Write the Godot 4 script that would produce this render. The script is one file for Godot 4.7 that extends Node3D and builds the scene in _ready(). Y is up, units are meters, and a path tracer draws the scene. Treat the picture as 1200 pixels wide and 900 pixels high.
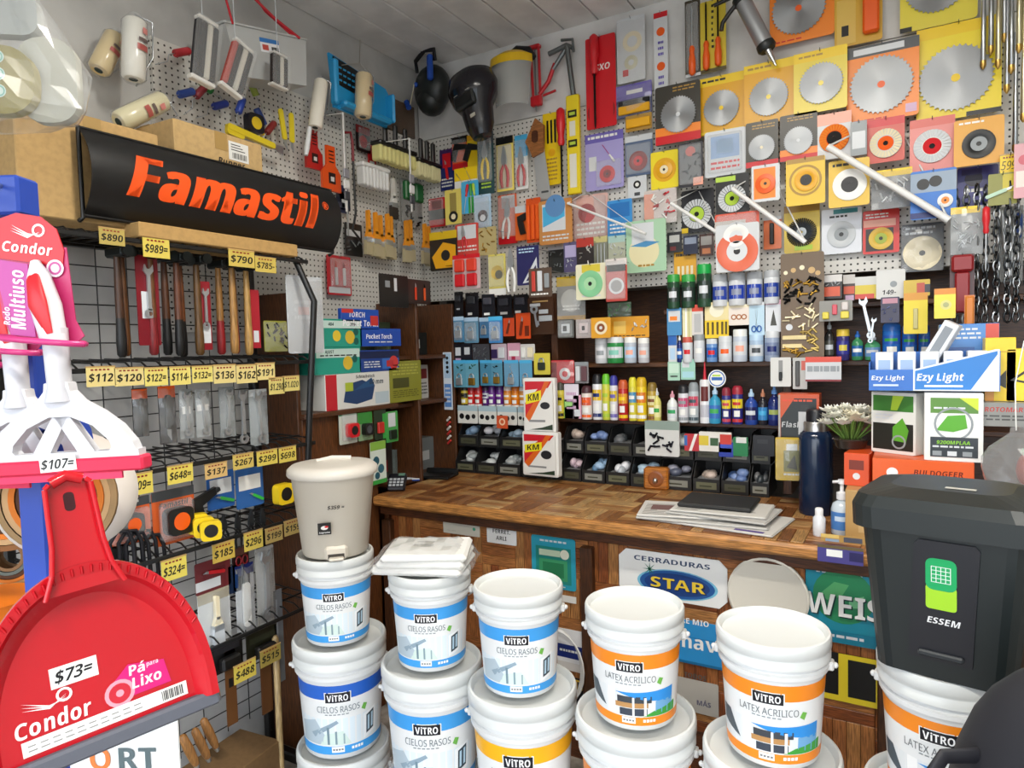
extends Node3D
# A small hardware shop: counter, stacked paint buckets, tool walls. Metres; the camera stands at the origin, y is up.

const PAL := {"w": "eeeeea", "k": "17181a", "y": "f0cc1e", "Y": "e6a91c", "o": "ee5f1c", "O": "f58a2e", "r": "cf2129", "R": "861a20", "b": "2462b4", "B": "18276b", "s": "4fb0de", "t": "1c9c86", "g": "3a9f45", "G": "1d5a32", "l": "b4d548", "p": "df4f96", "P": "cfa9c9", "u": "6e62b4", "v": "47285f", "n": "7a4a28", "N": "3d2416", "c": "eee2c0", "C": "c7a267", "a": "92989c", "A": "484d50", "m": "c3c8cc", "e": "d5d9dc", "q": "84c9b6", "h": "b7d4ec", "z": "ae883c", "i": "f2ab94", "x": "2b2d31", "j": "ffe873"}

class MB:
	var v := PackedVector3Array()
	var n := PackedVector3Array()
	var c := PackedColorArray()
	var col := Color.WHITE
	var xf := Transform3D.IDENTITY
	func paint(s) -> MB:
		col = s if s is Color else Color(PAL[s] if PAL.has(s) else s).srgb_to_linear()
		return self
	func tri(a, b, d, na, nb, nd):
		if (b - a).cross(d - a).dot(na + nb + nd) > 0.0:
			var t = b; b = d; d = t
			t = nb; nb = nd; nd = t
		v.append(xf * a); v.append(xf * b); v.append(xf * d)
		n.append((xf.basis * na).normalized()); n.append((xf.basis * nb).normalized()); n.append((xf.basis * nd).normalized())
		c.append(col); c.append(col); c.append(col)
	func quad(a, b, d, e, nn = null):
		var w = nn
		if w == null:
			w = (d - a).cross(e - b)
			w = w.normalized()
		tri(a, b, d, w, w, w); tri(a, d, e, w, w, w)
	func squad(a, b, d, e, na, nb, nd, ne):
		tri(a, b, d, na, nb, nd); tri(a, d, e, na, nd, ne)
	# box from centre and size with chamfered edges
	func box(ce: Vector3, s: Vector3, bev := 0.0):
		var h = s * 0.5
		bev = min(bev, min(h.x, min(h.y, h.z)) * 0.9)
		for ax in 3:
			for sg in [-1.0, 1.0]:
				var u = (ax + 1) % 3
				var w = (ax + 2) % 3
				var nn = Vector3.ZERO; nn[ax] = sg
				var q = []
				for k in [[-1, -1], [1, -1], [1, 1], [-1, 1]]:
					var p = Vector3.ZERO
					p[ax] = sg * h[ax]; p[u] = k[0] * (h[u] - bev); p[w] = k[1] * (h[w] - bev)
					q.append(ce + p)
				quad(q[0], q[1], q[2], q[3], nn)
		if bev > 0.0:
			for ax in 3:
				var u = (ax + 1) % 3
				var w = (ax + 2) % 3
				for su in [-1.0, 1.0]:
					for sw in [-1.0, 1.0]:
						var nn = Vector3.ZERO; nn[u] = su; nn[w] = sw; nn = nn.normalized()
						var q = []
						for k in [[-1, 0], [1, 0], [1, 1], [-1, 1]]:
							var p = Vector3.ZERO
							p[ax] = k[0] * (h[ax] - bev)
							p[u] = su * (h[u] - (0.0 if k[1] == 0 else bev)); p[w] = sw * (h[w] - (bev if k[1] == 0 else 0.0))
							q.append(ce + p)
						quad(q[0], q[1], q[2], q[3], nn)
			for sx in [-1.0, 1.0]:
				for sy in [-1.0, 1.0]:
					for sz in [-1.0, 1.0]:
						var nn = Vector3(sx, sy, sz).normalized()
						tri(ce + Vector3(sx * h.x, sy * (h.y - bev), sz * (h.z - bev)), ce + Vector3(sx * (h.x - bev), sy * h.y, sz * (h.z - bev)), ce + Vector3(sx * (h.x - bev), sy * (h.y - bev), sz * h.z), nn, nn, nn)
	# profile: [r, y] pairs turned about the y axis at o; oval scales z
	func lathe(o: Vector3, prof: Array, seg := 20, caps := true, oval := 1.0):
		var m = prof.size()
		var sn = []
		for i in m - 1:
			var d = Vector2(prof[i + 1][0] - prof[i][0], prof[i + 1][1] - prof[i][1])
			sn.append(Vector2(d.y, -d.x).normalized())
		for i in m - 1:
			var n0: Vector2 = sn[i]
			var n1: Vector2 = sn[i]
			if i > 0 and sn[i - 1].dot(sn[i]) > 0.6: n0 = (sn[i - 1] + sn[i]).normalized()
			if i < m - 2 and sn[i + 1].dot(sn[i]) > 0.6: n1 = (sn[i + 1] + sn[i]).normalized()
			for k in seg:
				var a0 = TAU * k / seg
				var a1 = TAU * (k + 1) / seg
				var c0 = Vector3(cos(a0), 0, sin(a0))
				var c1 = Vector3(cos(a1), 0, sin(a1))
				var S = Vector3(1, 1, oval)
				var p0 = o + (c0 * prof[i][0] + Vector3(0, prof[i][1], 0)) * S
				var p1 = o + (c1 * prof[i][0] + Vector3(0, prof[i][1], 0)) * S
				var p2 = o + (c1 * prof[i + 1][0] + Vector3(0, prof[i + 1][1], 0)) * S
				var p3 = o + (c0 * prof[i + 1][0] + Vector3(0, prof[i + 1][1], 0)) * S
				var q0 = c0 * n0.x + Vector3(0, n0.y, 0)
				var q1 = c1 * n0.x + Vector3(0, n0.y, 0)
				var q2 = c1 * n1.x + Vector3(0, n1.y, 0)
				var q3 = c0 * n1.x + Vector3(0, n1.y, 0)
				squad(p0, p1, p2, p3, q0, q1, q2, q3)
		if caps:
			for e in [[0, -1.0], [m - 1, 1.0]]:
				var r = prof[e[0]][0]
				if r > 0.0001:
					var nn = Vector3(0, e[1], 0)
					var y = prof[e[0]][1]
					for k in seg:
						tri(o + Vector3(0, y, 0), o + Vector3(cos(TAU * k / seg) * r, y, sin(TAU * k / seg) * r * oval), o + Vector3(cos(TAU * (k + 1) / seg) * r, y, sin(TAU * (k + 1) / seg) * r * oval), nn, nn, nn)
	# swept tube; r a number or an array; flat squeezes the section along side
	func tube(pts: Array, r, seg := 6, flat := 1.0, caps := true):
		var m = pts.size()
		var prev_u = null
		var rings = []
		var norms = []
		for i in m:
			var t: Vector3 = (pts[min(i + 1, m - 1)] - pts[max(i - 1, 0)]).normalized()
			var u: Vector3
			if prev_u == null:
				u = Vector3(0, 0, 1) if abs(t.z) < 0.9 else Vector3(1, 0, 0)
			else:
				u = prev_u
			u = (u - t * u.dot(t)).normalized()
			prev_u = u
			var w = t.cross(u)
			var rr = r[i] if r is Array else r
			var ring = []
			var nr = []
			for k in seg:
				var a = TAU * k / seg
				ring.append(pts[i] + u * cos(a) * rr * flat + w * sin(a) * rr)
				nr.append((u * cos(a) / max(flat, 0.05) + w * sin(a)).normalized())
			rings.append(ring); norms.append(nr)
		for i in m - 1:
			for k in seg:
				var k1 = (k + 1) % seg
				squad(rings[i][k], rings[i][k1], rings[i + 1][k1], rings[i + 1][k], norms[i][k], norms[i][k1], norms[i + 1][k1], norms[i + 1][k])
		if caps:
			for e in [[0, 1], [m - 1, m - 2]]:
				var nn = (pts[e[0]] - pts[e[1]]).normalized()
				for k in seg:
					tri(pts[e[0]], rings[e[0]][k], rings[e[0]][(k + 1) % seg], nn, nn, nn)
	func ball(o: Vector3, r, seg := 12, rows := 7):
		var R: Vector3 = r if r is Vector3 else Vector3(r, r, r)
		for i in rows:
			for k in seg:
				var q = []
				var w = []
				for e in [[i, k], [i, k + 1], [i + 1, k + 1], [i + 1, k]]:
					var la = PI * e[0] / rows
					var lo = TAU * e[1] / seg
					var d = Vector3(sin(la) * cos(lo), cos(la), sin(la) * sin(lo))
					q.append(o + d * R); w.append((d / R).normalized())
				squad(q[0], q[1], q[2], q[3], w[0], w[1], w[2], w[3])
	# extrude a polygon (Vector2 list) between z0 and z1
	func slab(poly, z0: float, z1: float, back := true):
		var P := PackedVector2Array(poly)
		if Geometry2D.is_polygon_clockwise(P): P.reverse()
		var id := Geometry2D.triangulate_polygon(P)
		for i in range(0, id.size(), 3):
			var a = P[id[i]]
			var b = P[id[i + 1]]
			var d = P[id[i + 2]]
			tri(Vector3(a.x, a.y, z1), Vector3(b.x, b.y, z1), Vector3(d.x, d.y, z1), Vector3.BACK, Vector3.BACK, Vector3.BACK)
			if back and z1 - z0 > 0.0:
				tri(Vector3(a.x, a.y, z0), Vector3(b.x, b.y, z0), Vector3(d.x, d.y, z0), Vector3.FORWARD, Vector3.FORWARD, Vector3.FORWARD)
		if z1 - z0 > 0.0:
			for i in P.size():
				var a = P[i]
				var b = P[(i + 1) % P.size()]
				quad(Vector3(a.x, a.y, z0), Vector3(b.x, b.y, z0), Vector3(b.x, b.y, z1), Vector3(a.x, a.y, z1), Vector3((b - a).y, -(b - a).x, 0).normalized())
	func flat(x0, y0, x1, y1, z):
		quad(Vector3(x0, y0, z), Vector3(x1, y0, z), Vector3(x1, y1, z), Vector3(x0, y1, z), Vector3.BACK)
	func ring(cx, cy, r0, r1, z, seg := 28, sy := 1.0):
		for k in seg:
			var a = Vector3(cos(TAU * k / seg), sin(TAU * k / seg) * sy, 0)
			var b = Vector3(cos(TAU * (k + 1) / seg), sin(TAU * (k + 1) / seg) * sy, 0)
			var o = Vector3(cx, cy, z)
			if r0 > 0.0:
				quad(o + a * r0, o + a * r1, o + b * r1, o + b * r0, Vector3.BACK)
			else:
				tri(o, o + a * r1, o + b * r1, Vector3.BACK, Vector3.BACK, Vector3.BACK)
	func crumple(amp: float, f: float):
		for i in v.size():
			var p = v[i]
			v[i] = p + Vector3(sin(p.y * f + p.z * f * 1.7), sin(p.x * f * 1.3 + p.z * f) * 0.6, sin(p.x * f * 1.9 + p.y * f * 0.8 + 1.0)) * amp * 0.5 + Vector3(sin(p.y * f * 3.1 + p.x * f * 2.3), 0.0, sin(p.x * f * 2.7 + p.z * f * 3.3)) * amp * 0.25
		for i in range(0, v.size(), 3):
			var nn = (v[i + 2] - v[i]).cross(v[i + 1] - v[i]).normalized()
			n[i] = nn; n[i + 1] = nn; n[i + 2] = nn
	func empty() -> bool: return v.is_empty()
	func mesh(mat) -> ArrayMesh:
		var arr = []
		arr.resize(Mesh.ARRAY_MAX)
		arr[Mesh.ARRAY_VERTEX] = v; arr[Mesh.ARRAY_NORMAL] = n; arr[Mesh.ARRAY_COLOR] = c
		var me := ArrayMesh.new()
		me.add_surface_from_arrays(Mesh.PRIMITIVE_TRIANGLES, arr)
		me.surface_set_material(0, mat)
		return me

var MT := {}
var used := {}
var fonts := {}
var glyphs := {}
var rng := RandomNumberGenerator.new()

func pal(s) -> Color:
	return Color(PAL[s] if PAL.has(s) else s)
func rr(a: float, b: float) -> float: return rng.randf_range(a, b)
func rect2(x0, y0, x1, y1, r := 0.0, seg := 3) -> PackedVector2Array:
	var P := PackedVector2Array()
	r = min(r, min(x1 - x0, y1 - y0) * 0.49)
	if r <= 0.0:
		return PackedVector2Array([Vector2(x0, y0), Vector2(x1, y0), Vector2(x1, y1), Vector2(x0, y1)])
	for q in [[x1 - r, y0 + r, -PI / 2], [x1 - r, y1 - r, 0.0], [x0 + r, y1 - r, PI / 2], [x0 + r, y0 + r, PI]]:
		for k in seg + 1:
			var a = q[2] + PI / 2 * k / seg
			P.append(Vector2(q[0] + cos(a) * r, q[1] + sin(a) * r))
	return P
func numbered(s: String) -> String:
	if not used.has(s):
		used[s] = 0
		return s
	used[s] += 1
	return "%s_%03d" % [s, used[s]]
func tag(o, label, category, group = ""):
	o.set_meta("label", label); o.set_meta("category", category)
	if group != "": o.set_meta("group", group)
	return o
func thing(called, label, category, at = Vector3.ZERO, turn = 0.0, group = "") -> Node3D:
	var o := Node3D.new()
	o.name = numbered(called)
	add_child(o)
	o.position = at; o.rotation.y = turn
	tag(o, label, category, group)
	return o
func part(parent: Node3D, called: String, mb: MB, mat, label = "") -> MeshInstance3D:
	var o := MeshInstance3D.new()
	o.name = called
	if mb.empty(): mb.flat(0, 0, 0.001, 0.001, 0)
	o.mesh = mb.mesh(MT[mat] if mat is String else mat)
	parent.add_child(o, true)
	if label != "": o.set_meta("label", label)
	return o
func share(parent: Node3D, called: String, me: Mesh, tr: Transform3D) -> MeshInstance3D:
	var o := MeshInstance3D.new()
	o.name = called; o.mesh = me; o.transform = tr
	parent.add_child(o, true)
	return o
func structure(called, mb: MB = null, mat = "plaster") -> Node3D:
	var o
	if mb == null: o = Node3D.new()
	else:
		o = MeshInstance3D.new()
		o.mesh = mb.mesh(MT[mat])
	o.name = called
	add_child(o)
	o.set_meta("kind", "structure")
	return o
func copy(o: Node3D, label = "") -> Node3D:
	var c = o.duplicate()
	c.name = numbered(String(o.name).rstrip("0123456789").rstrip("_"))
	add_child(c)
	if label != "": c.set_meta("label", label)
	return c

# lettering: triangles of a string, centred, capital height about 1
func letters(s: String, bold := true, serif := false) -> PackedVector2Array:
	var key = s + str(bold) + str(serif)
	if glyphs.has(key): return glyphs[key]
	var fk = str(bold) + str(serif)
	if not fonts.has(fk):
		var f := SystemFont.new()
		f.font_names = PackedStringArray(["Droid Serif" if serif else "Droid Sans"])
		f.font_weight = 700 if bold else 400
		fonts[fk] = f
	var t := TextMesh.new()
	t.font = fonts[fk]; t.text = s; t.font_size = 32; t.pixel_size = 0.0434; t.depth = 0.0; t.curve_step = 3.0
	var out := PackedVector2Array()
	var a = t.get_mesh_arrays()
	var V = a[Mesh.ARRAY_VERTEX]
	var I = a[Mesh.ARRAY_INDEX]
	if I != null and I.size() > 0:
		for i in I: out.append(Vector2(V[i].x, V[i].y))
	elif V != null:
		for p in V: out.append(Vector2(p.x, p.y))
	glyphs[key] = out
	return out
# write s centred at (x, y) with capital height h on the plane z (wide: width of the whole string if > 0)
func write(mb: MB, s: String, x, y, h, z, colr, wide := 0.0, slant := 0.0, turn := 0.0, bold := true, serif := false):
	var L = letters(s, bold, serif)
	if L.is_empty(): return
	mb.paint(colr)
	var sx = h
	if wide > 0.0:
		var lo = 1e9
		var hi = -1e9
		for p in L:
			lo = min(lo, p.x); hi = max(hi, p.x)
		sx = wide / (hi - lo)
	for i in range(0, L.size() - 2, 3):
		var q = []
		for k in 3:
			var p = Vector2(L[i + k].x * sx + L[i + k].y * h * slant, L[i + k].y * h).rotated(turn)
			q.append(Vector3(x + p.x, y + p.y, z))
		mb.tri(q[0], q[1], q[2], Vector3.BACK, Vector3.BACK, Vector3.BACK)
# the same through a mapping (u, v) -> [point, normal]
func write_on(mb: MB, s: String, u, vv, h, f: Callable, colr, wide := 0.0, slant := 0.0, bold := true):
	var L = letters(s, bold)
	if L.is_empty(): return
	mb.paint(colr)
	var sx = h
	if wide > 0.0:
		var lo = 1e9
		var hi = -1e9
		for p in L:
			lo = min(lo, p.x); hi = max(hi, p.x)
		sx = wide / (hi - lo)
	for i in range(0, L.size() - 2, 3):
		var todo = [[L[i], L[i + 1], L[i + 2]]]
		while todo.size() > 0:
			var t = todo.pop_back()
			var far = 0
			var dm = 0.0
			for k in 3:
				var dd = abs(t[k].y - t[(k + 1) % 3].y) + abs(t[k].x - t[(k + 1) % 3].x) * 0.3
				if dd > dm:
					dm = dd; far = k
			if dm * h > 0.02:
				var a = t[far]
				var b = t[(far + 1) % 3]
				var o = t[(far + 2) % 3]
				todo.append([a, (a + b) / 2, o]); todo.append([(a + b) / 2, b, o])
				continue
			var q = []
			for k in 3: q.append(f.call(u + t[k].x * sx + t[k].y * h * slant, vv + t[k].y * h))
			mb.tri(q[0][0], q[1][0], q[2][0], q[0][1], q[1][1], q[2][1])

func vmat(rough: float, metal := 0.0, coat := 0.0) -> StandardMaterial3D:
	var m := StandardMaterial3D.new()
	m.vertex_color_use_as_albedo = true
	m.roughness = rough; m.metallic = metal
	if coat > 0.0:
		m.clearcoat_enabled = true; m.clearcoat = coat; m.clearcoat_roughness = 0.12
	return m
func noise_tex(seed_: int, freq: float, w: int, h: int, lo: float, hi: float, octaves := 4, sx := 1, sy := 1) -> ImageTexture:
	var f := FastNoiseLite.new()
	f.seed = seed_; f.frequency = freq; f.fractal_octaves = octaves
	var im := f.get_seamless_image(w / sx, h / sy)
	im.convert(Image.FORMAT_RGB8)
	if sx > 1 or sy > 1: im.resize(w, h, Image.INTERPOLATE_CUBIC)
	for y in h:
		for x in w:
			var k = lerp(lo, hi, im.get_pixel(x, y).r)
			im.set_pixel(x, y, Color(k, k, k))
	return ImageTexture.create_from_image(im)
func tri_mat(m: StandardMaterial3D, sc: Vector3, world := false):
	m.uv1_triplanar = true; m.uv1_world_triplanar = world; m.uv1_scale = sc
	return m
func materials():
	MT.print = vmat(0.32)
	MT.matte = vmat(0.85)
	MT.plastic = vmat(0.38)
	MT.gloss = vmat(0.16)
	MT.steel = vmat(0.3, 1.0)
	MT.satin = vmat(0.42, 0.85)
	MT.rubber = vmat(0.6)
	var clear := StandardMaterial3D.new()
	clear.transparency = BaseMaterial3D.TRANSPARENCY_ALPHA
	clear.albedo_color = Color(0.95, 0.97, 0.98, 0.13); clear.roughness = 0.08
	MT.clear = clear
	var film := StandardMaterial3D.new()
	film.transparency = BaseMaterial3D.TRANSPARENCY_ALPHA
	film.albedo_color = Color(0.85, 0.86, 0.86, 0.15); film.roughness = 0.22
	MT.film = film
	var visor := clear.duplicate()
	visor.albedo_color = Color(0.72, 0.73, 0.72, 0.55)
	MT.visor = visor
	var grain = noise_tex(5, 0.03, 256, 256, 0.55, 1.15, 4, 1, 1)
	var wood = vmat(0.42)
	wood.albedo_texture = grain
	tri_mat(wood, Vector3(1.6, 22, 22)); MT.wood = wood
	var woodv = vmat(0.45)
	woodv.albedo_texture = grain
	tri_mat(woodv, Vector3(22, 1.6, 22)); MT.wood_up = woodv
	var board = vmat(0.9)
	board.albedo_texture = noise_tex(8, 0.05, 256, 256, 0.93, 1.04, 4)
	tri_mat(board, Vector3(3, 3, 3)); MT.cardboard = board
	var plaster = vmat(0.75)
	plaster.albedo_texture = noise_tex(9, 0.012, 256, 256, 0.88, 1.05, 5)
	tri_mat(plaster, Vector3(0.8, 0.8, 0.8)); MT.plaster = plaster
	var fl = vmat(0.5)
	fl.albedo_texture = noise_tex(10, 0.03, 256, 256, 0.6, 1.15, 5)
	tri_mat(fl, Vector3(1.2, 1.2, 1.2)); MT.floor = fl
	# pegboard: a white sheet drilled with a grid of small holes
	var im := Image.create(64, 64, true, Image.FORMAT_RGB8)
	im.fill(Color(1, 1, 1))
	for y in 64:
		for x in 64:
			var d = Vector2(x - 31.5, y - 31.5).length()
			if d < 9.5: im.set_pixel(x, y, Color(0.16, 0.15, 0.14))
			elif d < 11.5: im.set_pixel(x, y, Color(0.72, 0.72, 0.7))
	im.generate_mipmaps()
	var peg = vmat(0.5)
	peg.albedo_texture = ImageTexture.create_from_image(im)
	tri_mat(peg, Vector3(40, 40, 40)); MT.pegboard = peg
	var wicker := vmat(0.8)
	wicker.rim_enabled = true; wicker.rim = 0.08
	MT.pile = wicker

# ---------- packaged goods ----------
var unit_blade: ArrayMesh
func blade_mesh() -> ArrayMesh:
	if unit_blade: return unit_blade
	var v := PackedVector3Array()
	var n := PackedVector3Array()
	var t := PackedVector2Array()
	var teeth = 40
	for k in teeth:
		var a = TAU * k / teeth
		var b = TAU * (k + 1) / teeth
		var m = a + (b - a) * 0.35
		var pts = [[0.09, a, 0.93, a, 0.93, b], [0.09, a, 0.93, b, 0.09, b], [0.93, a, 1.0, m, 0.93, m + (b - a) * 0.3]]
		for q in pts:
			for z in [0.0015, -0.0]:
				var T = []
				for i in 3: T.append([Vector3(cos(q[i * 2 + 1]) * q[i * 2], sin(q[i * 2 + 1]) * q[i * 2], z), Vector2(q[i * 2 + 1] / TAU, q[i * 2])])
				var nn = Vector3(0, 0, 1 if z > 0 else -1)
				if (T[1][0] - T[0][0]).cross(T[2][0] - T[0][0]).dot(nn) > 0: T = [T[0], T[2], T[1]]
				for e in T:
					v.append(e[0]); n.append(nn); t.append(e[1])
	var arr = []
	arr.resize(Mesh.ARRAY_MAX)
	arr[Mesh.ARRAY_VERTEX] = v; arr[Mesh.ARRAY_NORMAL] = n; arr[Mesh.ARRAY_TEX_UV] = t
	unit_blade = ArrayMesh.new()
	unit_blade.add_surface_from_arrays(Mesh.PRIMITIVE_TRIANGLES, arr)
	var bm := StandardMaterial3D.new()
	bm.albedo_color = Color(0.6, 0.61, 0.62); bm.metallic = 0.8; bm.roughness = 0.45
	bm.anisotropy_enabled = true; bm.anisotropy = 0.75
	unit_blade.surface_set_material(0, bm)
	return unit_blade

# a hand tool along +y, length L, centred at the origin, lying on z = 0; returns nothing, adds parts to o
func tool(o: Node3D, kind: String, L: float, tr: Transform3D, ca: String, cb: String):
	var g := MB.new()
	var s := MB.new()
	g.xf = tr; s.xf = tr
	g.paint(ca); s.paint(cb)
	var nm = "handle"
	var sm = "head"
	var gm = "plastic"
	var stl = "satin"
	var k = L
	match kind:
		"pl":
			for e in [-1, 1]:
				g.tube([Vector3(e * 0.02 * k, 0.06 * k, 0.008), Vector3(e * 0.085 * k, -0.1 * k, 0.008), Vector3(e * 0.1 * k, -0.3 * k, 0.008), Vector3(e * 0.07 * k, -0.5 * k, 0.008)], [0.026 * k, 0.04 * k, 0.042 * k, 0.032 * k], 6, 0.8)
				s.slab([Vector2(0, 0.0), Vector2(e * 0.075 * k, 0.08 * k), Vector2(e * 0.08 * k, 0.2 * k), Vector2(e * 0.02 * k, 0.48 * k), Vector2(0, 0.5 * k)], 0.003, 0.012)
			s.xf = tr * Transform3D(Basis.IDENTITY, Vector3(0, 0.08 * k, 0)); s.xf = tr
			s.ring(0, 0.1 * k, 0, 0.045 * k, 0.0135, 12)
			sm = "jaws"
		"sd":
			g.xf = tr * Transform3D(Basis.IDENTITY, Vector3(0, 0, 0.05 * k))
			s.xf = g.xf
			g.lathe(Vector3(0, -0.5 * k, 0), [[0.02 * k, 0], [0.05 * k, 0.03 * k], [0.055 * k, 0.2 * k], [0.035 * k, 0.32 * k], [0.045 * k, 0.38 * k], [0.03 * k, 0.42 * k]], 8)
			s.lathe(Vector3(0, -0.1 * k, 0), [[0.013 * k, 0], [0.013 * k, 0.55 * k], [0.006 * k, 0.6 * k]], 6)
			sm = "shaft"
		"wr":
			s.slab([Vector2(-0.035, -0.35) * k, Vector2(0.035, -0.35) * k, Vector2(0.03, 0.3) * k, Vector2(0.1, 0.38) * k, Vector2(0.09, 0.5) * k, Vector2(0.03, 0.42) * k, Vector2(-0.03, 0.42) * k, Vector2(-0.06, 0.5) * k, Vector2(-0.09, 0.38) * k, Vector2(-0.03, 0.3) * k], 0.002, 0.002 + 0.04 * k)
			s.ring(0, -0.41 * k, 0.04 * k, 0.09 * k, 0.002 + 0.04 * k, 14)
			s.ring(0, -0.41 * k, 0.04 * k, 0.09 * k, 0.002, 14)
			nm = ""; sm = "wrench"
		"bt":
			s.xf = tr * Transform3D(Basis.IDENTITY, Vector3(0, 0, 0.04 * k))
			s.lathe(Vector3(0, -0.5 * k, 0), [[0.03 * k, 0], [0.03 * k, 0.9 * k], [0.002, 1.0 * k]], 6)
			nm = ""; sm = "drill_bit"
		"kn":
			g.slab(rect2(-0.07 * k, -0.5 * k, 0.07 * k, 0.25 * k, 0.06 * k), 0.002, 0.03 * k + 0.004)
			s.slab([Vector2(-0.045, 0.24) * k, Vector2(0.045, 0.24) * k, Vector2(0.045, 0.36) * k, Vector2(-0.045, 0.5) * k], 0.004, 0.006)
			sm = "blade"
		"pd":
			g.box(Vector3(0, -0.18 * k, 0.1 * k), Vector3(0.62, 0.6, 0.2) * k, 0.05 * k)
			var P = []
			for i in 9: P.append(Vector3(-cos(PI * i / 8) * 0.2 * k, 0.2 * k + sin(PI * i / 8) * 0.24 * k, 0.1 * k))
			P.push_front(Vector3(-0.2 * k, 0.1 * k, 0.1 * k)); P.append(Vector3(0.2 * k, 0.1 * k, 0.1 * k))
			s.tube(P, 0.055 * k, 6)
			nm = "body"; sm = "shackle"; gm = "satin"
		"ky":
			s.ring(0, 0.3 * k, 0.08 * k, 0.2 * k, 0.004, 12)
			s.slab(rect2(-0.05 * k, -0.5 * k, 0.05 * k, 0.12 * k), 0.002, 0.005)
			s.slab(rect2(0.05 * k, -0.45 * k, 0.13 * k, -0.25 * k), 0.002, 0.005)
			nm = ""; sm = "key"
		"br":
			g.slab(rect2(-0.045 * k, 0.0, 0.045 * k, 0.5 * k, 0.04 * k), 0.004, 0.02)
			g.slab([Vector2(-0.11, -0.12) * k, Vector2(0.11, -0.12) * k, Vector2(0.045, 0.06) * k, Vector2(-0.045, 0.06) * k], 0.004, 0.02)
			s.slab([Vector2(-0.13, -0.5) * k, Vector2(0.13, -0.5) * k, Vector2(0.115, -0.18) * k, Vector2(-0.115, -0.18) * k], 0.002, 0.022)
			var f := MB.new()
			f.xf = tr; f.paint("m")
			f.slab(rect2(-0.115 * k, -0.22 * k, 0.115 * k, -0.11 * k), 0.001, 0.024)
			part(o, "ferrule", f, "satin")
			sm = "bristles"; stl = "matte"
		"tm":
			g.slab(rect2(-0.42 * k, -0.42 * k, 0.42 * k, 0.42 * k, 0.18 * k), 0.002, 0.4 * k)
			s.ring(0, 0, 0, 0.28 * k, 0.4 * k + 0.0006, 18)
			s.box(Vector3(0.4 * k, -0.36 * k, 0.2 * k), Vector3(0.2, 0.08, 0.2) * k)
			nm = "case"; sm = "label"; stl = "print"
		"sc":
			for e in [-1, 1]:
				var P = []
				for i in 11: P.append(Vector3(e * 0.11 * k + cos(TAU * i / 10) * 0.09 * k, -0.36 * k + sin(TAU * i / 10) * 0.13 * k, 0.006))
				g.tube(P, 0.025 * k, 5)
				s.slab([Vector2(e * 0.06, -0.25) * k, Vector2(e * 0.02, -0.25) * k, Vector2(-e * 0.05, 0.5) * k, Vector2(-e * 0.01, 0.0) * k], 0.003 + 0.002 * (e + 1), 0.006 + 0.002 * (e + 1))
			sm = "blades"
		"gun":
			g.slab([Vector2(-0.4, 0.05) * k, Vector2(0.45, 0.18) * k, Vector2(0.5, 0.4) * k, Vector2(-0.3, 0.42) * k], 0.004, 0.05 * k + 0.012)
			g.slab([Vector2(-0.4, 0.1) * k, Vector2(-0.1, 0.1) * k, Vector2(-0.18, -0.5) * k, Vector2(-0.45, -0.45) * k], 0.004, 0.05 * k + 0.01)
			s.slab(rect2(0.45 * k, 0.22 * k, 0.6 * k, 0.34 * k), 0.008, 0.02)
			nm = "body"; sm = "nozzle"
	if nm != "": part(o, nm, g, gm)
	if not s.empty(): part(o, sm, s, stl)

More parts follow.
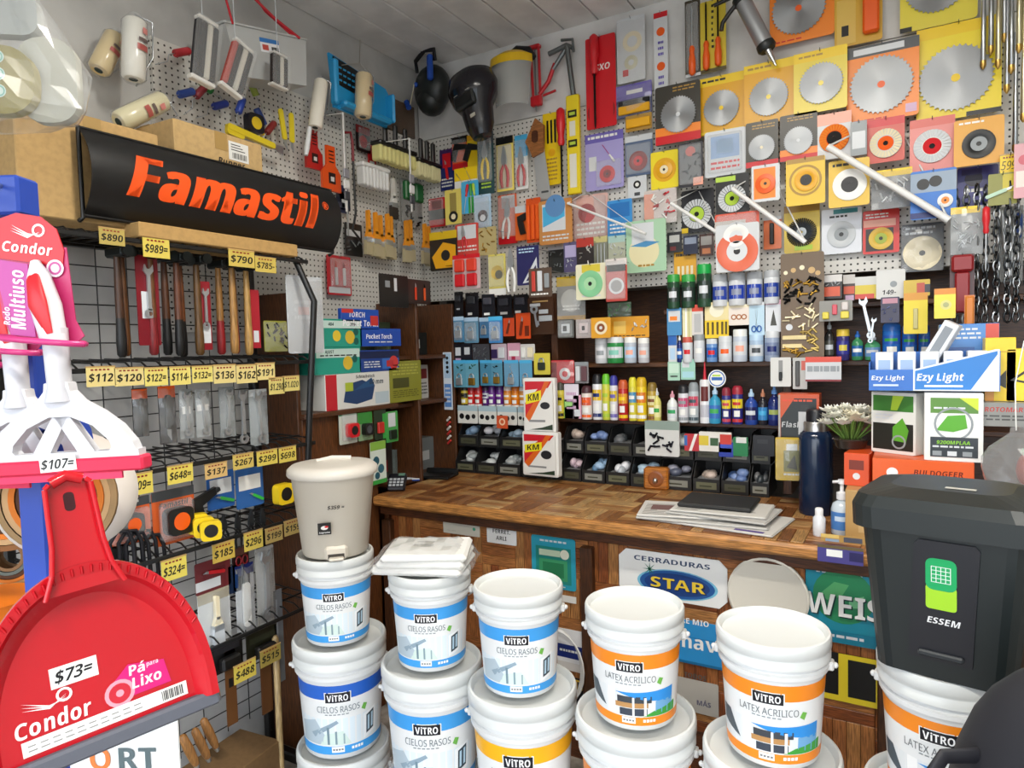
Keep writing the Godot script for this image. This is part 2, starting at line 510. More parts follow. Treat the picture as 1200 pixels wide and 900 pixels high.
# a card or pack: spec "colour;op;op...". Coordinates are shares of width and height from the lower left corner.
func b_card(o: Node3D, w: float, h: float, spec: String, th := 0.0024):
	var ops = spec.split(";")
	var pr := MB.new()
	pr.paint(ops[0])
	pr.slab(rect2(-w / 2, 0, w / 2, h, min(w, h) * 0.05, 2), 0, th)
	var z = th
	var late = []
	for i in range(1, ops.size()):
		var t = ops[i].split(" ", false)
		if t.is_empty(): continue
		z += 0.00025
		match t[0]:
			"r":
				pr.paint(t[5]).flat((float(t[1]) - 0.5) * w, float(t[2]) * h, (float(t[3]) - 0.5) * w, float(t[4]) * h, z)
			"c":
				pr.paint(t[4]).ring((float(t[1]) - 0.5) * w, float(t[2]) * h, 0, float(t[3]) * w, z, 24)
			"o":
				pr.paint(t[5]).ring((float(t[1]) - 0.5) * w, float(t[2]) * h, float(t[3]) * w, float(t[4]) * w, z, 28)
			"l":   # rows of fine print
				pr.paint(t[6])
				var rows = int(t[5])
				for k in rows:
					var y1 = lerp(float(t[4]), float(t[2]), (k + 0.15) / rows) * h
					var y0 = lerp(float(t[4]), float(t[2]), (k + 0.6) / rows) * h
					var x = float(t[1])
					while x < float(t[3]) - 0.04:
						var e = min(x + rr(0.05, 0.16), float(t[3]))
						pr.flat((x - 0.5) * w, y0, (e - 0.5) * w, y1, z)
						x = e + 0.025
			"p":
				pr.paint(t[1])
				var P = []
				for k in range(2, t.size() - 1, 2): P.append(Vector2((float(t[k]) - 0.5) * w, float(t[k + 1]) * h))
				pr.xf = Transform3D(Basis.IDENTITY, Vector3(0, 0, z))
				pr.slab(P, 0, 0)
				pr.xf = Transform3D.IDENTITY
			"t":
				write(pr, " ".join(t.slice(5)), (float(t[1]) - 0.5) * w, float(t[2]) * h, float(t[3]) * h, z, t[4], 0.0, 0.12)
			"B":
				var r = float(t[3]) * w
				var sb = share(o, "saw_blade", blade_mesh(), Transform3D(Basis().scaled(Vector3(r, r, 1)), Vector3((float(t[1]) - 0.5) * w, float(t[2]) * h, th + 0.006)))
				var m := MB.new()
				m.paint(t[4] if t.size() > 4 else "y").ring(0, 0, 0, 0.12, 0.0022, 14)
				part(sb, "arbor_plug", m, "plastic")
			"D", "F":
				var m := MB.new()
				var r = float(t[3]) * w
				m.xf = Transform3D(Basis(Vector3.RIGHT, PI / 2), Vector3((float(t[1]) - 0.5) * w, float(t[2]) * h, th + 0.001))
				m.paint(t[4])
				m.lathe(Vector3.ZERO, [[r, 0], [r, 0.004], [r * 0.55, 0.007], [r * 0.5, 0.005], [r * 0.16, 0.005]], 28, false)
				m.paint(t[5] if t.size() > 5 else "k")
				m.lathe(Vector3.ZERO, [[r * 0.5, 0.0051], [r * 0.5, 0.0056], [r * 0.16, 0.0056]], 24, false)
				m.paint("k")
				m.lathe(Vector3.ZERO, [[r * 0.17, 0.003], [0.0001, 0.003]], 12, false)
				if t[0] == "F":   # overlapping flaps round the rim
					m.paint(t[6] if t.size() > 6 else "c")
					for k in 26:
						var a = TAU * k / 26
						var d = Vector3(cos(a), 0, sin(a))
						var e = Vector3(cos(a + 0.2), 0, sin(a + 0.2))
						m.quad(d * r * 0.55 + Vector3(0, 0.007, 0), d * r + Vector3(0, 0.0055, 0), e * r + Vector3(0, 0.009, 0), e * r * 0.55 + Vector3(0, 0.0085, 0))
				part(o, "disc", m, "matte" if t[0] == "F" else "plastic")
			"W":
				var m := MB.new()
				var r = float(t[3]) * w
				var ce = Vector3((float(t[1]) - 0.5) * w, float(t[2]) * h, th + 0.004)
				m.paint("A")
				for k in 44:
					var a = TAU * k / 44
					var d = Vector3(cos(a), sin(a), 0)
					m.tube([ce + d * r * 0.3, ce + d * r * 0.65 + Vector3(0, 0, 0.006), ce + d.rotated(Vector3.BACK, 0.08) * r], r * 0.045, 4)
				m.paint("a").ring(ce.x, ce.y, r * 0.1, r * 0.34, th + 0.01, 16)
				part(o, "wire_wheel", m, "satin")
			"X":   # raised block: x0 y0 x1 y1 colour [depth]
				var m := MB.new()
				m.paint(t[5])
				var dz = float(t[6]) if t.size() > 6 else 0.012
				var x0 = (float(t[1]) - 0.5) * w
				var x1 = (float(t[3]) - 0.5) * w
				m.box(Vector3((x0 + x1) / 2, (float(t[2]) + float(t[4])) / 2 * h, th + dz / 2), Vector3(x1 - x0, (float(t[4]) - float(t[2])) * h, dz), dz * 0.25)
				part(o, "packed_piece", m, "plastic")
			"H":   # clear blister: x0 y0 x1 y1 depth
				late.append(t)
			"K":   # tool: kind cx cy length angle colours
				tool(o, t[1], float(t[4]) * h, Transform3D(Basis(Vector3.BACK, deg_to_rad(float(t[5]))), Vector3((float(t[2]) - 0.5) * w, float(t[3]) * h, th)), t[6], t[7])
			"G":   # loose small metal pieces in the pack: x0 y0 x1 y1 count colour
				var m := MB.new()
				m.paint(t[6])
				for k in int(t[5]):
					var p = Vector3((rr(float(t[1]), float(t[3])) - 0.5) * w, rr(float(t[2]), float(t[4])) * h, th + 0.004)
					var d = Vector3(rr(-1, 1), rr(-1, 1), rr(-0.2, 0.2)).normalized() * min(w, h) * 0.09
					m.tube([p - d, p + d], min(w, h) * 0.03, 5)
				part(o, "small_pieces", m, "satin").set_meta("kind", "stuff")
	part(o, "card", pr, "print")
	for t in late:
		var m := MB.new()
		var dz = float(t[5]) if t.size() > 5 else 0.016
		var x0 = (float(t[1]) - 0.5) * w
		var x1 = (float(t[3]) - 0.5) * w
		m.box(Vector3((x0 + x1) / 2, (float(t[2]) + float(t[4])) / 2 * h, th + dz / 2 + 0.0005), Vector3(x1 - x0, (float(t[4]) - float(t[2])) * h, dz), dz * 0.35)
		part(o, "blister", m, "clear")

# soft clear bag: header colour; contents ops as for a card, film pillow on top
func b_bag(o: Node3D, w: float, h: float, spec: String):
	b_card(o, w, h, spec, 0.002)
	var m := MB.new()
	var N = 6
	var z = func(i, j): return 0.003 + 0.02 * sin(PI * i / N) * sin(PI * j / N) + 0.003 * sin(i * 5.1 + j * 3.7)
	for i in N:
		for j in N:
			var q = []
			for e in [[i, j], [i + 1, j], [i + 1, j + 1], [i, j + 1]]:
				q.append(Vector3((float(e[0]) / N - 0.5) * w * 0.98, float(e[1]) / N * h * 0.96, z.call(e[0], e[1])))
			var nn = (q[1] - q[0]).cross(q[3] - q[0]).normalized()
			m.quad(q[0], q[1], q[2], q[3], nn)
	part(o, "bag_film", m, "film")

# carton standing or hanging: spec "colour;depth;ops"
func b_box(o: Node3D, w: float, h: float, spec: String):
	var at = spec.find(";")
	var bt = spec.find(";", at + 1)
	if bt < 0: bt = spec.length()
	var dp = float(spec.substr(at + 1, bt - at - 1))
	var m := MB.new()
	m.paint(spec.substr(0, at))
	m.box(Vector3(0, h / 2, -dp / 2), Vector3(w, h, dp), 0.0015)
	part(o, "carton", m, "print")
	if bt < spec.length():
		var f := Node3D.new()
		b_card(o, w * 0.985, h * 0.985, spec.substr(0, at) + spec.substr(bt), 0.0006)

# cans and bottles stand at their base, axis up. spec "body;cap;band;accent"
func cyl_print(m: MB, r: float, y0: float, y1: float, colr, a0 := -1.3, a1 := 1.3):
	m.paint(colr)
	var N = 8
	for k in N:
		var a = lerp(a0, a1, float(k) / N)
		var b = lerp(a0, a1, float(k + 1) / N)
		var p = Vector3(sin(a), 0, cos(a))
		var q = Vector3(sin(b), 0, cos(b))
		m.squad(p * r + Vector3(0, y0, 0), q * r + Vector3(0, y0, 0), q * r + Vector3(0, y1, 0), p * r + Vector3(0, y1, 0), p, q, q, p)
func b_can(o: Node3D, w: float, h: float, spec: String):
	var t = spec.split(";")
	var r = w / 2
	var m := MB.new()
	m.paint(t[0]).lathe(Vector3.ZERO, [[r * 0.93, 0], [r, h * 0.02], [r, h * 0.76], [r * 0.97, h * 0.78]], 14)
	cyl_print(m, r * 1.006, h * 0.42, h * 0.66, t[2])
	cyl_print(m, r * 1.012, h * 0.5, h * 0.58, t[3], -0.8, 0.7)
	cyl_print(m, r * 1.006, h * 0.06, h * 0.14, t[3])
	cyl_print(m, r * 1.006, h * 0.2, h * 0.36, "w" if t[0] != "w" else t[2], -0.5, 0.6)
	part(o, "can_body", m, "gloss")
	var n := MB.new()
	n.paint(t[1]).lathe(Vector3.ZERO, [[r * 0.97, h * 0.775], [r * 0.97, h * 0.9], [r * 0.8, h * 0.97], [r * 0.55, h]], 14)
	part(o, "cap", n, "plastic")
func b_bottle(o: Node3D, w: float, h: float, spec: String):
	var t = spec.split(";")
	var r = w / 2
	var m := MB.new()
	m.paint(t[0]).lathe(Vector3.ZERO, [[r * 0.9, 0], [r, h * 0.03], [r, h * 0.58], [r * 0.75, h * 0.68], [r * 0.36, h * 0.74], [r * 0.36, h * 0.8]], 14)
	cyl_print(m, r * 1.008, h * 0.14, h * 0.5, t[2])
	cyl_print(m, r * 1.014, h * 0.28, h * 0.4, t[3], -0.8, 0.8)
	part(o, "bottle_body", m, "gloss")
	var n := MB.new()
	n.paint(t[1]).lathe(Vector3.ZERO, [[r * 0.46, h * 0.79], [r * 0.46, h * 0.88], [r * 0.25, h * 0.9], [r * 0.16, h]], 10)
	part(o, "cap", n, "plastic")
func b_jar(o: Node3D, w: float, h: float, spec: String):
	var t = spec.split(";")
	var r = w / 2
	var m := MB.new()
	m.paint(t[0]).lathe(Vector3.ZERO, [[r * 0.94, 0], [r, h * 0.04], [r, h * 0.76], [r * 0.92, h * 0.8]], 14)
	cyl_print(m, r * 1.008, h * 0.2, h * 0.62, t[2])
	cyl_print(m, r * 1.014, h * 0.32, h * 0.5, t[3], -0.5, 0.7)
	part(o, "jar_body", m, "gloss")
	var n := MB.new()
	n.paint(t[1]).lathe(Vector3.ZERO, [[r * 0.98, h * 0.78], [r * 0.98, h * 0.97], [r * 0.9, h]], 14)
	part(o, "lid", n, "plastic")
func b_tubec(o: Node3D, w: float, h: float, spec: String):   # sealant cartridge
	var t = spec.split(";")
	var r = w / 2
	var m := MB.new()
	m.paint(t[0]).lathe(Vector3.ZERO, [[r, 0], [r, h * 0.68], [r * 0.85, h * 0.71]], 14)
	cyl_print(m, r * 1.01, h * 0.1, h * 0.3, t[2])
	cyl_print(m, r * 1.01, h * 0.36, h * 0.6, t[3], -0.6, 0.9)
	part(o, "cartridge", m, "gloss")
	var n := MB.new()
	n.paint(t[1]).lathe(Vector3.ZERO, [[r * 0.4, h * 0.7], [r * 0.32, h * 0.76], [r * 0.1, h]], 8)
	part(o, "nozzle", n, "plastic")
# bare tool hanging: spec "kind;angle;ca;cb"
func b_tool(o: Node3D, w: float, h: float, spec: String):
	var t = spec.split(";")
	tool(o, t[0], h, Transform3D(Basis(Vector3.BACK, deg_to_rad(float(t[1]))), Vector3(0, h / 2, 0.004)), t[2], t[3])
# price tag: yellow slip in a clear holder; spec "text;colour"
func b_price(o: Node3D, w: float, h: float, spec: String):
	var t = spec.split(";")
	var m := MB.new()
	m.paint(t[1]).box(Vector3(0, h / 2, 0), Vector3(w, h, 0.002))
	m.paint("C").box(Vector3(0, h * 0.97, 0), Vector3(w * 1.02, h * 0.06, 0.005))
	write(m, t[0], 0, h * 0.42, h * 0.4, 0.0014, "k", w * 0.84, 0.15, 0.0, t.size() < 3)
	m.paint("R")
	for k in 5: m.flat((-0.35 + k * 0.14) * w, h * 0.78, (-0.26 + k * 0.14) * w, h * 0.86, 0.0014)
	part(o, "slip", m, "print")

func build_row(R: Array):
	# [name, label, category, group, wall, x, y, z, w, h, kind, spec]
	var o = thing(R[0], R[1], R[2], Vector3(R[5], R[6], R[7]), PI / 2 if R[4] == "L" else 0.0, R[3])
	match R[10]:
		"card": b_card(o, R[8], R[9], R[11])
		"bag": b_bag(o, R[8], R[9], R[11])
		"box": b_box(o, R[8], R[9], R[11])
		"can": b_can(o, R[8], R[9], R[11])
		"bottle": b_bottle(o, R[8], R[9], R[11])
		"jar": b_jar(o, R[8], R[9], R[11])
		"tubec": b_tubec(o, R[8], R[9], R[11])
		"tool": b_tool(o, R[8], R[9], R[11])
		"price": b_price(o, R[8], R[9], R[11])
		"disc": b_disc(o, R[8], R[9], R[11])
	return o
var hook_mesh := {}
func hook(parent: Node3D, p: Vector3, L: float, side: bool):
	var q = snappedf(L, 0.01)
	if not hook_mesh.has(q):
		var m := MB.new()
		m.paint("a").tube([Vector3(0, 0.004, 0), Vector3(0, 0.0, q - 0.008), Vector3(0, 0.008, q)], 0.0016, 5)
		hook_mesh[q] = m.mesh(MT.satin)
	share(parent, "hook", hook_mesh[q], Transform3D(Basis(Vector3.UP, PI / 2 if side else 0.0), p))
func b_disc(o: Node3D, w: float, h: float, spec: String):
	var t = spec.split(";")
	var m := MB.new()
	m.paint(t[0])
	m.xf = Transform3D(Basis(Vector3.RIGHT, PI / 2), Vector3(0, h / 2, 0))
	m.lathe(Vector3.ZERO, [[w / 2, 0], [w / 2, 0.003]], 24)
	m.xf = Transform3D(Basis.IDENTITY, Vector3(0, h / 2, 0.0034))
	m.paint(t[1]).ring(0, 0, w * 0.38, w * 0.44, 0, 24)
	m.flat(-w * 0.3, -w * 0.1, w * 0.3, w * 0.08, 0)
	m.paint("l").flat(-w * 0.25, w * 0.12, w * 0.2, w * 0.22, 0)
	part(o, "sticker", m, "print")

func camera_and_light():
	var cam := Camera3D.new()
	cam.name = "camera"
	cam.fov = rad_to_deg(2.0 * atan(450.0 / 800.0))
	cam.near = 0.05
	cam.position = Vector3(0, 1.66, 0)
	cam.basis = Basis(Vector3.UP, deg_to_rad(30.3)) * Basis(Vector3.RIGHT, deg_to_rad(-3.1)) * Basis(Vector3.BACK, deg_to_rad(-1.5))
	add_child(cam)
	cam.current = true
	var we := WorldEnvironment.new()
	we.name = "world_environment"
	var e := Environment.new()
	e.background_mode = Environment.BG_SKY
	var sk := ProceduralSkyMaterial.new()
	sk.sky_top_color = Color(0.80, 0.86, 0.93); sk.sky_horizon_color = Color(0.93, 0.94, 0.95)
	sk.ground_horizon_color = Color(0.7, 0.69, 0.67); sk.ground_bottom_color = Color(0.45, 0.44, 0.42)
	sk.sun_angle_max = 0.0
	sk.energy_multiplier = 3.8
	var sky := Sky.new()
	sky.sky_material = sk
	e.sky = sky
	e.tonemap_mode = Environment.TONE_MAPPER_LINEAR
	e.tonemap_exposure = 1.6
	e.sdfgi_enabled = true; e.ssao_enabled = true; e.ssil_enabled = true
	we.environment = e
	add_child(we)
	# fluorescent batten on the ceiling, out of the picture, over the customer side
	lamp(Vector3(-0.45, 3.17, -1.3), 2.6, "white fluorescent batten on the ceiling over the bucket stacks")
	lamp(Vector3(0.7, 3.17, 0.6), 4.0, "white fluorescent batten on the ceiling near the open shop front")

func lamp(p: Vector3, power: float, label: String):
	var o = thing("ceiling_lamp", label, "lamp", p, 0.0, "fluorescent battens")
	var h := MB.new()
	h.paint("w").box(Vector3(0, 0.025, 0), Vector3(1.24, 0.05, 0.12), 0.008)
	var hs = part(o, "housing", h, "plastic")
	var em := StandardMaterial3D.new()
	em.albedo_color = Color(1, 1, 1); em.emission_enabled = true; em.emission = Color(1, 0.98, 0.94); em.emission_energy_multiplier = 3.0
	for s in [-1, 1]:
		var t := MB.new()
		t.xf = Transform3D(Basis(Vector3.BACK, PI / 2), Vector3(0.6, -0.016, 0.03 * s))
		t.lathe(Vector3.ZERO, [[0.013, 0], [0.013, 1.2]], 10)
		part(hs, "fluorescent_tube", t, em)
	var a := AreaLight3D.new()
	a.name = "tube_light"
	a.area_size = Vector2(1.2, 0.1)
	a.light_energy = power; a.light_color = Color(1, 0.98, 0.94)
	a.shadow_enabled = true
	a.area_range = 12.0
	a.rotation = Vector3(-PI / 2, 0, 0)
	a.position = Vector3(0, -0.035, 0)
	o.add_child(a)

const XL := -2.42
const XR := 2.3
const ZB := -3.42
const ZF := 1.7
const CEIL := 3.225
func room():
	var m := MB.new()
	m.paint("a89f94").box(Vector3(0, -0.05, 0.5), Vector3(5.2, 0.1, 8.0))
	structure("floor", m, "floor")
	m = MB.new()
	m.paint("c9c6be").box(Vector3(0, -0.1, 8.6), Vector3(30, 0.1, 8.2))
	structure("trim_1", m, "floor").set_meta("label", "grey pavement outside the open shop front")
	var c = structure("ceiling")
	var slabm := MB.new()
	slabm.paint("b8b6b2").box(Vector3((XL + XR) / 2, CEIL + 0.09, (ZB + ZF) / 2), Vector3(XR - XL + 0.4, 0.12, ZF - ZB + 0.4))
	part(c, "ceiling_slab", slabm, "plaster")
	var bm := MB.new()
	var bw = 0.185
	bm.paint("ebeae8").box(Vector3(0, 0.012, 0), Vector3(bw - 0.006, 0.024, ZF - ZB), 0.004)
	var bme = bm.mesh(MT.plaster)
	var nb = int((XR - XL) / bw)
	for i in nb + 1:
		share(c, "ceiling_board", bme, Transform3D(Basis.IDENTITY, Vector3(XL + bw * (i + 0.5), CEIL, (ZB + ZF) / 2)))
	# back wall: plaster behind the shelving, white board on top, drilled pegboard below it
	m = MB.new()
	m.paint("8d8378").box(Vector3(0, CEIL / 2, ZB - 0.06), Vector3(XR - XL + 0.24, CEIL + 0.2, 0.12))
	var wb = structure("wall_back", m)
	m = MB.new()
	m.paint("dedddb").box(Vector3(-0.06, (2.836 + CEIL) / 2, -3.17), Vector3(4.70, CEIL - 2.836, 0.03))
	part(wb, "upper_board", m, "plaster")
	m = MB.new()
	m.paint("dcdad4").box(Vector3(-0.06, (2.83 + 1.93) / 2, -3.165), Vector3(4.68, 0.90, 0.03))
	part(wb, "pegboard", m, "pegboard")
	m = MB.new()
	for x in [-2.3, -1.54, -0.46, 0.62, 1.7]: m.paint("6a6560").box(Vector3(x, 2.5, -3.3), Vector3(0.05, 1.4, 0.24))
	part(wb, "batten", m, "wood_up")
	m = MB.new()
	m.paint("c9c8c5").box(Vector3(XL - 0.06, CEIL / 2, (ZB + ZF) / 2), Vector3(0.12, CEIL + 0.2, ZF - ZB))
	var wl = structure("wall_left", m)
	m = MB.new()
	m.paint("dad8d2").box(Vector3(-2.41, (2.83 + 1.75) / 2, -2.36), Vector3(0.02, 1.08, 1.60))
	part(wl, "pegboard", m, "pegboard")
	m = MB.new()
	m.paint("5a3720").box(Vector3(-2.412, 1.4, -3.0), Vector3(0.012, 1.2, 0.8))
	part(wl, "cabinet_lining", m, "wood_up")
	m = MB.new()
	m.paint("7a6656").box(Vector3(-2.412, 2.925, -2.86), Vector3(0.016, 0.17, 0.5))  # flat brown sheet, the shade of an open wall recess put into its colour
	part(wl, "recess_shade_panel", m, "wood")
	m = MB.new()
	m.paint("d0ceca").box(Vector3(XR + 0.06, CEIL / 2, (ZB + ZF) / 2), Vector3(0.12, CEIL + 0.2, ZF - ZB))
	structure("wall_right", m)
	# shop front behind the camera: wide open doorway under a lintel
	m = MB.new()
	m.paint("d2cfc8").box(Vector3(-2.25, CEIL / 2, ZF + 0.06), Vector3(0.5, CEIL + 0.2, 0.12))
	m.box(Vector3(2.2, CEIL / 2, ZF + 0.06), Vector3(0.4, CEIL + 0.2, 0.12))
	m.box(Vector3(0, 3.06, ZF + 0.06), Vector3(4.2, 0.5, 0.12))
	structure("wall_front", m)
	return [wb, wl]

func shelving():
	var o = thing("wall_shelving", "dark brown wooden shelving set into the back wall behind the counter", "shelving", Vector3(0, 1.0, -3.2))
	var cols = ["5e3a22", "5a3720", "6a4126"]
	var k = 0
	for b in [[1.29, -2.4, 1.9, 0.34], [1.56, -1.53, 1.9, 0.34], [1.80, -0.98, -0.46, 0.34], [1.333, -2.11, -1.56, 0.3], [1.80, -0.44, 0.6, 0.2]]:
		var m := MB.new()
		k += 1
		m.paint(cols[k % 3]).box(Vector3((b[1] + b[2]) / 2, b[0] - 1.0, -0.045 + (0.34 - b[3]) * -0.5), Vector3(b[2] - b[1], 0.022, b[3]), 0.003)
		part(o, "shelf_board", m, "wood")
	for x in [-2.13, -1.545, -0.45, 0.62, 1.9]:
		var m := MB.new()
		m.paint("5a3720").box(Vector3(x, 0.46, -0.04), Vector3(0.035, 0.92, 0.33), 0.003)
		part(o, "upright", m, "wood_up")
	var m := MB.new()
	m.paint("5a3720").box(Vector3(-0.26, 0.47, -0.205), Vector3(4.3, 0.93, 0.012))
	part(o, "back_panel", m, "wood")

func counter():
	var zf = -2.34
	var x0 = -2.112
	var x1 = 1.7
	var o = thing("shop_counter", "long wooden shop counter topped with basket weave parquet", "counter", Vector3(0, 0, zf))
	var m := MB.new()
	m.paint("5a3218").box(Vector3((x0 + x1) / 2, 0.975, -0.36), Vector3(x1 - x0, 0.034, 0.70))
	part(o, "top_board", m, "wood")
	m = MB.new()
	m.paint("c98a48").box(Vector3((x0 + x1) / 2, 0.978, 0.0), Vector3(x1 - x0, 0.044, 0.034), 0.010)
	part(o, "nosing", m, "wood")
	m = MB.new()
	m.paint("5c3218").box(Vector3((x0 + x1) / 2, 0.931, -0.05), Vector3(x1 - x0, 0.046, 0.03), 0.003)
	part(o, "apron_rail", m, "wood")
	m = MB.new()
	m.paint("6b3c1e").box(Vector3((x0 + x1) / 2, 0.44, -0.09), Vector3(x1 - x0, 0.88, 0.03))
	part(o, "front_board", m, "wood")
	m = MB.new()
	m.paint("6b3c1e").box(Vector3(x0 + 0.012, 0.48, -0.38), Vector3(0.024, 0.96, 0.62))
	part(o, "end_board", m, "wood_up")
	for x in [x0 + 0.03, -1.08, -0.06, 0.95]:
		m = MB.new()
		m.paint("52301c").box(Vector3(x, 0.44, -0.055), Vector3(0.05, 0.88, 0.04), 0.004)
		part(o, "post", m, "wood_up")
	# parquet: squares of four strips, turned every other square
	var tones = ["a8703e", "b88048", "96602f", "c2935a", "875228", "cfa56c"]
	var mesh_set = []
	for t in tones:
		var s := MB.new()
		s.paint(t).box(Vector3.ZERO, Vector3(0.1636, 0.008, 0.0396), 0.0012)
		mesh_set.append(s.mesh(MT.wood))
	var sq = 0.165
	for i in range(15):
		for j in 4:
			var turned = (i + j) % 2 == 0
			for k in 4:
				var off = (k - 1.5) * 0.0412
				var p = Vector3(x0 + sq * (i + 0.5), 0.996, -0.018 - sq * (j + 0.5))
				p += Vector3(off, 0, 0) if turned else Vector3(0, 0, off)
				p.y += rr(-0.0006, 0.0006)
				share(o, "parquet_strip", mesh_set[rng.randi() % 6], Transform3D(Basis(Vector3.UP, PI / 2 if turned else 0.0), p))
	m = MB.new()
	m.paint("8a5a30").box(Vector3((x0 + sq * 15 + x1) / 2, 0.996, -0.35), Vector3(x1 - x0 - sq * 15, 0.008, 0.66))
	part(o, "plain_top", m, "wood")
	var tone2 = ["b06c38", "9f5c2e", "c0844a", "924f26", "b8763f"]
	mesh_set = []
	for t in tone2:
		var s := MB.new()
		s.paint(t).box(Vector3.ZERO, Vector3(0.1636, 0.0396, 0.008), 0.0012)
		mesh_set.append(s.mesh(MT.wood))
	for i in range(13):
		for j in 4:
			var turned = (i + j) % 2 == 0
			for k in 4:
				var off = (k - 1.5) * 0.0412
				var p = Vector3(x0 + 0.04 + sq * (i + 0.5), 0.905 - sq * (j + 0.5), -0.071)
				p += Vector3(off, 0, 0) if turned else Vector3(0, off, 0)
				share(o, "panel_strip", mesh_set[rng.randi() % 5], Transform3D(Basis(Vector3.BACK, PI / 2 if turned else 0.0), p))

# ---------- paint buckets ----------
func bucket(kind: String, rt: float, H: float, label: String) -> Node3D:
	var o = thing("paint_bucket", label, "bucket", Vector3.ZERO, 0.0, "stacked paint buckets")
	var k = H / 0.28
	var q = rt / 0.125
	var prof = [[0.096 * q, 0.0], [0.1 * q, 0.004 * k], [0.1125 * q, 0.2 * k], [0.1135 * q, 0.203 * k], [0.120 * q, 0.205 * k], [0.1205 * q, 0.214 * k], [0.1145 * q, 0.217 * k], [0.115 * q, 0.243 * k]]
	var m := MB.new()
	m.paint("e2e3e2").lathe(Vector3.ZERO, prof, 40)
	var pail = part(o, "pail", m, "plastic")
	var lid := MB.new()
	lid.paint("d9dbd8").lathe(Vector3.ZERO, [[0.119 * q, 0.226 * k], [0.1235 * q, 0.228 * k], [0.1235 * q, 0.243 * k], [0.121 * q, 0.246 * k], [0.121 * q, 0.250 * k], [0.125 * q, 0.253 * k], [0.125 * q, 0.272 * k], [0.1225 * q, 0.278 * k], [0.118 * q, 0.279 * k], [0.1135 * q, 0.274 * k], [0.1115 * q, 0.2645 * k], [0.107 * q, 0.263 * k], [0.0001, 0.2645 * k]], 44, false)
	part(o, "lid", lid, "plastic")
	for s in [-1, 1]:
		var w := MB.new()
		w.paint("d8d8d6")
		w.box(Vector3(s * 0.122 * q, 0.21 * k, 0), Vector3(0.014, 0.02, 0.026), 0.003)
		w.ball(Vector3(s * 0.131 * q, 0.21 * k, 0), 0.007, 8, 5)
		part(pail, "handle_ear", w, "plastic")
	var bail := MB.new()
	bail.paint("d8d8d6")
	var P = []
	for i in 15:
		var a = PI * i / 14
		P.append(Vector3(-cos(a) * 0.131 * q, 0.21 * k - sin(a) * 0.085 * k, -sin(a) * 0.128 * q))
	bail.tube(P, 0.0025, 5)
	part(o, "bail_handle", bail, "plastic")
	# printed label wrapped round the pail
	var y0 = 0.014 * k
	var y1 = 0.192 * k
	var lh = y1 - y0
	var at = func(u, v): 
		var y = lerp(y0, y1, v)
		var r = lerp(0.1, 0.1125, (y / k - 0.004) / 0.196) * q
		return [Vector3(sin(u), 0, cos(u)), r, y]
	var L := MB.new()
	var rect = func(u0, v0, u1, v1, colr, lift):
		L.paint(colr)
		var N = max(1, int(abs(u1 - u0) / 0.16))
		for i in N:
			var a = lerp(float(u0), float(u1), float(i) / N)
			var b = lerp(float(u0), float(u1), float(i + 1) / N)
			var qd = []
			for e in [[a, v0], [b, v0], [b, v1], [a, v1]]:
				var g = at.call(e[0], e[1])
				qd.append([g[0] * (g[1] + lift) + Vector3(0, g[2], 0), g[0]])
			L.squad(qd[0][0], qd[1][0], qd[2][0], qd[3][0], qd[0][1], qd[1][1], qd[2][1], qd[3][1])
	var poly = func(pts, colr, lift):
		L.paint(colr)
		var id = Geometry2D.triangulate_polygon(PackedVector2Array(pts))
		for i in range(0, id.size(), 3):
			var todo = [[pts[id[i]], pts[id[i + 1]], pts[id[i + 2]]]]
			while todo.size() > 0:
				var c = todo.pop_back()
				var far = 0
				for e in 3:
					if abs(c[e].x - c[(e + 1) % 3].x) > abs(c[far].x - c[(far + 1) % 3].x): far = e
				var ca = c[far]
				var cb = c[(far + 1) % 3]
				if abs(ca.x - cb.x) > 0.17:
					todo.append([ca, (ca + cb) / 2, c[(far + 2) % 3]]); todo.append([(ca + cb) / 2, cb, c[(far + 2) % 3]])
					continue
				var t = []
				for e in 3:
					var g = at.call(c[e].x, c[e].y)
					t.append([g[0] * (g[1] + lift) + Vector3(0, g[2], 0), g[0]])
				L.tri(t[0][0], t[1][0], t[2][0], t[0][1], t[1][1], t[2][1])
	var word = func(s, u, v, h, colr, wide, bold):
		write_on(L, s, u * 0.107 * q, v * lh, h * lh, func(x, y):
			var g = at.call(x / (0.107 * q), y / lh)
			return [g[0] * (g[1] + 0.0021) + Vector3(0, g[2], 0), g[0]], colr, wide * q, 0.0, bold)
	var latex = kind == "latex" or kind == "latex_yellow"
	var band = {"latex": "f08a1e", "latex_yellow": "f6b21c", "cielo": "3f9be0", "cielo_deep": "2a62c4"}[kind]
	rect.call(-1.75, 0.0, 1.75, 1.0, "e6e7e6", 0.0005)
	rect.call(-1.75, 0.80, 1.75, 1.0, band, 0.0008)
	rect.call(-1.75, 0.0, 1.75, 0.12, band if kind != "cielo_deep" else "3f9be0", 0.0009)
	if latex:
		rect.call(-1.2, 0.14, 1.1, 0.5, "dfe3e4", 0.0007)
		poly.call([Vector2(-0.35, 0.46), Vector2(1.1, 0.5), Vector2(1.1, 0.3), Vector2(0.2, 0.38)], "2c8edb", 0.001)
		poly.call([Vector2(-1.2, 0.5), Vector2(-0.9, 0.5), Vector2(-0.62, 0.2), Vector2(-1.2, 0.3)], "49535c", 0.001)
		rect.call(-0.55, 0.14, -0.35, 0.5, "f2f2f0", 0.0011)
		rect.call(-0.3, 0.32, 0.5, 0.41, "3b4148", 0.0012)
		rect.call(-0.35, 0.25, 0.42, 0.32, "b98a54", 0.0013)
		rect.call(-0.25, 0.14, 0.4, 0.24, "39424e", 0.0012)
		rect.call(0.05, 0.14, 0.1, 0.4, "e8e8e4", 0.0014)
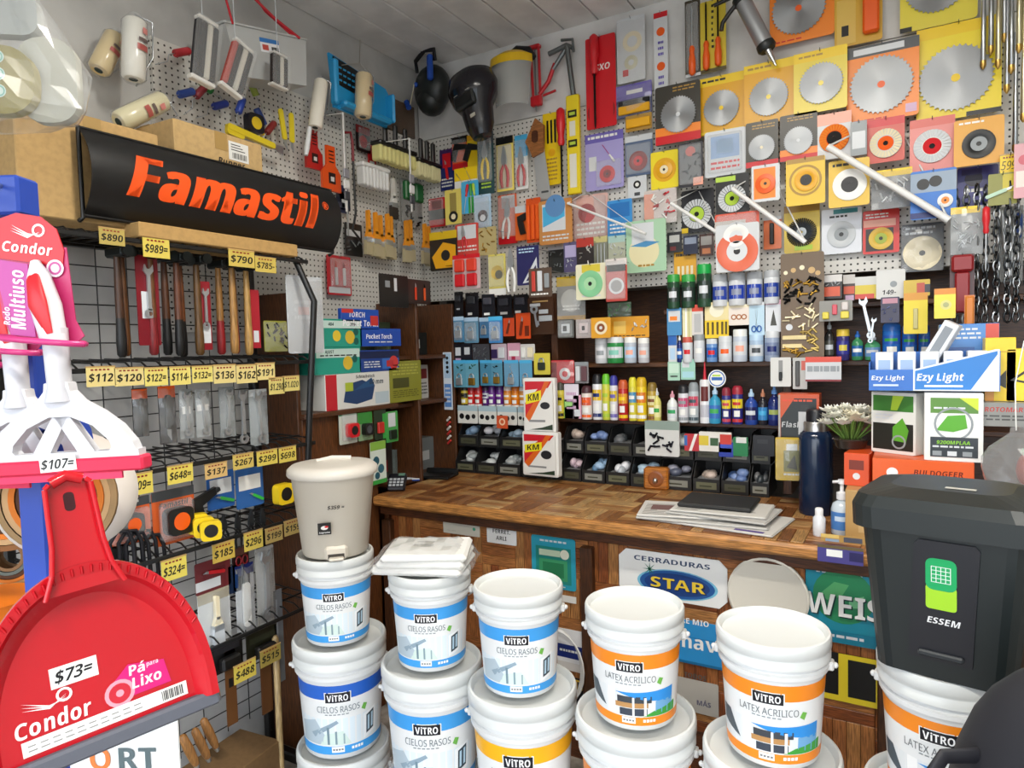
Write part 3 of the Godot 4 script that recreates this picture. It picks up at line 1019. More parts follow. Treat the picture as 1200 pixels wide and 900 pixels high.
		rect.call(0.32, 0.14, 0.38, 0.4, "e8e8e4", 0.0014)
		rect.call(0.6, 0.14, 1.1, 0.34, "6fa7d4", 0.0012)
		poly.call([Vector2(0.3, 0.13), Vector2(1.2, 0.13), Vector2(1.2, 0.27), Vector2(0.55, 0.2)], "3f9a3a", 0.0014)
		word.call("LATEX ACRILICO", 0.0, 0.655, 0.085, "6a6e72", 0.125, false)
		poly.call([Vector2(0.62, 0.6), Vector2(0.72, 0.56), Vector2(0.78, 0.65), Vector2(0.68, 0.67)], "6fb24a", 0.0013)
	else:
		rect.call(-1.2, 0.14, 1.15, 0.52, "dbe6ec", 0.0007)
		poly.call([Vector2(-1.1, 0.14), Vector2(-0.2, 0.14), Vector2(-0.6, 0.5), Vector2(-1.1, 0.42)], "b3c2cb", 0.001)
		poly.call([Vector2(-0.75, 0.3), Vector2(-0.05, 0.5), Vector2(0.0, 0.46), Vector2(-0.65, 0.24)], "8fa4b2", 0.0011)
		poly.call([Vector2(-0.5, 0.14), Vector2(0.3, 0.14), Vector2(0.1, 0.34), Vector2(-0.35, 0.3)], "cfe0d8", 0.0012)
		rect.call(-0.3, 0.15, -0.24, 0.4, "6f8894", 0.0013)
		rect.call(-0.1, 0.15, -0.05, 0.34, "7d96a0", 0.0013)
		rect.call(0.1, 0.15, 0.14, 0.3, "8fa8ae", 0.0013)
		poly.call([Vector2(0.62, 0.14), Vector2(1.0, 0.2), Vector2(1.0, 0.56), Vector2(0.62, 0.5)], "f0f2f2", 0.0011)
		poly.call([Vector2(0.7, 0.2), Vector2(0.94, 0.24), Vector2(0.94, 0.52), Vector2(0.7, 0.47)], "33424c", 0.0013)
		poly.call([Vector2(0.74, 0.24), Vector2(0.8, 0.25), Vector2(0.8, 0.46), Vector2(0.74, 0.45)], "b9d3e2", 0.0015)
		poly.call([Vector2(0.85, 0.26), Vector2(0.91, 0.27), Vector2(0.91, 0.48), Vector2(0.85, 0.47)], "b9d3e2", 0.0015)
		word.call("CIELOS RASOS", 0.0, 0.655, 0.085, "5d6b74", 0.11, false)
		poly.call([Vector2(0.56, 0.6), Vector2(0.66, 0.56), Vector2(0.72, 0.65), Vector2(0.62, 0.67)], "6fb24a", 0.0013)
	for i in 6: rect.call(-0.32 + i * 0.1, 0.575, -0.25 + i * 0.1, 0.59, "8a9094", 0.0013)
	rect.call(-0.31, 0.745, 0.31, 0.905, "f6f6f4", 0.0012)
	rect.call(-0.29, 0.755, 0.29, 0.895, "141416", 0.0014)
	word.call("ViTRO", 0.0, 0.822, 0.09, "fafafa", 0.052, true)
	rect.call(-0.2, 0.03, 0.12, 0.115, "f4f4f2", 0.0013)
	for i in 4: rect.call(-0.17 + i * 0.07, 0.06, -0.12 + i * 0.07, 0.085, "7a7a7a", 0.0016)
	for i in 4: rect.call(0.3 + i * 0.08, 0.05, 0.36 + i * 0.08, 0.09, "f4f4f2", 0.0014)
	part(pail, "wrapped_label", L, "print")
	return o

func buckets():
	var kinds = {}
	var rows = [
		[-1.637, [["cielo_deep", "lowest bucket of the stack carrying the cream pedal bin"], ["cielo_deep", "middle blue banded bucket under the cream bin"], ["cielo", "small blue banded bucket directly under the cream bin"]]],
		[-1.255, [["cielo", "lowest bucket of the stack with the white cloth pack"], ["cielo", "middle blue banded bucket in the cloth pack stack"], ["cielo", "small blue banded bucket carrying a white cloth pack"]]],
		[-0.94, [["latex_yellow", "lowest bucket under the yellow banded one"], ["latex_yellow", "yellow banded large bucket below a small blue banded one"], ["cielo", "small blue banded bucket standing on a yellow banded bucket"]]],
		[-0.606, [["latex", "lowest bucket of the stack before the white locks sign"], ["latex", "large orange banded bucket before the white locks sign"], ["latex", "small orange banded bucket before the white locks sign"]]],
		[-0.274, [["latex", "lowest bucket of the stack before the leaning round lid"], ["latex", "large bucket of the stack before the leaning round lid"], ["latex", "small orange banded bucket with scribbled lid before leaning round lid"]]],
		[0.068, [["latex", "lowest bucket under the black recycling bin"], ["latex", "large bucket with white bail in black bin stack"], ["latex", "orange banded bucket directly under the black recycling bin"]]]]
	for r in rows:
		for i in 3:
			var big = i < 2
			var key = r[1][i][0] + str(big)
			var lab = "white paint bucket, " + r[1][i][1]
			var b: Node3D
			if not kinds.has(key):
				b = bucket(r[1][i][0], 0.153 if big else 0.125, 0.362 if big else 0.282, lab)
				kinds[key] = b
			else:
				b = copy(kinds[key], lab)
			b.position = Vector3(r[0] + rr(-0.004, 0.004), [0.0, 0.3615, 0.723][i], -1.62 + rr(-0.004, 0.004))
			b.rotation.y = atan2(-r[0], 1.62) - 0.1 + rr(-0.06, 0.06)

func stack_toppers():
	# cream pedal bin
	var o = thing("pedal_bin", "cream plastic pedal bin with a lid on stacked buckets", "bin", Vector3(-1.637, 1.005, -1.62), atan2(1.637, 1.62))
	var m := MB.new()
	m.paint("cbc3b5").lathe(Vector3.ZERO, [[0.102, 0], [0.106, 0.006], [0.132, 0.25], [0.137, 0.256], [0.137, 0.266]], 36)
	var pb = part(o, "body", m, "plastic")
	m = MB.new()
	m.paint("d6d0c5").lathe(Vector3.ZERO, [[0.142, 0.256], [0.146, 0.262], [0.144, 0.278], [0.13, 0.29], [0.11, 0.293], [0.0001, 0.30]], 36, false)
	m.tube([Vector3(-0.05, 0.293, -0.02), Vector3(0, 0.302, -0.02), Vector3(0.06, 0.298, -0.02)], 0.012, 6, 0.4)
	part(o, "lid", m, "plastic")
	m = MB.new()
	m.paint("cfc7b8").box(Vector3(0.0, 0.022, 0.102), Vector3(0.072, 0.044, 0.03), 0.008)
	m.paint("3a342c").box(Vector3(0.0, 0.014, 0.1172), Vector3(0.05, 0.014, 0.002))
	m.paint("d4ccbd").box(Vector3(0.0, 0.008, 0.125), Vector3(0.046, 0.008, 0.03), 0.003)
	part(o, "pedal", m, "plastic")
	m = MB.new()
	m.xf = Transform3D(Basis(Vector3.RIGHT, 0.1), Vector3(0, 0, 0.1095))
	m.paint("18181a").flat(-0.052, 0.09, -0.012, 0.128, 0.0105)
	m.paint("e8e4e0").ring(-0.032, 0.112, 0, 0.011, 0.011, 14, 0.6)
	m.paint("c82a2a").ring(-0.026, 0.115, 0, 0.006, 0.0114, 10, 0.6)
	write(m, "Soprano", -0.032, 0.097, 0.005, 0.011, "e8e8e8", 0.032)
	write(m, "$359 =", 0.005, 0.175, 0.012, 0.0118, "k", 0.05, 0.2)
	part(pb, "sticker", m, "print")
	# cloth pack in film
	o = thing("cloth_pack", "flat pack of white cloths wrapped in clear film on bucket", "pack", Vector3(-1.262, 1.004, -1.61), 0.42)
	m = MB.new()
	m.paint("e6e5e0")
	for i in 3:
		m.xf = Transform3D(Basis(Vector3.UP, 0.07 * (i - 1)), Vector3(0.006 * i, 0.014 + 0.020 * i, 0))
		m.box(Vector3.ZERO, Vector3(0.27 - 0.01 * i, 0.022, 0.20), 0.009)
	part(o, "cloths", m, "matte")
	m = MB.new()
	var N = 10
	for i in N:
		for j in N:
			var qd = []
			for e in [[i, j], [i + 1, j], [i + 1, j + 1], [i, j + 1]]:
				var u = float(e[0]) / N * 2 - 1
				var v = float(e[1]) / N * 2 - 1
				var edge = max(abs(u), abs(v))
				qd.append(Vector3(u * 0.155, 0.075 - 0.06 * pow(edge, 6.0) + 0.004 * sin(e[0] * 2.3 + e[1] * 1.1), v * 0.115))
			m.quad(qd[0], qd[1], qd[2], qd[3])
	part(o, "film", m, "film")
	m = MB.new()
	m.xf = Transform3D(Basis(Vector3.RIGHT, -PI / 2), Vector3(0, 0.0695, 0))
	write(m, "PAÑOS", 0, 0.03, 0.012, 0.0, "8a8a86", 0.05)
	write(m, "BLANCO", 0.0, -0.005, 0.014, 0.0, "55554f", 0.06)
	part(o, "print", m, "matte")
	# black recycling bin
	o = thing("recycling_bin", "black plastic lidded bin with green sticker standing on bucket", "bin", Vector3(0.075, 1.006, -1.60), -0.2)
	o.scale = Vector3(1, 0.94, 1)
	m = MB.new()
	var ringp = func(w, d, y, r):
		var out = []
		for p in rect2(-w / 2, -d / 2, w / 2, d / 2, r, 4): out.append(Vector3(p.x, y, -p.y))
		return out
	m.paint("1b1d20")
	var loft = func(mb, A, B):
		for i in A.size():
			var j = (i + 1) % A.size()
			mb.quad(A[i], A[j], B[j], B[i])
	var l0 = ringp.call(0.235, 0.21, 0.0, 0.035)
	var l1 = ringp.call(0.285, 0.25, 0.31, 0.04)
	loft.call(m, l0, l1)
	part(o, "body", m, "plastic")
	m = MB.new()
	m.paint("212326")
	var a0 = ringp.call(0.315, 0.28, 0.30, 0.045)
	var a1 = ringp.call(0.318, 0.283, 0.345, 0.045)
	var a2 = ringp.call(0.30, 0.262, 0.368, 0.045)
	var a3 = ringp.call(0.2, 0.16, 0.382, 0.04)
	loft.call(m, a0, a1); loft.call(m, a1, a2); loft.call(m, a2, a3)
	var fan = MB.new()
	for i in a3.size() - 2: m.tri(a3[0], a3[i + 1], a3[i + 2], Vector3.UP, Vector3.UP, Vector3.UP)
	m.paint("b8b4a8")
	m.box(Vector3(0.02, 0.3835, 0.05), Vector3(0.05, 0.001, 0.012))
	part(o, "lid", m, "plastic")
	m = MB.new()
	m.xf = Transform3D(Basis(Vector3.RIGHT, 0.064), Vector3(0, 0, 0.107))
	m.paint("191b1e").slab([Vector2(-0.055, 0.04), Vector2(0.05, 0.04), Vector2(0.062, 0.28), Vector2(0.055, 0.29), Vector2(-0.035, 0.29), Vector2(-0.043, 0.28)], -0.004, 0.003)
	m.paint("2a2d31").box(Vector3(0.0, 0.055, 0.006), Vector3(0.075, 0.012, 0.01), 0.003)
	part(o, "front_panel", m, "plastic")
	m = MB.new()
	m.xf = Transform3D(Basis(Vector3.RIGHT, 0.064), Vector3(0, 0, 0.1105))
	m.paint("14a05a").slab(rect2(-0.024, 0.19, 0.026, 0.255, 0.012), -0.001, 0.0006)
	m.paint("9ed02a").slab(rect2(-0.024, 0.15, 0.026, 0.2, 0.006), -0.001, 0.0005)
	m.paint("e8f4ec")
	for i in 5:
		m.flat(-0.015, 0.206 + i * 0.008, 0.017, 0.2072 + i * 0.008, 0.001)
		m.flat(-0.015 + i * 0.0077, 0.206, -0.0138 + i * 0.0077, 0.238, 0.001)
	write(m, "ESSEM", 0.005, 0.126, 0.013, 0.0006, "e4e4e4", 0.052, 0.2)
	part(o, "sticker", m, "print")
	# backpack leaning into the frame
	o = thing("backpack", "dark grey fabric backpack with black strap and buckle beside buckets", "backpack", Vector3(0.183, 0.871, -1.241), 0.3)
	m = MB.new()
	m.paint("141519")
	m.ball(Vector3(0.02, 0.05, 0), Vector3(0.155, 0.25, 0.12), 22, 14)
	m.ball(Vector3(0.03, 0.0, 0.05), Vector3(0.12, 0.18, 0.09), 18, 10)
	part(o, "bag", m, "pile")
	m = MB.new()
	m.paint("1a1b1f")
	var P = []
	for i in 14:
		var a = PI * 0.95 * i / 13 + 0.1
		P.append(Vector3(0.03 - cos(a) * 0.118, 0.015 + sin(a) * 0.19, 0.118))
	m.tube(P, 0.012, 6, 0.6)
	part(o, "piping", m, "rubber")
	m = MB.new()
	m.paint("131316")
	m.tube([Vector3(-0.11, 0.17, 0.03), Vector3(-0.16, 0.175, 0.05), Vector3(-0.185, 0.14, 0.06), Vector3(-0.19, 0.10, 0.06)], 0.013, 8, 0.5)
	var st = part(o, "strap", m, "rubber")
	m = MB.new()
	m.paint("131316").box(Vector3(-0.15, 0.09, 0.07), Vector3(0.1, 0.04, 0.025), 0.008)
	part(st, "buckle", m, "rubber")
	m = MB.new()
	m.paint("c9ccd0").ball(Vector3(-0.195, 0.105, 0.08), 0.007, 8, 6)
	part(o, "stud", m, "steel")

# ---------- counter front signs ----------
func sign_plate(called, label, cat, p0: Vector3, p1: Vector3, z: float, spec: String, corner := 0.0):
	var w = abs(p1.x - p0.x)
	var h = abs(p0.y - p1.y)
	var o = thing(called, label, cat, Vector3((p0.x + p1.x) / 2, min(p0.y, p1.y), z))
	b_card(o, w, h, spec, 0.002)
	return o
func signs():
	var z = -2.404
	sign_plate("plate", "blank cream metal plate on the counter front", "plate", Vector3(-1.773, 0.906, -2.400), Vector3(-1.582, 0.853, -2.400), z, "d6d2c4;c .85 .6 .04 4aa080;l .1 .2 .4 .3 1 c0bcb0")
	var o = sign_plate("name_plate", "white plate with small black lettering on the counter front", "sign", Vector3(-1.546, 0.916, -2.400), Vector3(-1.402, 0.838, -2.400), z, "f0f0ee")
	var m := MB.new()
	var w = 0.115
	write(m, "FERRET.", 0, 0.052, 0.017, 0.003, "2a2a2a", 0.085)
	write(m, "ARLI", 0, 0.024, 0.017, 0.003, "2a2a2a", 0.05)
	part(o, "lettering", m, "print")
	sign_plate("poster", "teal poster with green picture frame on the counter front", "poster", Vector3(-1.332, 0.897, -2.400), Vector3(-1.135, 0.688, -2.400), z, "2c9fb8;l .2 .86 .8 .94 1 e;r .1 .1 .9 .8 1f8a80;r .18 .62 .66 .74 c8dcc0;c .76 .68 .1 e8ecd8;r .18 .16 .82 .56 3f9a6a;r .26 .22 .74 .5 2a7a50;l .2 .02 .8 .07 1 e")
	sign_plate("paper_note", "white paper strip under the teal poster", "paper", Vector3(-1.268, 0.666, -2.400), Vector3(-1.136, 0.639, -2.400), z, "e8e6e0")
	# locks sign with cut corners
	var a: Vector3 = Vector3(-0.952, 0.891, -2.390)
	var b: Vector3 = Vector3(-0.550, 0.718, -2.390)
	o = thing("locks_sign", "white board with blue oval and yellow lettering on counter", "sign", Vector3((a.x + b.x) / 2, b.y, -2.403))
	w = b.x - a.x
	var h = a.y - b.y
	m = MB.new()
	var c = 0.028
	m.paint("f1f1ee").slab([Vector2(-w / 2 + c, 0), Vector2(w / 2 - c, 0), Vector2(w / 2, c), Vector2(w / 2, h - c), Vector2(w / 2 - c, h), Vector2(-w / 2 + c, h), Vector2(-w / 2, h - c), Vector2(-w / 2, c)], 0, 0.004)
	part(o, "board", m, "print")
	m = MB.new()
	write(m, "CERRADURAS", 0.0, h * 0.83, h * 0.105, 0.0046, "3a4a68", w * 0.70, 0.0)
	m.xf = Transform3D(Basis.IDENTITY, Vector3(0.02, h * 0.36, 0.0046))
	m.paint("2a5a9c").ring(0, 0, 0, w * 0.36, 0, 36, 0.36)
	m.paint("7ac0dc").ring(0, 0, w * 0.345, w * 0.37, 0.0003, 36, 0.36)
	m.paint("1e3f7c").ring(0.0, 0, 0, w * 0.3, 0.0003, 36, 0.33)
	write(m, "STAR", 0.005, -0.004, h * 0.22, 0.0008, "1a2a4a", w * 0.52)
	write(m, "STAR", 0.002, 0.0, h * 0.22, 0.0011, "e8c83a", w * 0.5)
	m.xf = Transform3D(Basis.IDENTITY, Vector3(-w * 0.2, h * 0.62, 0.005))
	m.paint("2f7a5a")
	for i in 4:
		var d = Vector2(0, 0.028).rotated(PI / 4 * i)
		var e = Vector2(0.0025, 0).rotated(PI / 4 * i)
		m.slab([d, e, -d, -e], 0, 0)
	part(o, "lettering", m, "print")
	o = sign_plate("blue_sign", "sky blue sign with white lettering behind orange buckets", "sign", Vector3(-0.774, 0.656, -2.400), Vector3(-0.560, 0.495, -2.400), z, "2f93d4;r 0 .6 1 .62 1f7ab8;r 0 0 1 .06 1c6a9c")
	m = MB.new()
	write(m, "RE MIO", 0.0, 0.158, 0.02, 0.0035, "f4f4f4", 0.1)
	part(o, "lettering", m, "print")
	m = MB.new()
	write(m, "mav", 0.0, 0.082, 0.05, 0.0035, "f6f6f6", 0.15)
	part(o, "lettering", m, "print")
	o = sign_plate("grey_sign", "grey sheet with faded print under the blue sign", "sign", Vector3(-0.770, 0.438, -2.400), Vector3(-0.585, 0.317, -2.400), z, "b8b4ac")
	m = MB.new()
	write(m, "TODOS", 0.01, 0.135, 0.018, 0.0035, "5a5a58", 0.08)
	part(o, "lettering", m, "print")
	m = MB.new()
	write(m, "MÁS", 0.04, 0.04, 0.018, 0.0035, "6a6a80", 0.05)
	part(o, "lettering", m, "print")
	o = sign_plate("white_blue_sign", "small white and blue sign low behind the stacks", "sign", Vector3(-1.225, 0.530, -2.400), Vector3(-1.109, 0.362, -2.400), z, "e8e8ea;r 0 .3 1 .62 1c2c7a;l .1 .4 .9 .52 1 w;r 0 0 1 .2 d8d4d0")
	o = sign_plate("black_sign", "dark sign with yellow and white letters low behind buckets", "sign", Vector3(-1.219, 0.337, -2.400), Vector3(-1.090, 0.228, -2.400), z, "20242e")
	m = MB.new()
	write(m, "AD", 0.0, 0.08, 0.045, 0.0035, "e0b83a", 0.09)
	part(o, "lettering", m, "print")
	o = sign_plate("globe_poster", "teal poster with green globe and big white letters", "poster", Vector3(-0.296, 0.921, -2.400), Vector3(-0.081, 0.670, -2.400), z, "1f8aa0;l .15 .88 .8 .94 1 e;c .52 .62 .42 2c8a5a;p 5ab070 .2 .62 .4 .8 .6 .78 .5 .62 .3 .55;p 7ac890 .6 .6 .8 .66 .78 .5 .6 .48;r 0 0 1 .16 1a7a94;l .2 .04 .8 .12 1 e")
	m = MB.new()
	write(m, "WEIS", 0.012, 0.12, 0.07, 0.0075, "123a3a", 0.22)
	write(m, "WEIS", 0.008, 0.124, 0.07, 0.008, "f4f4f0", 0.22)
	part(o, "lettering", m, "print")
	sign_plate("purple_card", "purple pack with white slip at the counter edge", "pack", Vector3(-0.250, 1.016, -2.310), Vector3(-0.121, 0.961, -2.310), -2.312, "4a4488;r .2 .35 .55 .75 w;r .7 .2 1 .7 2a2458;r 0 .82 1 1 6a5a3a")
	sign_plate("magazine_pack", "colourful flat pack at the counter edge above purple pack", "pack", Vector3(-0.240, 1.050, -2.310), Vector3(-0.111, 1.028, -2.310), -2.312, "b08a4a;r 0 .5 .4 1 d8b86a;r .5 .1 .9 .8 4a4a58;r .1 0 .4 .4 8a9ab0")
	o = sign_plate("yellow_sign", "black and yellow number sign low on the counter", "sign", Vector3(-0.250, 0.636, -2.400), Vector3(-0.076, 0.477, -2.400), z, "17171a;r .3 0 .46 1 e8d030;r .3 .9 1 1 e8d030;r 0 0 1 .12 e8d030;r .92 .12 1 .9 e8d030")
	# round lid leaning on the counter
	o = thing("bucket_lid", "loose off white bucket lid propped flat against the counter front", "lid", Vector3(-0.413, 0.799, -2.390), 0.0)
	m = MB.new()
	m.xf = Transform3D(Basis(Vector3.RIGHT, PI / 2), Vector3.ZERO)
	m.paint("ded9cc").lathe(Vector3.ZERO, [[0.128, 0], [0.132, 0.004], [0.132, 0.014], [0.126, 0.018], [0.12, 0.014], [0.0001, 0.013]], 32)
	part(o, "disc", m, "plastic")
	# white cable loop
	m = MB.new()
	m.paint("e4e4e2")
	for r in 3:
		var P = []
		for i in 25: P.append(Vector3(cos(TAU * i / 24) * (0.1 + 0.008 * r), sin(TAU * i / 24) * 0.15, 0.006 * r + 0.004))
		m.tube(P, 0.004, 5)
	o = thing("cable_loop", "coil of white cable hanging on the counter front", "cable", Vector3(-1.208, 0.384, -2.380))
	part(o, "coil", m, "plastic")

# ---------- on the counter ----------
func counter_goods():
	var o
	var m: MB
	# thermos
	o = thing("thermos_flask", "navy blue steel thermos flask with bare metal neck on counter", "flask", Vector3(-0.307, 1.0, -2.79))
	m = MB.new()
	m.paint("1a2742").lathe(Vector3.ZERO, [[0.058, 0], [0.06, 0.004], [0.06, 0.285], [0.055, 0.305], [0.043, 0.315]], 30)
	part(o, "body", m, "gloss")
	m = MB.new()
	m.paint("c4c2be").lathe(Vector3.ZERO, [[0.043, 0.312], [0.043, 0.345], [0.040, 0.35]], 26)
	part(o, "neck", m, "steel")
	m = MB.new()
	m.paint("1c1c20").lathe(Vector3.ZERO, [[0.034, 0.348], [0.034, 0.385], [0.028, 0.395]], 20)
	part(o, "stopper", m, "plastic")
	# newspapers
	var base: Vector3 = Vector3(-0.63, 1.0005, -2.57)
	var cols = ["cfccc6", "c4c2bd", "d8d5cf", "bfbdb8", "d2cfc8"]
	for i in 5:
		var n = thing("newspaper", ["folded newspaper at the bottom of the pile on the counter", "grey newspaper second in the pile under a black folder", "newspaper with a red photo jutting out of the pile", "thick folded newspaper below the black folder", "thin newspaper directly under the black folder"][i], "newspaper", base + Vector3([0.0, -0.03, -0.11, 0.03, 0.02][i], 0.0075 * i, [0.03, 0.02, 0.01, 0.0, -0.02][i]), [-0.12, 0.06, 0.2, -0.08, 0.03][i], "newspapers on the counter")
		m = MB.new()
		m.paint(cols[i])
		var sz = Vector3([0.5, 0.46, 0.34, 0.36, 0.34][i], 0.007, [0.28, 0.27, 0.24, 0.24, 0.22][i])
		m.box(Vector3(0, 0.0037, 0), sz, 0.0015)
		m.paint("b4b2ae").box(Vector3(0.004, 0.0036, 0.003), Vector3(sz.x * 1.005, 0.001, sz.z * 1.005))
		part(n, "sheets", m, "matte")
		m = MB.new()
		m.xf = Transform3D(Basis(Vector3.RIGHT, -PI / 2), Vector3(0, 0.0074, 0))
		m.paint("55534f")
		for k in 9: m.flat(-sz.x * 0.45, -sz.z * 0.42 + k * 0.02, -sz.x * 0.45 + rr(0.1, 0.9) * sz.x, -sz.z * 0.42 + k * 0.02 + 0.005, 0.0003)
		if i == 2:
			m.paint("7a5a58").flat(-0.13, -0.03, -0.02, 0.05, 0.0005)
			m.paint("b8303a").flat(-0.04, -0.03, 0.0, 0.0, 0.0007)
		if i == 0: m.paint("5a4a8a").flat(0.12, -0.13, 0.22, -0.11, 0.0005)
		part(n, "print", m, "matte")
	o = thing("black_folder", "flat black folder lying on the newspapers", "folder", base + Vector3(0.0, 0.0385, -0.06), 0.02)
	m = MB.new()
	m.paint("222224").box(Vector3(0, 0.008, 0), Vector3(0.27, 0.016, 0.21), 0.005)
	part(o, "cover", m, "rubber")
	# orange bracket with a knob
	o = thing("pulley_block", "orange block with a steel knob standing on the counter", "block", Vector3(-0.990, 1.000, -2.973), 0.1)
	m = MB.new()
	m.paint("c77828").box(Vector3(0, 0.05, 0), Vector3(0.11, 0.10, 0.05), 0.008)
	part(o, "block", m, "wood")
	m = MB.new()
	m.xf = Transform3D(Basis(Vector3.RIGHT, PI / 2), Vector3(0, 0.05, 0.025))
	m.paint("8a4a1a").lathe(Vector3.ZERO, [[0.036, 0], [0.036, 0.002], [0.028, 0.004]], 20)
	part(o, "ring", m, "plastic")
	m = MB.new()
	m.paint("d0d0d0").ball(Vector3(0.0, 0.045, 0.034), 0.012, 10, 7)
	part(o, "knob", m, "steel")
	# card terminal, dish, papers
	o = thing("card_terminal", "small black card terminal with keys at the counter end", "terminal", Vector3(-2.074, 1.000, -2.448), 0.5)
	m = MB.new()
	m.xf = Transform3D(Basis(Vector3.RIGHT, -0.9), Vector3(0, 0.008, 0))
	m.paint("1b1c1f").box(Vector3(0, 0.045, 0.0), Vector3(0.085, 0.1, 0.03), 0.008)
	part(o, "body", m, "plastic")
	m = MB.new()
	m.xf = Transform3D(Basis(Vector3.RIGHT, -0.9), Vector3(0, 0.008, 0.0))
	m.paint("5a7a6a").box(Vector3(0.02, 0.08, 0.0155), Vector3(0.03, 0.016, 0.002))
	for i in 4:
		for j in 3: m.paint("b8bcc0").box(Vector3(-0.027 + i * 0.018, 0.015 + j * 0.018, 0.016), Vector3(0.013, 0.011, 0.003))
	part(o, "keys", m, "plastic")
	o = thing("black_tray", "shallow black tray near the counter's wall end", "tray", Vector3(-2.105, 1.000, -2.817), 0.2)
	m = MB.new()
	m.paint("17181a").box(Vector3(0, 0.008, 0), Vector3(0.18, 0.016, 0.14), 0.005)
	m.box(Vector3(0, 0.022, -0.06), Vector3(0.18, 0.03, 0.02), 0.006)
	part(o, "tray", m, "plastic")
	o = thing("paper_pad", "white and blue paper pad beside the card terminal", "paper pad", Vector3(-2.224, 1.000, -2.695), 0.6)
	m = MB.new()
	m.paint("d8dae0").box(Vector3(0, 0.006, 0), Vector3(0.16, 0.012, 0.1), 0.002)
	m.paint("2a4a9a").box(Vector3(0, 0.004, 0.05), Vector3(0.16, 0.006, 0.003))
	part(o, "pad", m, "matte")
	# hand sanitiser and small bottle
	o = thing("sanitiser_bottle", "clear pump bottle with blue label on the counter edge", "bottle", Vector3(-0.197, 1.0, -2.52), 0.1)
	m = MB.new()
	m.paint("c9d4dc").lathe(Vector3.ZERO, [[0.03, 0], [0.034, 0.006], [0.034, 0.085], [0.028, 0.105], [0.013, 0.115], [0.013, 0.122]], 22)
	part(o, "bottle", m, "gloss")
	m = MB.new()
	cyl_print(m, 0.0348, 0.02, 0.08, "4a7ec0")
	cyl_print(m, 0.0352, 0.05, 0.066, "c8dcf0", -0.7, 0.7)
	part(o, "label", m, "print")
	m = MB.new()
	m.paint("e8e8ea").lathe(Vector3.ZERO, [[0.017, 0.12], [0.017, 0.142], [0.006, 0.146], [0.006, 0.17], [0.012, 0.172], [0.012, 0.186]], 16)
	m.tube([Vector3(0, 0.18, 0), Vector3(-0.028, 0.178, 0.01)], 0.005, 6)
	part(o, "pump", m, "plastic")
	o = thing("small_bottle", "small white bottle beside the pump bottle", "bottle", Vector3(-0.262, 1.0, -2.47))
	m = MB.new()
	m.paint("dfe2e6").lathe(Vector3.ZERO, [[0.018, 0], [0.02, 0.004], [0.02, 0.06], [0.012, 0.07]], 16)
	part(o, "bottle", m, "gloss")
	m = MB.new()
	m.paint("f0f0f0").lathe(Vector3.ZERO, [[0.013, 0.068], [0.013, 0.09], [0.01, 0.094]], 12)
	part(o, "cap", m, "plastic")
	# orange carton, lamp cartons, blue tray of lamps, yellow cartons
	o = thing("orange_carton", "flat orange tool carton on the counter behind black bin", "carton", Vector3(0.032, 1.172, -2.42))
	b_box(o, 0.268, 0.108, "e2602a;.28;t .66 .66 .15 6a2010 BULDOGFER;t .6 .36 .1 f0d8c8 AMOLADORA;c .2 .62 .06 w;l .1 .3 .3 .42 1 k")
	o = thing("tool_carton", "wide tan carton on the counter under the orange cartons", "carton", Vector3(0.0, 1.001, -2.43))
	b_box(o, 0.36, 0.17, "b8935a;.27;r .1 .2 .5 .7 c9a873")
	o = thing("orange_carton", "small orange carton under the white flowers", "carton", Vector3(-0.152, 1.172, -2.5), -0.12)
	b_box(o, 0.075, 0.108, "d8501f;.2;r .2 .5 .8 .8 7a2a14;c .5 .3 .15 e")
	for i in 2:
		o = thing("lamp_carton", ["white lamp carton with green lime front standing on the orange carton", "dark green lamp carton with lime picture beside the flowers"][i], "carton", [Vector3(0.113, 1.281, -2.432), Vector3(-0.048, 1.281, -2.53)][i], [0.0, -0.5][i])
		if i == 0: b_box(o, 0.15, 0.205, "e8e8e4;.14;r .1 .72 .92 .95 5a8a3a;p c8d83a .6 .95 .92 .95 .92 .76;l .16 .76 .7 .82 1 e;p 5aa830 .2 .46 .4 .68 .7 .7 .74 .5 .5 .44;o .5 .56 .3 .34 a;r .1 .06 .92 .36 3a3f44;t .5 .28 .055 8ac83a 9200MPLAA;l .14 .18 .88 .24 1 e;r .14 .08 .3 .15 a;r .4 .08 .56 .15 e;r .66 .08 .82 .15 a")
		else: b_box(o, 0.145, 0.2, "dcdcd6;.14;r .04 .7 .96 .96 3f7a34;p a8c83a .5 .96 .75 .96 .6 .72 .45 .72;r .04 .06 .96 .5 23261f;p 5aa030 .5 .22 .5 .44 .72 .6 .86 .4 .8 .2;o .64 .2 .12 .16 a;l .1 .55 .5 .66 2 e")
	o = thing("lamp_display_tray", "blue and white open display tray of lamp boxes", "display tray", Vector3(0.058, 1.491, -2.470), 0.0)
	m = MB.new()
	m.paint("2f6cc0")
	m.box(Vector3(0, 0.005, -0.06), Vector3(0.345, 0.01, 0.12))
	m.box(Vector3(0, 0.033, 0), Vector3(0.345, 0.066, 0.003))
	m.box(Vector3(-0.171, 0.045, -0.06), Vector3(0.003, 0.09, 0.12))
	m.box(Vector3(0.171, 0.06, -0.06), Vector3(0.003, 0.12, 0.12))
	m.box(Vector3(0, 0.06, -0.12), Vector3(0.345, 0.12, 0.003))
	part(o, "tray", m, "print")
	m = MB.new()
	m.paint("dfe8f2").slab([Vector2(-0.05, 0.0), Vector2(0.17, 0.0), Vector2(0.17, 0.125), Vector2(0.16, 0.125), Vector2(-0.05, 0.066)], 0.002, 0.003)
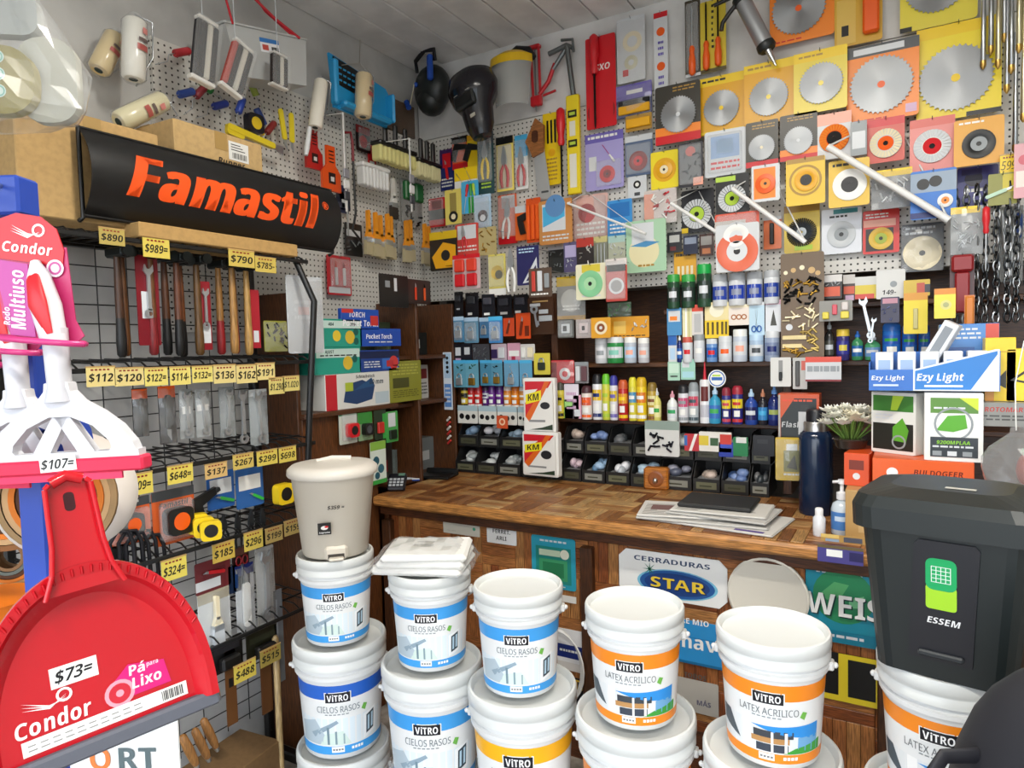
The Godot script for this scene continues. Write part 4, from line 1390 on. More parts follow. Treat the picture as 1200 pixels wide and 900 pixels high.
	m.paint("2a7ac8").slab([Vector2(-0.045, 0.004), Vector2(0.1, 0.004), Vector2(0.165, 0.11), Vector2(0.165, 0.12), Vector2(-0.045, 0.062)], 0.003, 0.0034)
	write(m, "Ezy Light", 0.02, 0.042, 0.022, 0.0042, "f4f8ff", 0.12, 0.15)
	m.paint("e8f0f8").flat(-0.02, 0.012, 0.08, 0.018, 0.004)
	write(m, "Ezy Light", -0.12, 0.04, 0.014, 0.0042, "dfe8f4", 0.09, 0.15)
	m.paint("c8d8ee").flat(-0.16, 0.014, -0.09, 0.02, 0.004)
	part(o, "front_print", m, "print")
	for i in 5:
		var bx = thing("lamp_box", "white slim lamp box standing in the blue display tray", "box", Vector3(0.058, 1.491, -2.470) + Vector3(-0.13 + i * 0.062, 0.011, -0.06), 0.0, "lamp boxes in the blue tray")
		m = MB.new()
		m.paint("e4e8ee").box(Vector3(0, 0.055, 0), Vector3(0.05, 0.11, 0.07), 0.002)
		m.paint("9ab4d8").box(Vector3(0, 0.06, 0.0355), Vector3(0.034, 0.05, 0.001))
		part(bx, "carton", m, "print")
	o = thing("open_flap", "folded white cardboard flap rising from the lamp tray", "flap", Vector3(0.059, 1.589, -2.550), -0.25)
	m = MB.new()
	m.xf = Transform3D(Basis(Vector3.BACK, -0.5), Vector3(0, 0, 0))
	m.paint("dfe3e8").box(Vector3(0, 0.06, 0), Vector3(0.045, 0.13, 0.05), 0.002)
	m.paint("8a9098").flat(-0.012, 0.02, 0.012, 0.11, 0.0256)
	part(o, "flap", m, "print")
	o = thing("blue_carton", "blue carton with red edge behind the lamp tray", "carton", Vector3(0.161, 1.591, -2.620), 0.0)
	b_box(o, 0.16, 0.105, "4f86c8;.1;r .78 0 1 1 c84a3c;l .1 .5 .7 .9 3 e;r .1 .1 .6 .3 3a64a8")
	o = thing("yellow_carton", "tall yellow carton beside the lamp tray with lid", "carton", Vector3(0.233, 1.460, -2.500), 0.0)
	b_box(o, 0.075, 0.19, "ecc928;.1;r 0 .78 1 .8 c8a41c;r 0 0 .3 .76 d89030;p 2a2410 .3 .3 .7 .5 .7 .2")
	o = thing("yellow_carton", "yellow carton with black triangle at the frame's edge", "carton", Vector3(0.293, 1.461, -2.500), 0.0)
	b_box(o, 0.09, 0.155, "efd02a;.1;p 1c1c10 .1 .4 .7 .7 .8 .3;p efd02a .25 .42 .62 .6 .68 .36")
	o = thing("grey_carton", "long grey carton with red print under the yellow cartons", "carton", Vector3(0.256, 1.389, -2.450), 0.0)
	b_box(o, 0.2, 0.07, "8a8a86;.2;t .45 .72 .2 b83a34 ROTOMARTI;l .05 .2 .9 .5 2 4a4a48")
	# flowers
	o = thing("flower_pot", "bunch of white artificial flowers in a dark bowl", "flowers", Vector3(-0.178, 1.281, -2.62))
	m = MB.new()
	m.paint("2f2a26").lathe(Vector3(0, 0, 0), [[0.045, 0], [0.05, 0.01], [0.058, 0.03], [0.054, 0.034]], 20)
	part(o, "bowl", m, "gloss")
	var stems := MB.new()
	stems.paint("6a8a3a")
	for i in 34:
		var a = rr(0, TAU)
		var rad = sqrt(rng.randf()) * 0.085
		var c = Vector3(cos(a) * rad, 0.075 + rr(0, 0.05) + (0.08 - rad) * 0.25, sin(a) * rad * 0.8)
		stems.tube([Vector3(c.x * 0.3, 0.03, c.z * 0.3), c], 0.0025, 4)
		m = MB.new()
		m.paint(["f4f2e4", "efe9d2", "faf8ee"][i % 3])
		for k in 7:
			var b = TAU * k / 7 + a
			var d = Vector3(cos(b), 0.45, sin(b)) * 0.022
			var sdv = Vector3(-sin(b), 0, cos(b)) * 0.011
			m.quad(c, c + d * 0.8 + sdv * 1.6, c + d * 1.6 + Vector3(0, 0.002, 0), c + d * 0.8 - sdv * 1.6)
			m.quad(c + Vector3(0, 0.004, 0), c + d * 0.4 + sdv * 0.7 + Vector3(0, 0.012, 0), c + d * 0.7 + Vector3(0, 0.02, 0), c + d * 0.4 - sdv * 0.7 + Vector3(0, 0.012, 0))
		part(o, "flower", m, "pile")
	part(o, "stems", stems, "matte")
	# clear bag hanging at the right
	o = thing("hanging_bag", "clear plastic bag with dark red piece hanging by white string", "bag", Vector3(0.257, 1.220, -2.350), 0.1)
	m = MB.new()
	m.lathe(Vector3.ZERO, [[0.01, 0], [0.07, 0.01], [0.08, 0.035], [0.085, 0.06], [0.075, 0.09], [0.06, 0.12], [0.015, 0.165], [0.02, 0.18]], 18, false, 0.6)
	m.crumple(0.012, 40.0)
	part(o, "bag", m, "film")
	m = MB.new()
	m.paint("8a3a2a").ball(Vector3(0.03, 0.06, 0), Vector3(0.03, 0.05, 0.025), 12, 8)
	m.paint("2a6a3a").ball(Vector3(0.03, 0.11, 0), Vector3(0.02, 0.015, 0.02), 10, 6)
	part(o, "contents", m, "plastic")
	m = MB.new()
	m.paint("e8e8e4").tube([Vector3(0, 0.17, 0), Vector3(-0.004, 0.3, 0), Vector3(0.02, 0.42, -0.02)], 0.002, 5)
	part(o, "string", m, "plastic")
	# box with a flask picture and yellow bag by the bins
	o = thing("flask_carton", "black and orange carton with a steel flask picture", "carton", Vector3(-0.377, 1.208, -2.860))
	b_box(o, 0.15, 0.24, "c8522a;.08;r .06 .06 .94 .94 1e2226;p c8522a .06 .94 .06 .6 .4 .94;l .1 .86 .85 .93 1 d84a2a;t .32 .5 .09 b8b8b8 Flask;r .5 .2 .8 .72 c4c4c4;r .55 .72 .75 .84 2a2a2a;r .5 .2 .8 .34 2a3a4a;r 0 0 .05 1 a8a8a0")
	o = thing("yellow_bag", "yellow and olive printed bag leaning by the flask", "bag", Vector3(-0.409, 1.108, -2.840), 0.2)
	b_bag(o, 0.1, 0.17, "c8a828;r .3 .2 .95 .7 6a6a2a;p 2a2a18 .4 .3 .8 .25 .7 .6;r .4 .7 .8 .85 e;l .3 .08 .9 .18 1 e")

# ---------- bins behind the counter ----------
func part_bins():
	var xs = [533, 557, 582, 610, 658, 681, 709, 738, 772, 811, 844, 878, 902]
	var cont = ["c4c8c4", "b4b8b4", "a8aca8", "9aa09a", "d0a8b4", "6a98c4", "e4e4e8", "90b4cc", "5a5a70", "c8a890", "4a6ab0", "2a2a2a"]
	var what = ["clear bags of grey clips", "clear bags of grey plugs", "clear bags of dark clips", "clear bags of staples", "pink capped fittings", "blue and white fittings", "white plastic balls", "blue bagged fittings", "dark purple caps", "red and white tape", "blue and green tape", "black tape rolls"]
	var k = 0
	for row in 2:
		for i in xs.size() - 1:
			var z = -2.985 if row == 0 else -3.02
			var y = 1.0 if row == 0 else 1.135
			var a = PX[xs[i]]
			var b = PX[xs[i + 1]]
			var w = b - a - 0.006
			var h = 0.125
			var lower = "lower" if row == 0 else "upper"
			var o = thing("storage_bin", "black plastic parts bin holding %s in the %s row" % [what[(i + row * 5) % 12], lower], "storage bin", Vector3((a + b) / 2, y, z), 0.0, "parts bins behind the counter")
			var m := MB.new()
			m.paint("1d1f1e")
			m.box(Vector3(0, 0.003, -0.1), Vector3(w, 0.006, 0.2))
			for s in [-1, 1]:
				m.xf = Transform3D(Basis(Vector3.UP, -PI / 2), Vector3(s * (w / 2 - 0.002), 0, 0))
				m.slab([Vector2(0.0, 0), Vector2(0.0, h * 0.5), Vector2(-0.05, h), Vector2(-0.2, h), Vector2(-0.2, 0)], -0.0015, 0.0015)
			m.xf = Transform3D.IDENTITY
			m.box(Vector3(0, h * 0.24, 0), Vector3(w, h * 0.48, 0.004), 0.001)
			m.box(Vector3(0, h / 2, -0.2), Vector3(w, h, 0.003))
			part(o, "bin_body", m, "plastic")
			m = MB.new()
			m.paint(["66664f", "4c4c3c", "84847a"][(i + row) % 3]).flat(-w * 0.38, h * 0.12, w * 0.38, h * 0.36, 0.0026)
			m.paint("3a3a2a").flat(-w * 0.25, h * 0.2, w * 0.2, h * 0.25, 0.0028)
			part(o, "card_label", m, "print")
			var g = thing("parts_bag", "%s lying in a black parts bin of the %s row" % [what[(i + row * 5) % 12], lower], "bag", Vector3((a + b) / 2, y + 0.0065, z - 0.06), 0.0, "bags in the parts bins")
			m = MB.new()
			for q in 5:
				m.paint(Color(cont[(i + row * 5) % 12]).lerp(Color(["ffffff", "d8dce0", "5a6a70", "ffffff", "aab0b4"][q]), 0.35).to_html(false))
				m.ball(Vector3(rr(-0.25, 0.25) * w, 0.052 + rr(0, 0.028), rr(-0.05, 0.025)), Vector3(rr(0.16, 0.26) * w, rr(0.016, 0.026), 0.03), 8, 5)
			m.paint("8a8a8a").box(Vector3(0, 0.025, -0.02), Vector3(w * 0.8, 0.05, 0.1))
			part(g, "contents", m, "print")
	# packs standing and hanging before the bins
	for e in [["white_sack", "white red and yellow printed sack propped on the bins", Vector3(-1.544, 1.243, -2.900), 0.165, 0.265, 0.12], ["white_sack", "white red and yellow printed sack standing on the counter", Vector3(-1.535, 1.035, -2.880), 0.2, 0.215, -0.05]]:
		var o = thing(e[0], e[1], "sack", e[2], e[5])
		var m := MB.new()
		var w = e[3]
		var h = e[4]
		m.paint("e4e2dc")
		m.slab(rect2(-w / 2, 0, w / 2, h, 0.01), -0.03, 0.0)
		m.slab(rect2(-w * 0.44, h * 0.04, w * 0.44, h * 0.96, 0.012), 0.0, 0.012)
		part(o, "sack", m, "print")
		m = MB.new()
		m.xf = Transform3D(Basis.IDENTITY, Vector3(0, 0, 0.0126))
		m.paint("c8202c").slab([Vector2(-w * 0.42, h * 0.94), Vector2(w * 0.42, h * 0.94), Vector2(w * 0.3, h * 0.82), Vector2(-w * 0.42, h * 0.78)], 0, 0)
		m.paint("d8641e").slab([Vector2(-w * 0.42, h * 0.3), Vector2(w * 0.2, h * 0.94), Vector2(w * 0.36, h * 0.94), Vector2(-w * 0.3, h * 0.2)], 0, 0.0002)
		m.paint("c8202c").slab([Vector2(-w * 0.42, h * 0.3), Vector2(w * 0.1, h * 0.8), Vector2(w * 0.2, h * 0.94), Vector2(-w * 0.42, h * 0.55)], 0, 0.0004)
		m.paint("e8d820").slab([Vector2(-w * 0.4, h * 0.52), Vector2(w * 0.08, h * 0.6), Vector2(w * 0.08, h * 0.78), Vector2(-w * 0.4, h * 0.7)], 0, 0.0006)
		write(m, "KM", -w * 0.16, h * 0.65, h * 0.12, 0.001, "1a1a1a", w * 0.34, 0.15, 0.1)
		m.paint("26262a").ring(w * 0.2, h * 0.5, 0, w * 0.15, 0.0008, 16, 0.7)
		m.paint("8a8a8a").flat(-w * 0.3, h * 0.2, w * 0.2, h * 0.24, 0.0008)
		m.paint("2a3a2a").slab([Vector2(-w * 0.3, h * 0.06), Vector2(w * 0.42, h * 0.06), Vector2(w * 0.42, h * 0.16), Vector2(w * 0.1, h * 0.1)], 0, 0.0008)
		part(o, "print", m, "print")
	for e in [["clear_part_bag", "white clear bag of dark clips hanging over the bins", 757, 493, 797, 534, "d0d0cc;r 0 .75 1 1 8a9a90;G .1 .15 .9 .6 14 2a2a30"], ["tape_pack", "white printed pack with yellow and red blocks on the bins", 820, 506, 858, 529, "e0dcd4;r 0 .3 .3 .8 d8c03a;r .35 .3 .6 .7 3a5a3a;r .65 .4 1 .9 c8382c"], ["red_tape_pack", "red white and blue striped tape pack on the bins", 803, 508, 820, 528, "b83038;p e8e4e0 .3 0 .5 0 .9 1 .7 1;r 0 .3 .2 .9 3a6ab0"], ["blue_tape_pack", "dark blue tape roll pack on the upper bins", 843, 518, 860, 535, "26389a;r .1 .6 .9 .9 3a50b8"], ["green_tape_pack", "green tape roll pack on the upper bins", 860, 512, 877, 534, "1e7a48;r .2 .7 .9 1 d8d8d4"], ["black_tape_pack", "black tape roll pack at the end of upper bins", 883, 510, 908, 534, "141416;r .2 .6 .7 .8 2a2a2e"]]:
		var a = DOWN[e[2]]
		var t = thing(e[0], e[1], "pack", Vector3((a[0] + a[2]) / 2, a[3], -3.0))
		b_card(t, a[2] - a[0], a[1] - a[3], e[6], 0.012)
	var o = thing("orange_tag", "square orange tag with white badge clipped to a bin", "tag", Vector3(-1.786, 1.249, -2.950))
	b_card(o, 0.065, 0.065, "c8502a;c .5 .52 .28 e8c8a8;c .5 .52 .16 c85a30")
	for e in [[537, 560, "white pack of black knobs hanging above the bins, first in row"], [561, 582, "white pack of four black oval handles above the bins"], [583, 606, "white pack of dark hooks above the upper bins"], [607, 622, "pale pack of orange plugs above the upper bins"]]:
		var a = PX[e[0]]
		var b = PX[e[1]]
		var t = thing("hanging_pack", e[2], "blister pack", Vector3((a + b) / 2, 1.262, -2.995), 0.0, "white packs above the bins")
		b_card(t, b - a, 0.095, "d8d8d0;r 0 .7 1 1 a8c0c8;c .2 .4 .12 k;c .5 .35 .12 k;c .8 .4 .1 2a2a2a")

# ---------- tool rack on the left ----------
func tool_rack():
	var o = thing("tool_rack", "black wire grid tool rack against the left wall", "rack", Vector3(-2.2, 0, -1.42))
	var m := MB.new()
	m.paint("141415")
	for z in [-0.44, 0.46]:
		m.box(Vector3(-0.1, 1.02, z), Vector3(0.035, 2.04, 0.03), 0.004)
		m.box(Vector3(0.02, 0.02, z), Vector3(0.45, 0.04, 0.04), 0.006)
	m.box(Vector3(-0.1, 2.03, 0.01), Vector3(0.035, 0.03, 0.93), 0.004)
	part(o, "frame", m, "plastic")
	m = MB.new()
	m.paint("1a1a1b").tube([Vector3(0.2, 2.03, -0.40), Vector3(0.27, 1.85, -0.43), Vector3(0.25, 1.5, -0.41), Vector3(0.22, 1.1, -0.40), Vector3(0.2, 0.3, -0.40)], 0.012, 8)
	part(o, "front_post", m, "plastic")
	m = MB.new()
	m.paint("161617").tube([Vector3(0, 0, -0.45), Vector3(0, 0, 0.47)], 0.0022, 5)
	var hor = m.mesh(MT.plastic)
	m = MB.new()
	m.paint("161617").tube([Vector3(0, 0.2, 0), Vector3(0, 2.03, 0)], 0.0022, 5)
	var ver = m.mesh(MT.plastic)
	for i in 30: share(o, "grid_wire", hor, Transform3D(Basis.IDENTITY, Vector3(-0.085, 0.22 + i * 0.062, 0)))
	for i in 10: share(o, "grid_wire", ver, Transform3D(Basis.IDENTITY, Vector3(-0.08, 0, -0.43 + i * 0.1)))
	for y in [2.0, 1.625, 1.315, 1.045, 0.70]:
		m = MB.new()
		m.paint("1b1b1c").box(Vector3(0.235, y, 0.01), Vector3(0.008, 0.014, 0.9), 0.002)
		for i in 19: m.tube([Vector3(-0.08, y + 0.03, -0.43 + i * 0.049), Vector3(0.2, y + 0.02, -0.43 + i * 0.049), Vector3(0.235, y, -0.43 + i * 0.049)], 0.0032, 5)
		for x in [-0.06, 0.05, 0.15]: m.box(Vector3(x, y + 0.024, 0.01), Vector3(0.006, 0.006, 0.9))
		part(o, "hook_rail", m, "plastic")
	# curved header sign
	var sg = thing("header_sign", "curved black header sign with big orange lettering on the rack", "sign", Vector3(-2.0, 2.06, -1.07))
	var f = func(u, v):
		var a = (v - 0.5) * 1.75
		var r = 0.158
		var nn = Vector3(cos(a), sin(a), 0)
		return [Vector3(nn.x * r - 0.1, 0.12 + nn.y * r, -u), nn]
	m = MB.new()
	m.paint("17181b")
	for i in 14:
		var p0 = f.call(0.0, i / 14.0)
		var p1 = f.call(0.0, (i + 1) / 14.0)
		var e = Vector3(0, 0, -0.955)
		m.squad(p0[0], p0[0] + e, p1[0] + e, p1[0], p0[1], p0[1], p1[1], p1[1])
		m.squad(p0[0] - p0[1] * 0.003, p0[0] + e - p0[1] * 0.003, p1[0] + e - p1[1] * 0.003, p1[0] - p1[1] * 0.003, -p0[1], -p0[1], -p1[1], -p1[1])
		m.quad(p0[0], p1[0], p1[0] - p1[1] * 0.003, p0[0] - p0[1] * 0.003, Vector3.BACK)
	part(sg, "panel", m, "plastic")
	m = MB.new()
	m.paint("101012")
	for z in [0.0, -0.955]: m.tube([f.call(0, 1.0)[0] + Vector3(0, 0.004, z), f.call(0, 0.0)[0] + Vector3(0, -0.006, z), f.call(0, 0.0)[0] + Vector3(-0.02, -0.012, z)], 0.007, 6)
	m.tube([f.call(0, 0)[0], f.call(0.955, 0)[0]], 0.006, 6)
	m.tube([f.call(0, 1)[0], f.call(0.955, 1)[0]], 0.005, 6)
	part(sg, "sign_frame", m, "plastic")
	m = MB.new()
	var g = func(x, y):
		var q = f.call(x, 0.5 + y / 0.276)
		return [q[0] + q[1] * 0.0008, q[1]]
	for dx in [0.0, 0.006, -0.006]:
		write_on(m, "Famastil", 0.47 + dx, 0.005, 0.125, g, "f0581e", 0.70, 0.32)
	m.paint("f0581e")
	var top = []
	for e in [[0.13, 0.068], [0.26, 0.068], [0.25, 0.052], [0.12, 0.052]]: top.append(g.call(e[0], e[1]))
	write_on(m, "®", 0.875, 0.04, 0.03, g, "f0581e", 0.0)
	part(sg, "lettering", m, "print")
	# cartons on top of the rack
	for e in [["big tan cardboard carton on the rack behind the sign's near end", Vector3(-2.2, 2.045, -1.12), Vector3(0.36, 0.30, 0.40), "c3a06a", 0.0], ["tan carton with printed shipping label on the rack", Vector3(-2.22, 2.045, -1.58), Vector3(0.3, 0.385, 0.36), "c9a873", 0.03], ["small tan carton with taped flap behind the sign's far end", Vector3(-2.2, 2.045, -1.84), Vector3(0.26, 0.27, 0.13), "c4a066", -0.05]]:
		var b = thing("cardboard_carton", e[0], "carton", e[1], e[4], "cartons on the rack")
		m = MB.new()
		m.paint(e[3]).box(Vector3(0, e[2].y / 2, 0), e[2], 0.003)
		part(b, "carton", m, "cardboard")
		m = MB.new()
		m.paint("b08f58").box(Vector3(0, e[2].y + 0.0006, 0), Vector3(0.05, 0.0012, e[2].z))
		m.box(Vector3(e[2].x / 2 + 0.0006, e[2].y - 0.03, 0), Vector3(0.0012, 0.06, 0.05))
		part(b, "tape", m, "print")
		if e[2].z > 0.35 and e[2].z < 0.37:
			m = MB.new()
			m.xf = Transform3D(Basis(Vector3.UP, PI / 2), Vector3(e[2].x / 2 + 0.001, 0, 0))
			m.paint("ecebe6").flat(0.03, 0.3, 0.115, 0.365, 0.0005)
			m.paint("2a2a2a")
			for i in 14: m.flat(0.045 + i * 0.0045, 0.307, 0.0465 + i * 0.0045 + (i % 3) * 0.0008, 0.327, 0.001)
			for i in 3: m.flat(0.04, 0.335 + i * 0.009, 0.1 - i * 0.01, 0.338 + i * 0.009, 0.001)
			write(m, "Runner", 0.04, 0.287, 0.022, 0.0012, "2c2620", 0.11, 0.15)
			part(b, "shipping_label", m, "print")
	# lower ledge under the sign: long thin carton
	var b2 = thing("cardboard_carton", "flat tan carton strip lying under the header sign", "carton", Vector3(-2.05, 2.012, -1.5), 0.0, "cartons on the rack")
	m = MB.new()
	m.paint("b8935a").box(Vector3(0, 0.022, 0), Vector3(0.2, 0.044, 0.6), 0.003)
	part(b2, "carton", m, "cardboard")

func hammers():
	var spots = [[140, "4a2c18", "k", 0], [152, "6b4326", "6b4326", 0], [178, "7a4c28", "8a1f24", 0], [201, "5a341c", "141414", 1], [209, "6a3a20", "141414", 1], [219, "7a4626", "141414", 1], [232, "6a4a22", "6a4a22", 0], [264, "a8793f", "9a1f26", 0], [273, "b98a4c", "b98a4c", 0], [281, "a06c38", "9a1f26", 0], [290, "c49a58", "c49a58", 0]]
	var why = ["with dark stained handle beside squeegees", "with plain brown handle beside the dark stained one", "with red dipped handle end", "with black lower grip, first of three", "with black lower grip, middle of three", "with black lower grip and barcode, last of three", "with olive brown handle between the two clusters", "with thin pale handle and red end", "with pale yellow handle", "with reddish handle and red end beside pale one", "with lightest handle at the cluster end"]
	for i in spots.size():
		var s = spots[i]
		var o = thing("hammer", "hanging hammer " + why[i], "hammer", Vector3(-2.02 - 0.03 * (i % 2), 1.655 + rr(0, 0.012), HZ[s[0]]), PI / 2, "hammers on the rack")
		var m := MB.new()
		m.paint(s[1]).lathe(Vector3.ZERO, [[0.012, 0.115], [0.0115, 0.2], [0.009, 0.30]], 10)
		m.paint(s[2]).lathe(Vector3.ZERO, [[0.008, 0.0], [0.0135, 0.008], [0.0145, 0.05], [0.012, 0.116]], 10)
		part(o, "handle", m, "wood_up")
		m = MB.new()
		m.paint("2a2b2d").box(Vector3(0, 0.31, 0.0), Vector3(0.026, 0.03, 0.09), 0.006)
		m.xf = Transform3D(Basis(Vector3.RIGHT, PI / 2), Vector3(0, 0.31, 0.04))
		m.lathe(Vector3.ZERO, [[0.012, 0], [0.017, 0.012], [0.017, 0.022]], 12)
		part(o, "head", m, "satin")

# ---------- things on the left pegboard and above ----------
func roller(called, label, p: Vector3, L: float, r: float, tilt: float, colr: String, wrapped: bool):
	var o = thing(called, label, "paint roller", p, PI / 2, "rollers on the side wall")
	var B = Basis(Vector3.BACK, tilt)
	var m := MB.new()
	m.xf = Transform3D(B, Vector3.ZERO)
	m.paint(colr).lathe(Vector3(0, -L / 2, 0), [[r * 0.82, 0], [r, L * 0.04], [r * 1.02, L * 0.5], [r, L * 0.96], [r * 0.82, L]], 16)
	m.paint("2a3a34").lathe(Vector3(0, -L / 2 - 0.0015, 0), [[r * 0.4, 0], [r * 0.4, 0.001]], 12)
	part(o, "sleeve", m, "pile")
	m = MB.new()
	m.xf = Transform3D(B, Vector3.ZERO)
	m.paint("b8bcc0").tube([Vector3(0, L / 2 + 0.005, 0), Vector3(0.0, L / 2 + 0.02, 0.0), Vector3(r + 0.025, L / 2 + 0.02, 0), Vector3(r + 0.03, 0.0, 0), Vector3(r * 0.6, -L * 0.55, -0.02)], 0.003, 6)
	part(o, "wire_frame", m, "steel")
	if wrapped:
		m = MB.new()
		m.xf = Transform3D(B, Vector3.ZERO)
		m.lathe(Vector3(0, -L / 2 - 0.01, 0), [[r * 0.7, 0], [r * 1.12, 0.015], [r * 1.1, L * 0.5], [r * 1.15, L], [r * 0.5, L + 0.03]], 14, false)
		part(o, "film", m, "film")
		m = MB.new()
		m.xf = Transform3D(B, Vector3.ZERO)
		cyl_print(m, r * 1.17, -L * 0.05, L * 0.05, "b05a54", -0.3, 0.7)
		cyl_print(m, r * 1.17, L * 0.1, L * 0.16, "6a5a58", -0.2, 0.7)
		cyl_print(m, r * 1.17, L * 0.24, L * 0.34, "d88a84", 0.1, 0.6)
		part(o, "printed_band", m, "print")
	else:
		m = MB.new()
		m.xf = Transform3D(B, Vector3(0, 0, -0.02))
		m.paint("dfe2e4").lathe(Vector3(-r * 0.4, -L * 0.5 - 0.13, 0), [[0.008, 0], [0.012, 0.03], [0.01, 0.13]], 10)
		part(o, "handle", m, "plastic")
	return o
func side_wall():
	var m: MB
	roller("paint_roller", "white paint roller wrapped in printed film near the ceiling", Vector3(-2.250, 2.687, -1.401), 0.2, 0.036, -0.08, "eeece2", true)
	roller("paint_roller", "yellowish fleece roller in film behind the white one", Vector3(-2.340, 2.684, -1.363), 0.15, 0.034, -0.45, "e0c890", true)
	roller("paint_roller", "cream roller in film tilted over the big carton", Vector3(-2.250, 2.490, -1.416), 0.2, 0.034, -0.95, "e8dfb4", true)
	roller("paint_roller", "bare white fleece roller hanging upright beside blue crate", Vector3(-2.240, 2.742, -2.219), 0.22, 0.03, -0.22, "e9e4d6", false)
	roller("paint_roller", "cream fleece roller hanging before the blue crate", Vector3(-2.200, 2.844, -2.468), 0.2, 0.038, -0.1, "e8cf9a", true)
	# small brush kits in film
	for e in [[Vector3(-2.120, 2.711, -1.572), 0.23, 0.10, -0.15, "dark bristle brush kit in clear film by pegboard edge", "26262a"], [Vector3(-2.100, 2.687, -1.687), 0.2, 0.1, -0.35, "red and black brush kit in clear film before grey box", "a8382c"], [Vector3(-2.100, 2.741, -1.879), 0.13, 0.085, -0.06, "small black brush kit in film below the grey box", "2a2020"]]:
		var o = thing("brush_kit", e[4], "brush kit", e[0], PI / 2, "brush kits on the side wall")
		var B = Basis(Vector3.BACK, e[3])
		m = MB.new()
		m.xf = Transform3D(B, Vector3.ZERO)
		for i in 4: m.paint([e[5], "1c1c1e", "c8c4b8", "1c1c1e"][i]).box(Vector3((i - 1.5) * e[2] * 0.22, 0, 0.004), Vector3(e[2] * 0.21, e[1] * 0.86, 0.026), 0.006)
		m.xf = Transform3D.IDENTITY
		m.paint("b8bcc0").tube([Vector3(0, e[1] * 0.48, 0), Vector3(0, 3.225 - e[0].y, 0)], 0.002, 5)
		part(o, "brushes", m, "pile")
		m = MB.new()
		m.xf = Transform3D(B, Vector3(0, 0, 0.002))
		m.quad(Vector3(-e[2], -e[1], 0.036) / 2, Vector3(e[2], -e[1], 0.036) / 2, Vector3(e[2], e[1], 0.036) / 2, Vector3(-e[2], e[1], 0.036) / 2)
		part(o, "film", m, "film")
		m = MB.new()
		m.xf = Transform3D(B, Vector3.ZERO)
		m.paint("e6e4de").box(Vector3(0, -e[1] * 0.47, 0), Vector3(e[2] * 0.95, e[1] * 0.07, 0.03), 0.004)
		part(o, "end_card", m, "print")
		m = MB.new()
		m.xf = Transform3D(B, Vector3.ZERO)
		m.paint("e6e4de").box(Vector3(0, e[1] * 0.47, 0), Vector3(e[2] * 0.8, e[1] * 0.06, 0.03), 0.004)
		part(o, "end_card", m, "print")
	# mini rollers and handles stuck in the pegboard
	var minis = [[213, 61, -1.1, "c03038", "red foam mini roller near the hanging brush kits"], [259, 70, -0.9, "cc2a30", "bright red foam mini roller between two brush kits"], [302, 87, -1.2, "d02a2c", "red foam mini roller beside the small brush kit"], [218, 109, -1.1, "2f4fa0", "blue foam mini roller with wire, left of red one"], [235, 107, -0.7, "8a2a34", "dark red foam mini roller under the green handle"], [258, 123, -1.1, "2c3f96", "dark blue foam mini roller under the green handle"], [282, 124, -0.4, "2f4cb0", "royal blue foam mini roller over black tape measure"], [305, 137, 0.6, "34509c", "blue handled mini roller under the yellow green one"], [317, 150, -0.7, "8e2c2a", "dark red wooden mini handle over yellow scrapers"], [240, 100, 1.1, "1c7a3c", "dark green slim roller handle below dark brush kit"], [296, 102, 0.5, "9cb04a", "yellow green slim handle beside red black brush kit"]]
	for e in minis:
		var p = MINI[e[0] * 1000 + e[1]]
		var o = thing("mini_roller", e[4], "mini roller", p, PI / 2, "mini rollers on the side wall")
		m = MB.new()
		m.xf = Transform3D(Basis(Vector3.BACK, e[2]), Vector3.ZERO)
		m.paint(e[3]).lathe(Vector3(0, -0.035, 0), [[0.012, 0], [0.0145, 0.004], [0.0145, 0.066], [0.012, 0.07]], 12)
		var sl = part(o, "sleeve", m, "plastic")
		m = MB.new()
		m.xf = Transform3D(Basis(Vector3.BACK, e[2]), Vector3.ZERO)
		m.paint("b8bcc0").tube([Vector3(0, -0.03, 0), Vector3(0, -0.06, 0), Vector3(0.02, -0.07, -0.01), Vector3(0.02, -0.11, -0.03)], 0.002, 5)
		part(o, "wire", m, "steel")
	# scrapers, trowels, tape measure
	var o = thing("tape_measure", "black and yellow tape measure hanging on the side pegboard", "tape measure", Vector3(-2.330, 2.594, -1.930), PI / 2)
	tool(o, "tm", 0.09, Transform3D.IDENTITY, "1c1c1e", "e0c02a")
	o = thing("yellow_scraper", "long yellow handled scraper lying across the side pegboard", "scraper", Vector3(-2.310, 2.533, -1.919), PI / 2)
	m = MB.new()
	m.xf = Transform3D(Basis(Vector3.BACK, -0.12), Vector3.ZERO)
	m.paint("e8d02c").slab(rect2(-0.13, -0.012, 0.1, 0.012, 0.01), 0, 0.02)
	m.slab(rect2(-0.13, -0.03, -0.05, 0.012, 0.012), 0, 0.018)
	part(o, "handle", m, "plastic")
	m = MB.new()
	m.xf = Transform3D(Basis(Vector3.BACK, -0.12), Vector3.ZERO)
	m.paint("c0c4c8").slab([Vector2(0.09, -0.01), Vector2(0.15, -0.02), Vector2(0.15, 0.02), Vector2(0.09, 0.01)], 0.008, 0.01)
	part(o, "blade", m, "steel")
	for i in 2:
		o = thing("putty_knife", ["yellow handled putty knife hanging upright above its twin's blade", "yellow handled putty knife hanging slightly lower"][i], "putty knife", [Vector3(-2.330, 2.616, -2.094), Vector3(-2.320, 2.609, -2.131)][i], PI / 2, "yellow putty knives")
		tool(o, "kn", 0.17, Transform3D(Basis(Vector3.BACK, PI + [0.15, 0.0][i]), Vector3.ZERO), "e8d22e", "m")
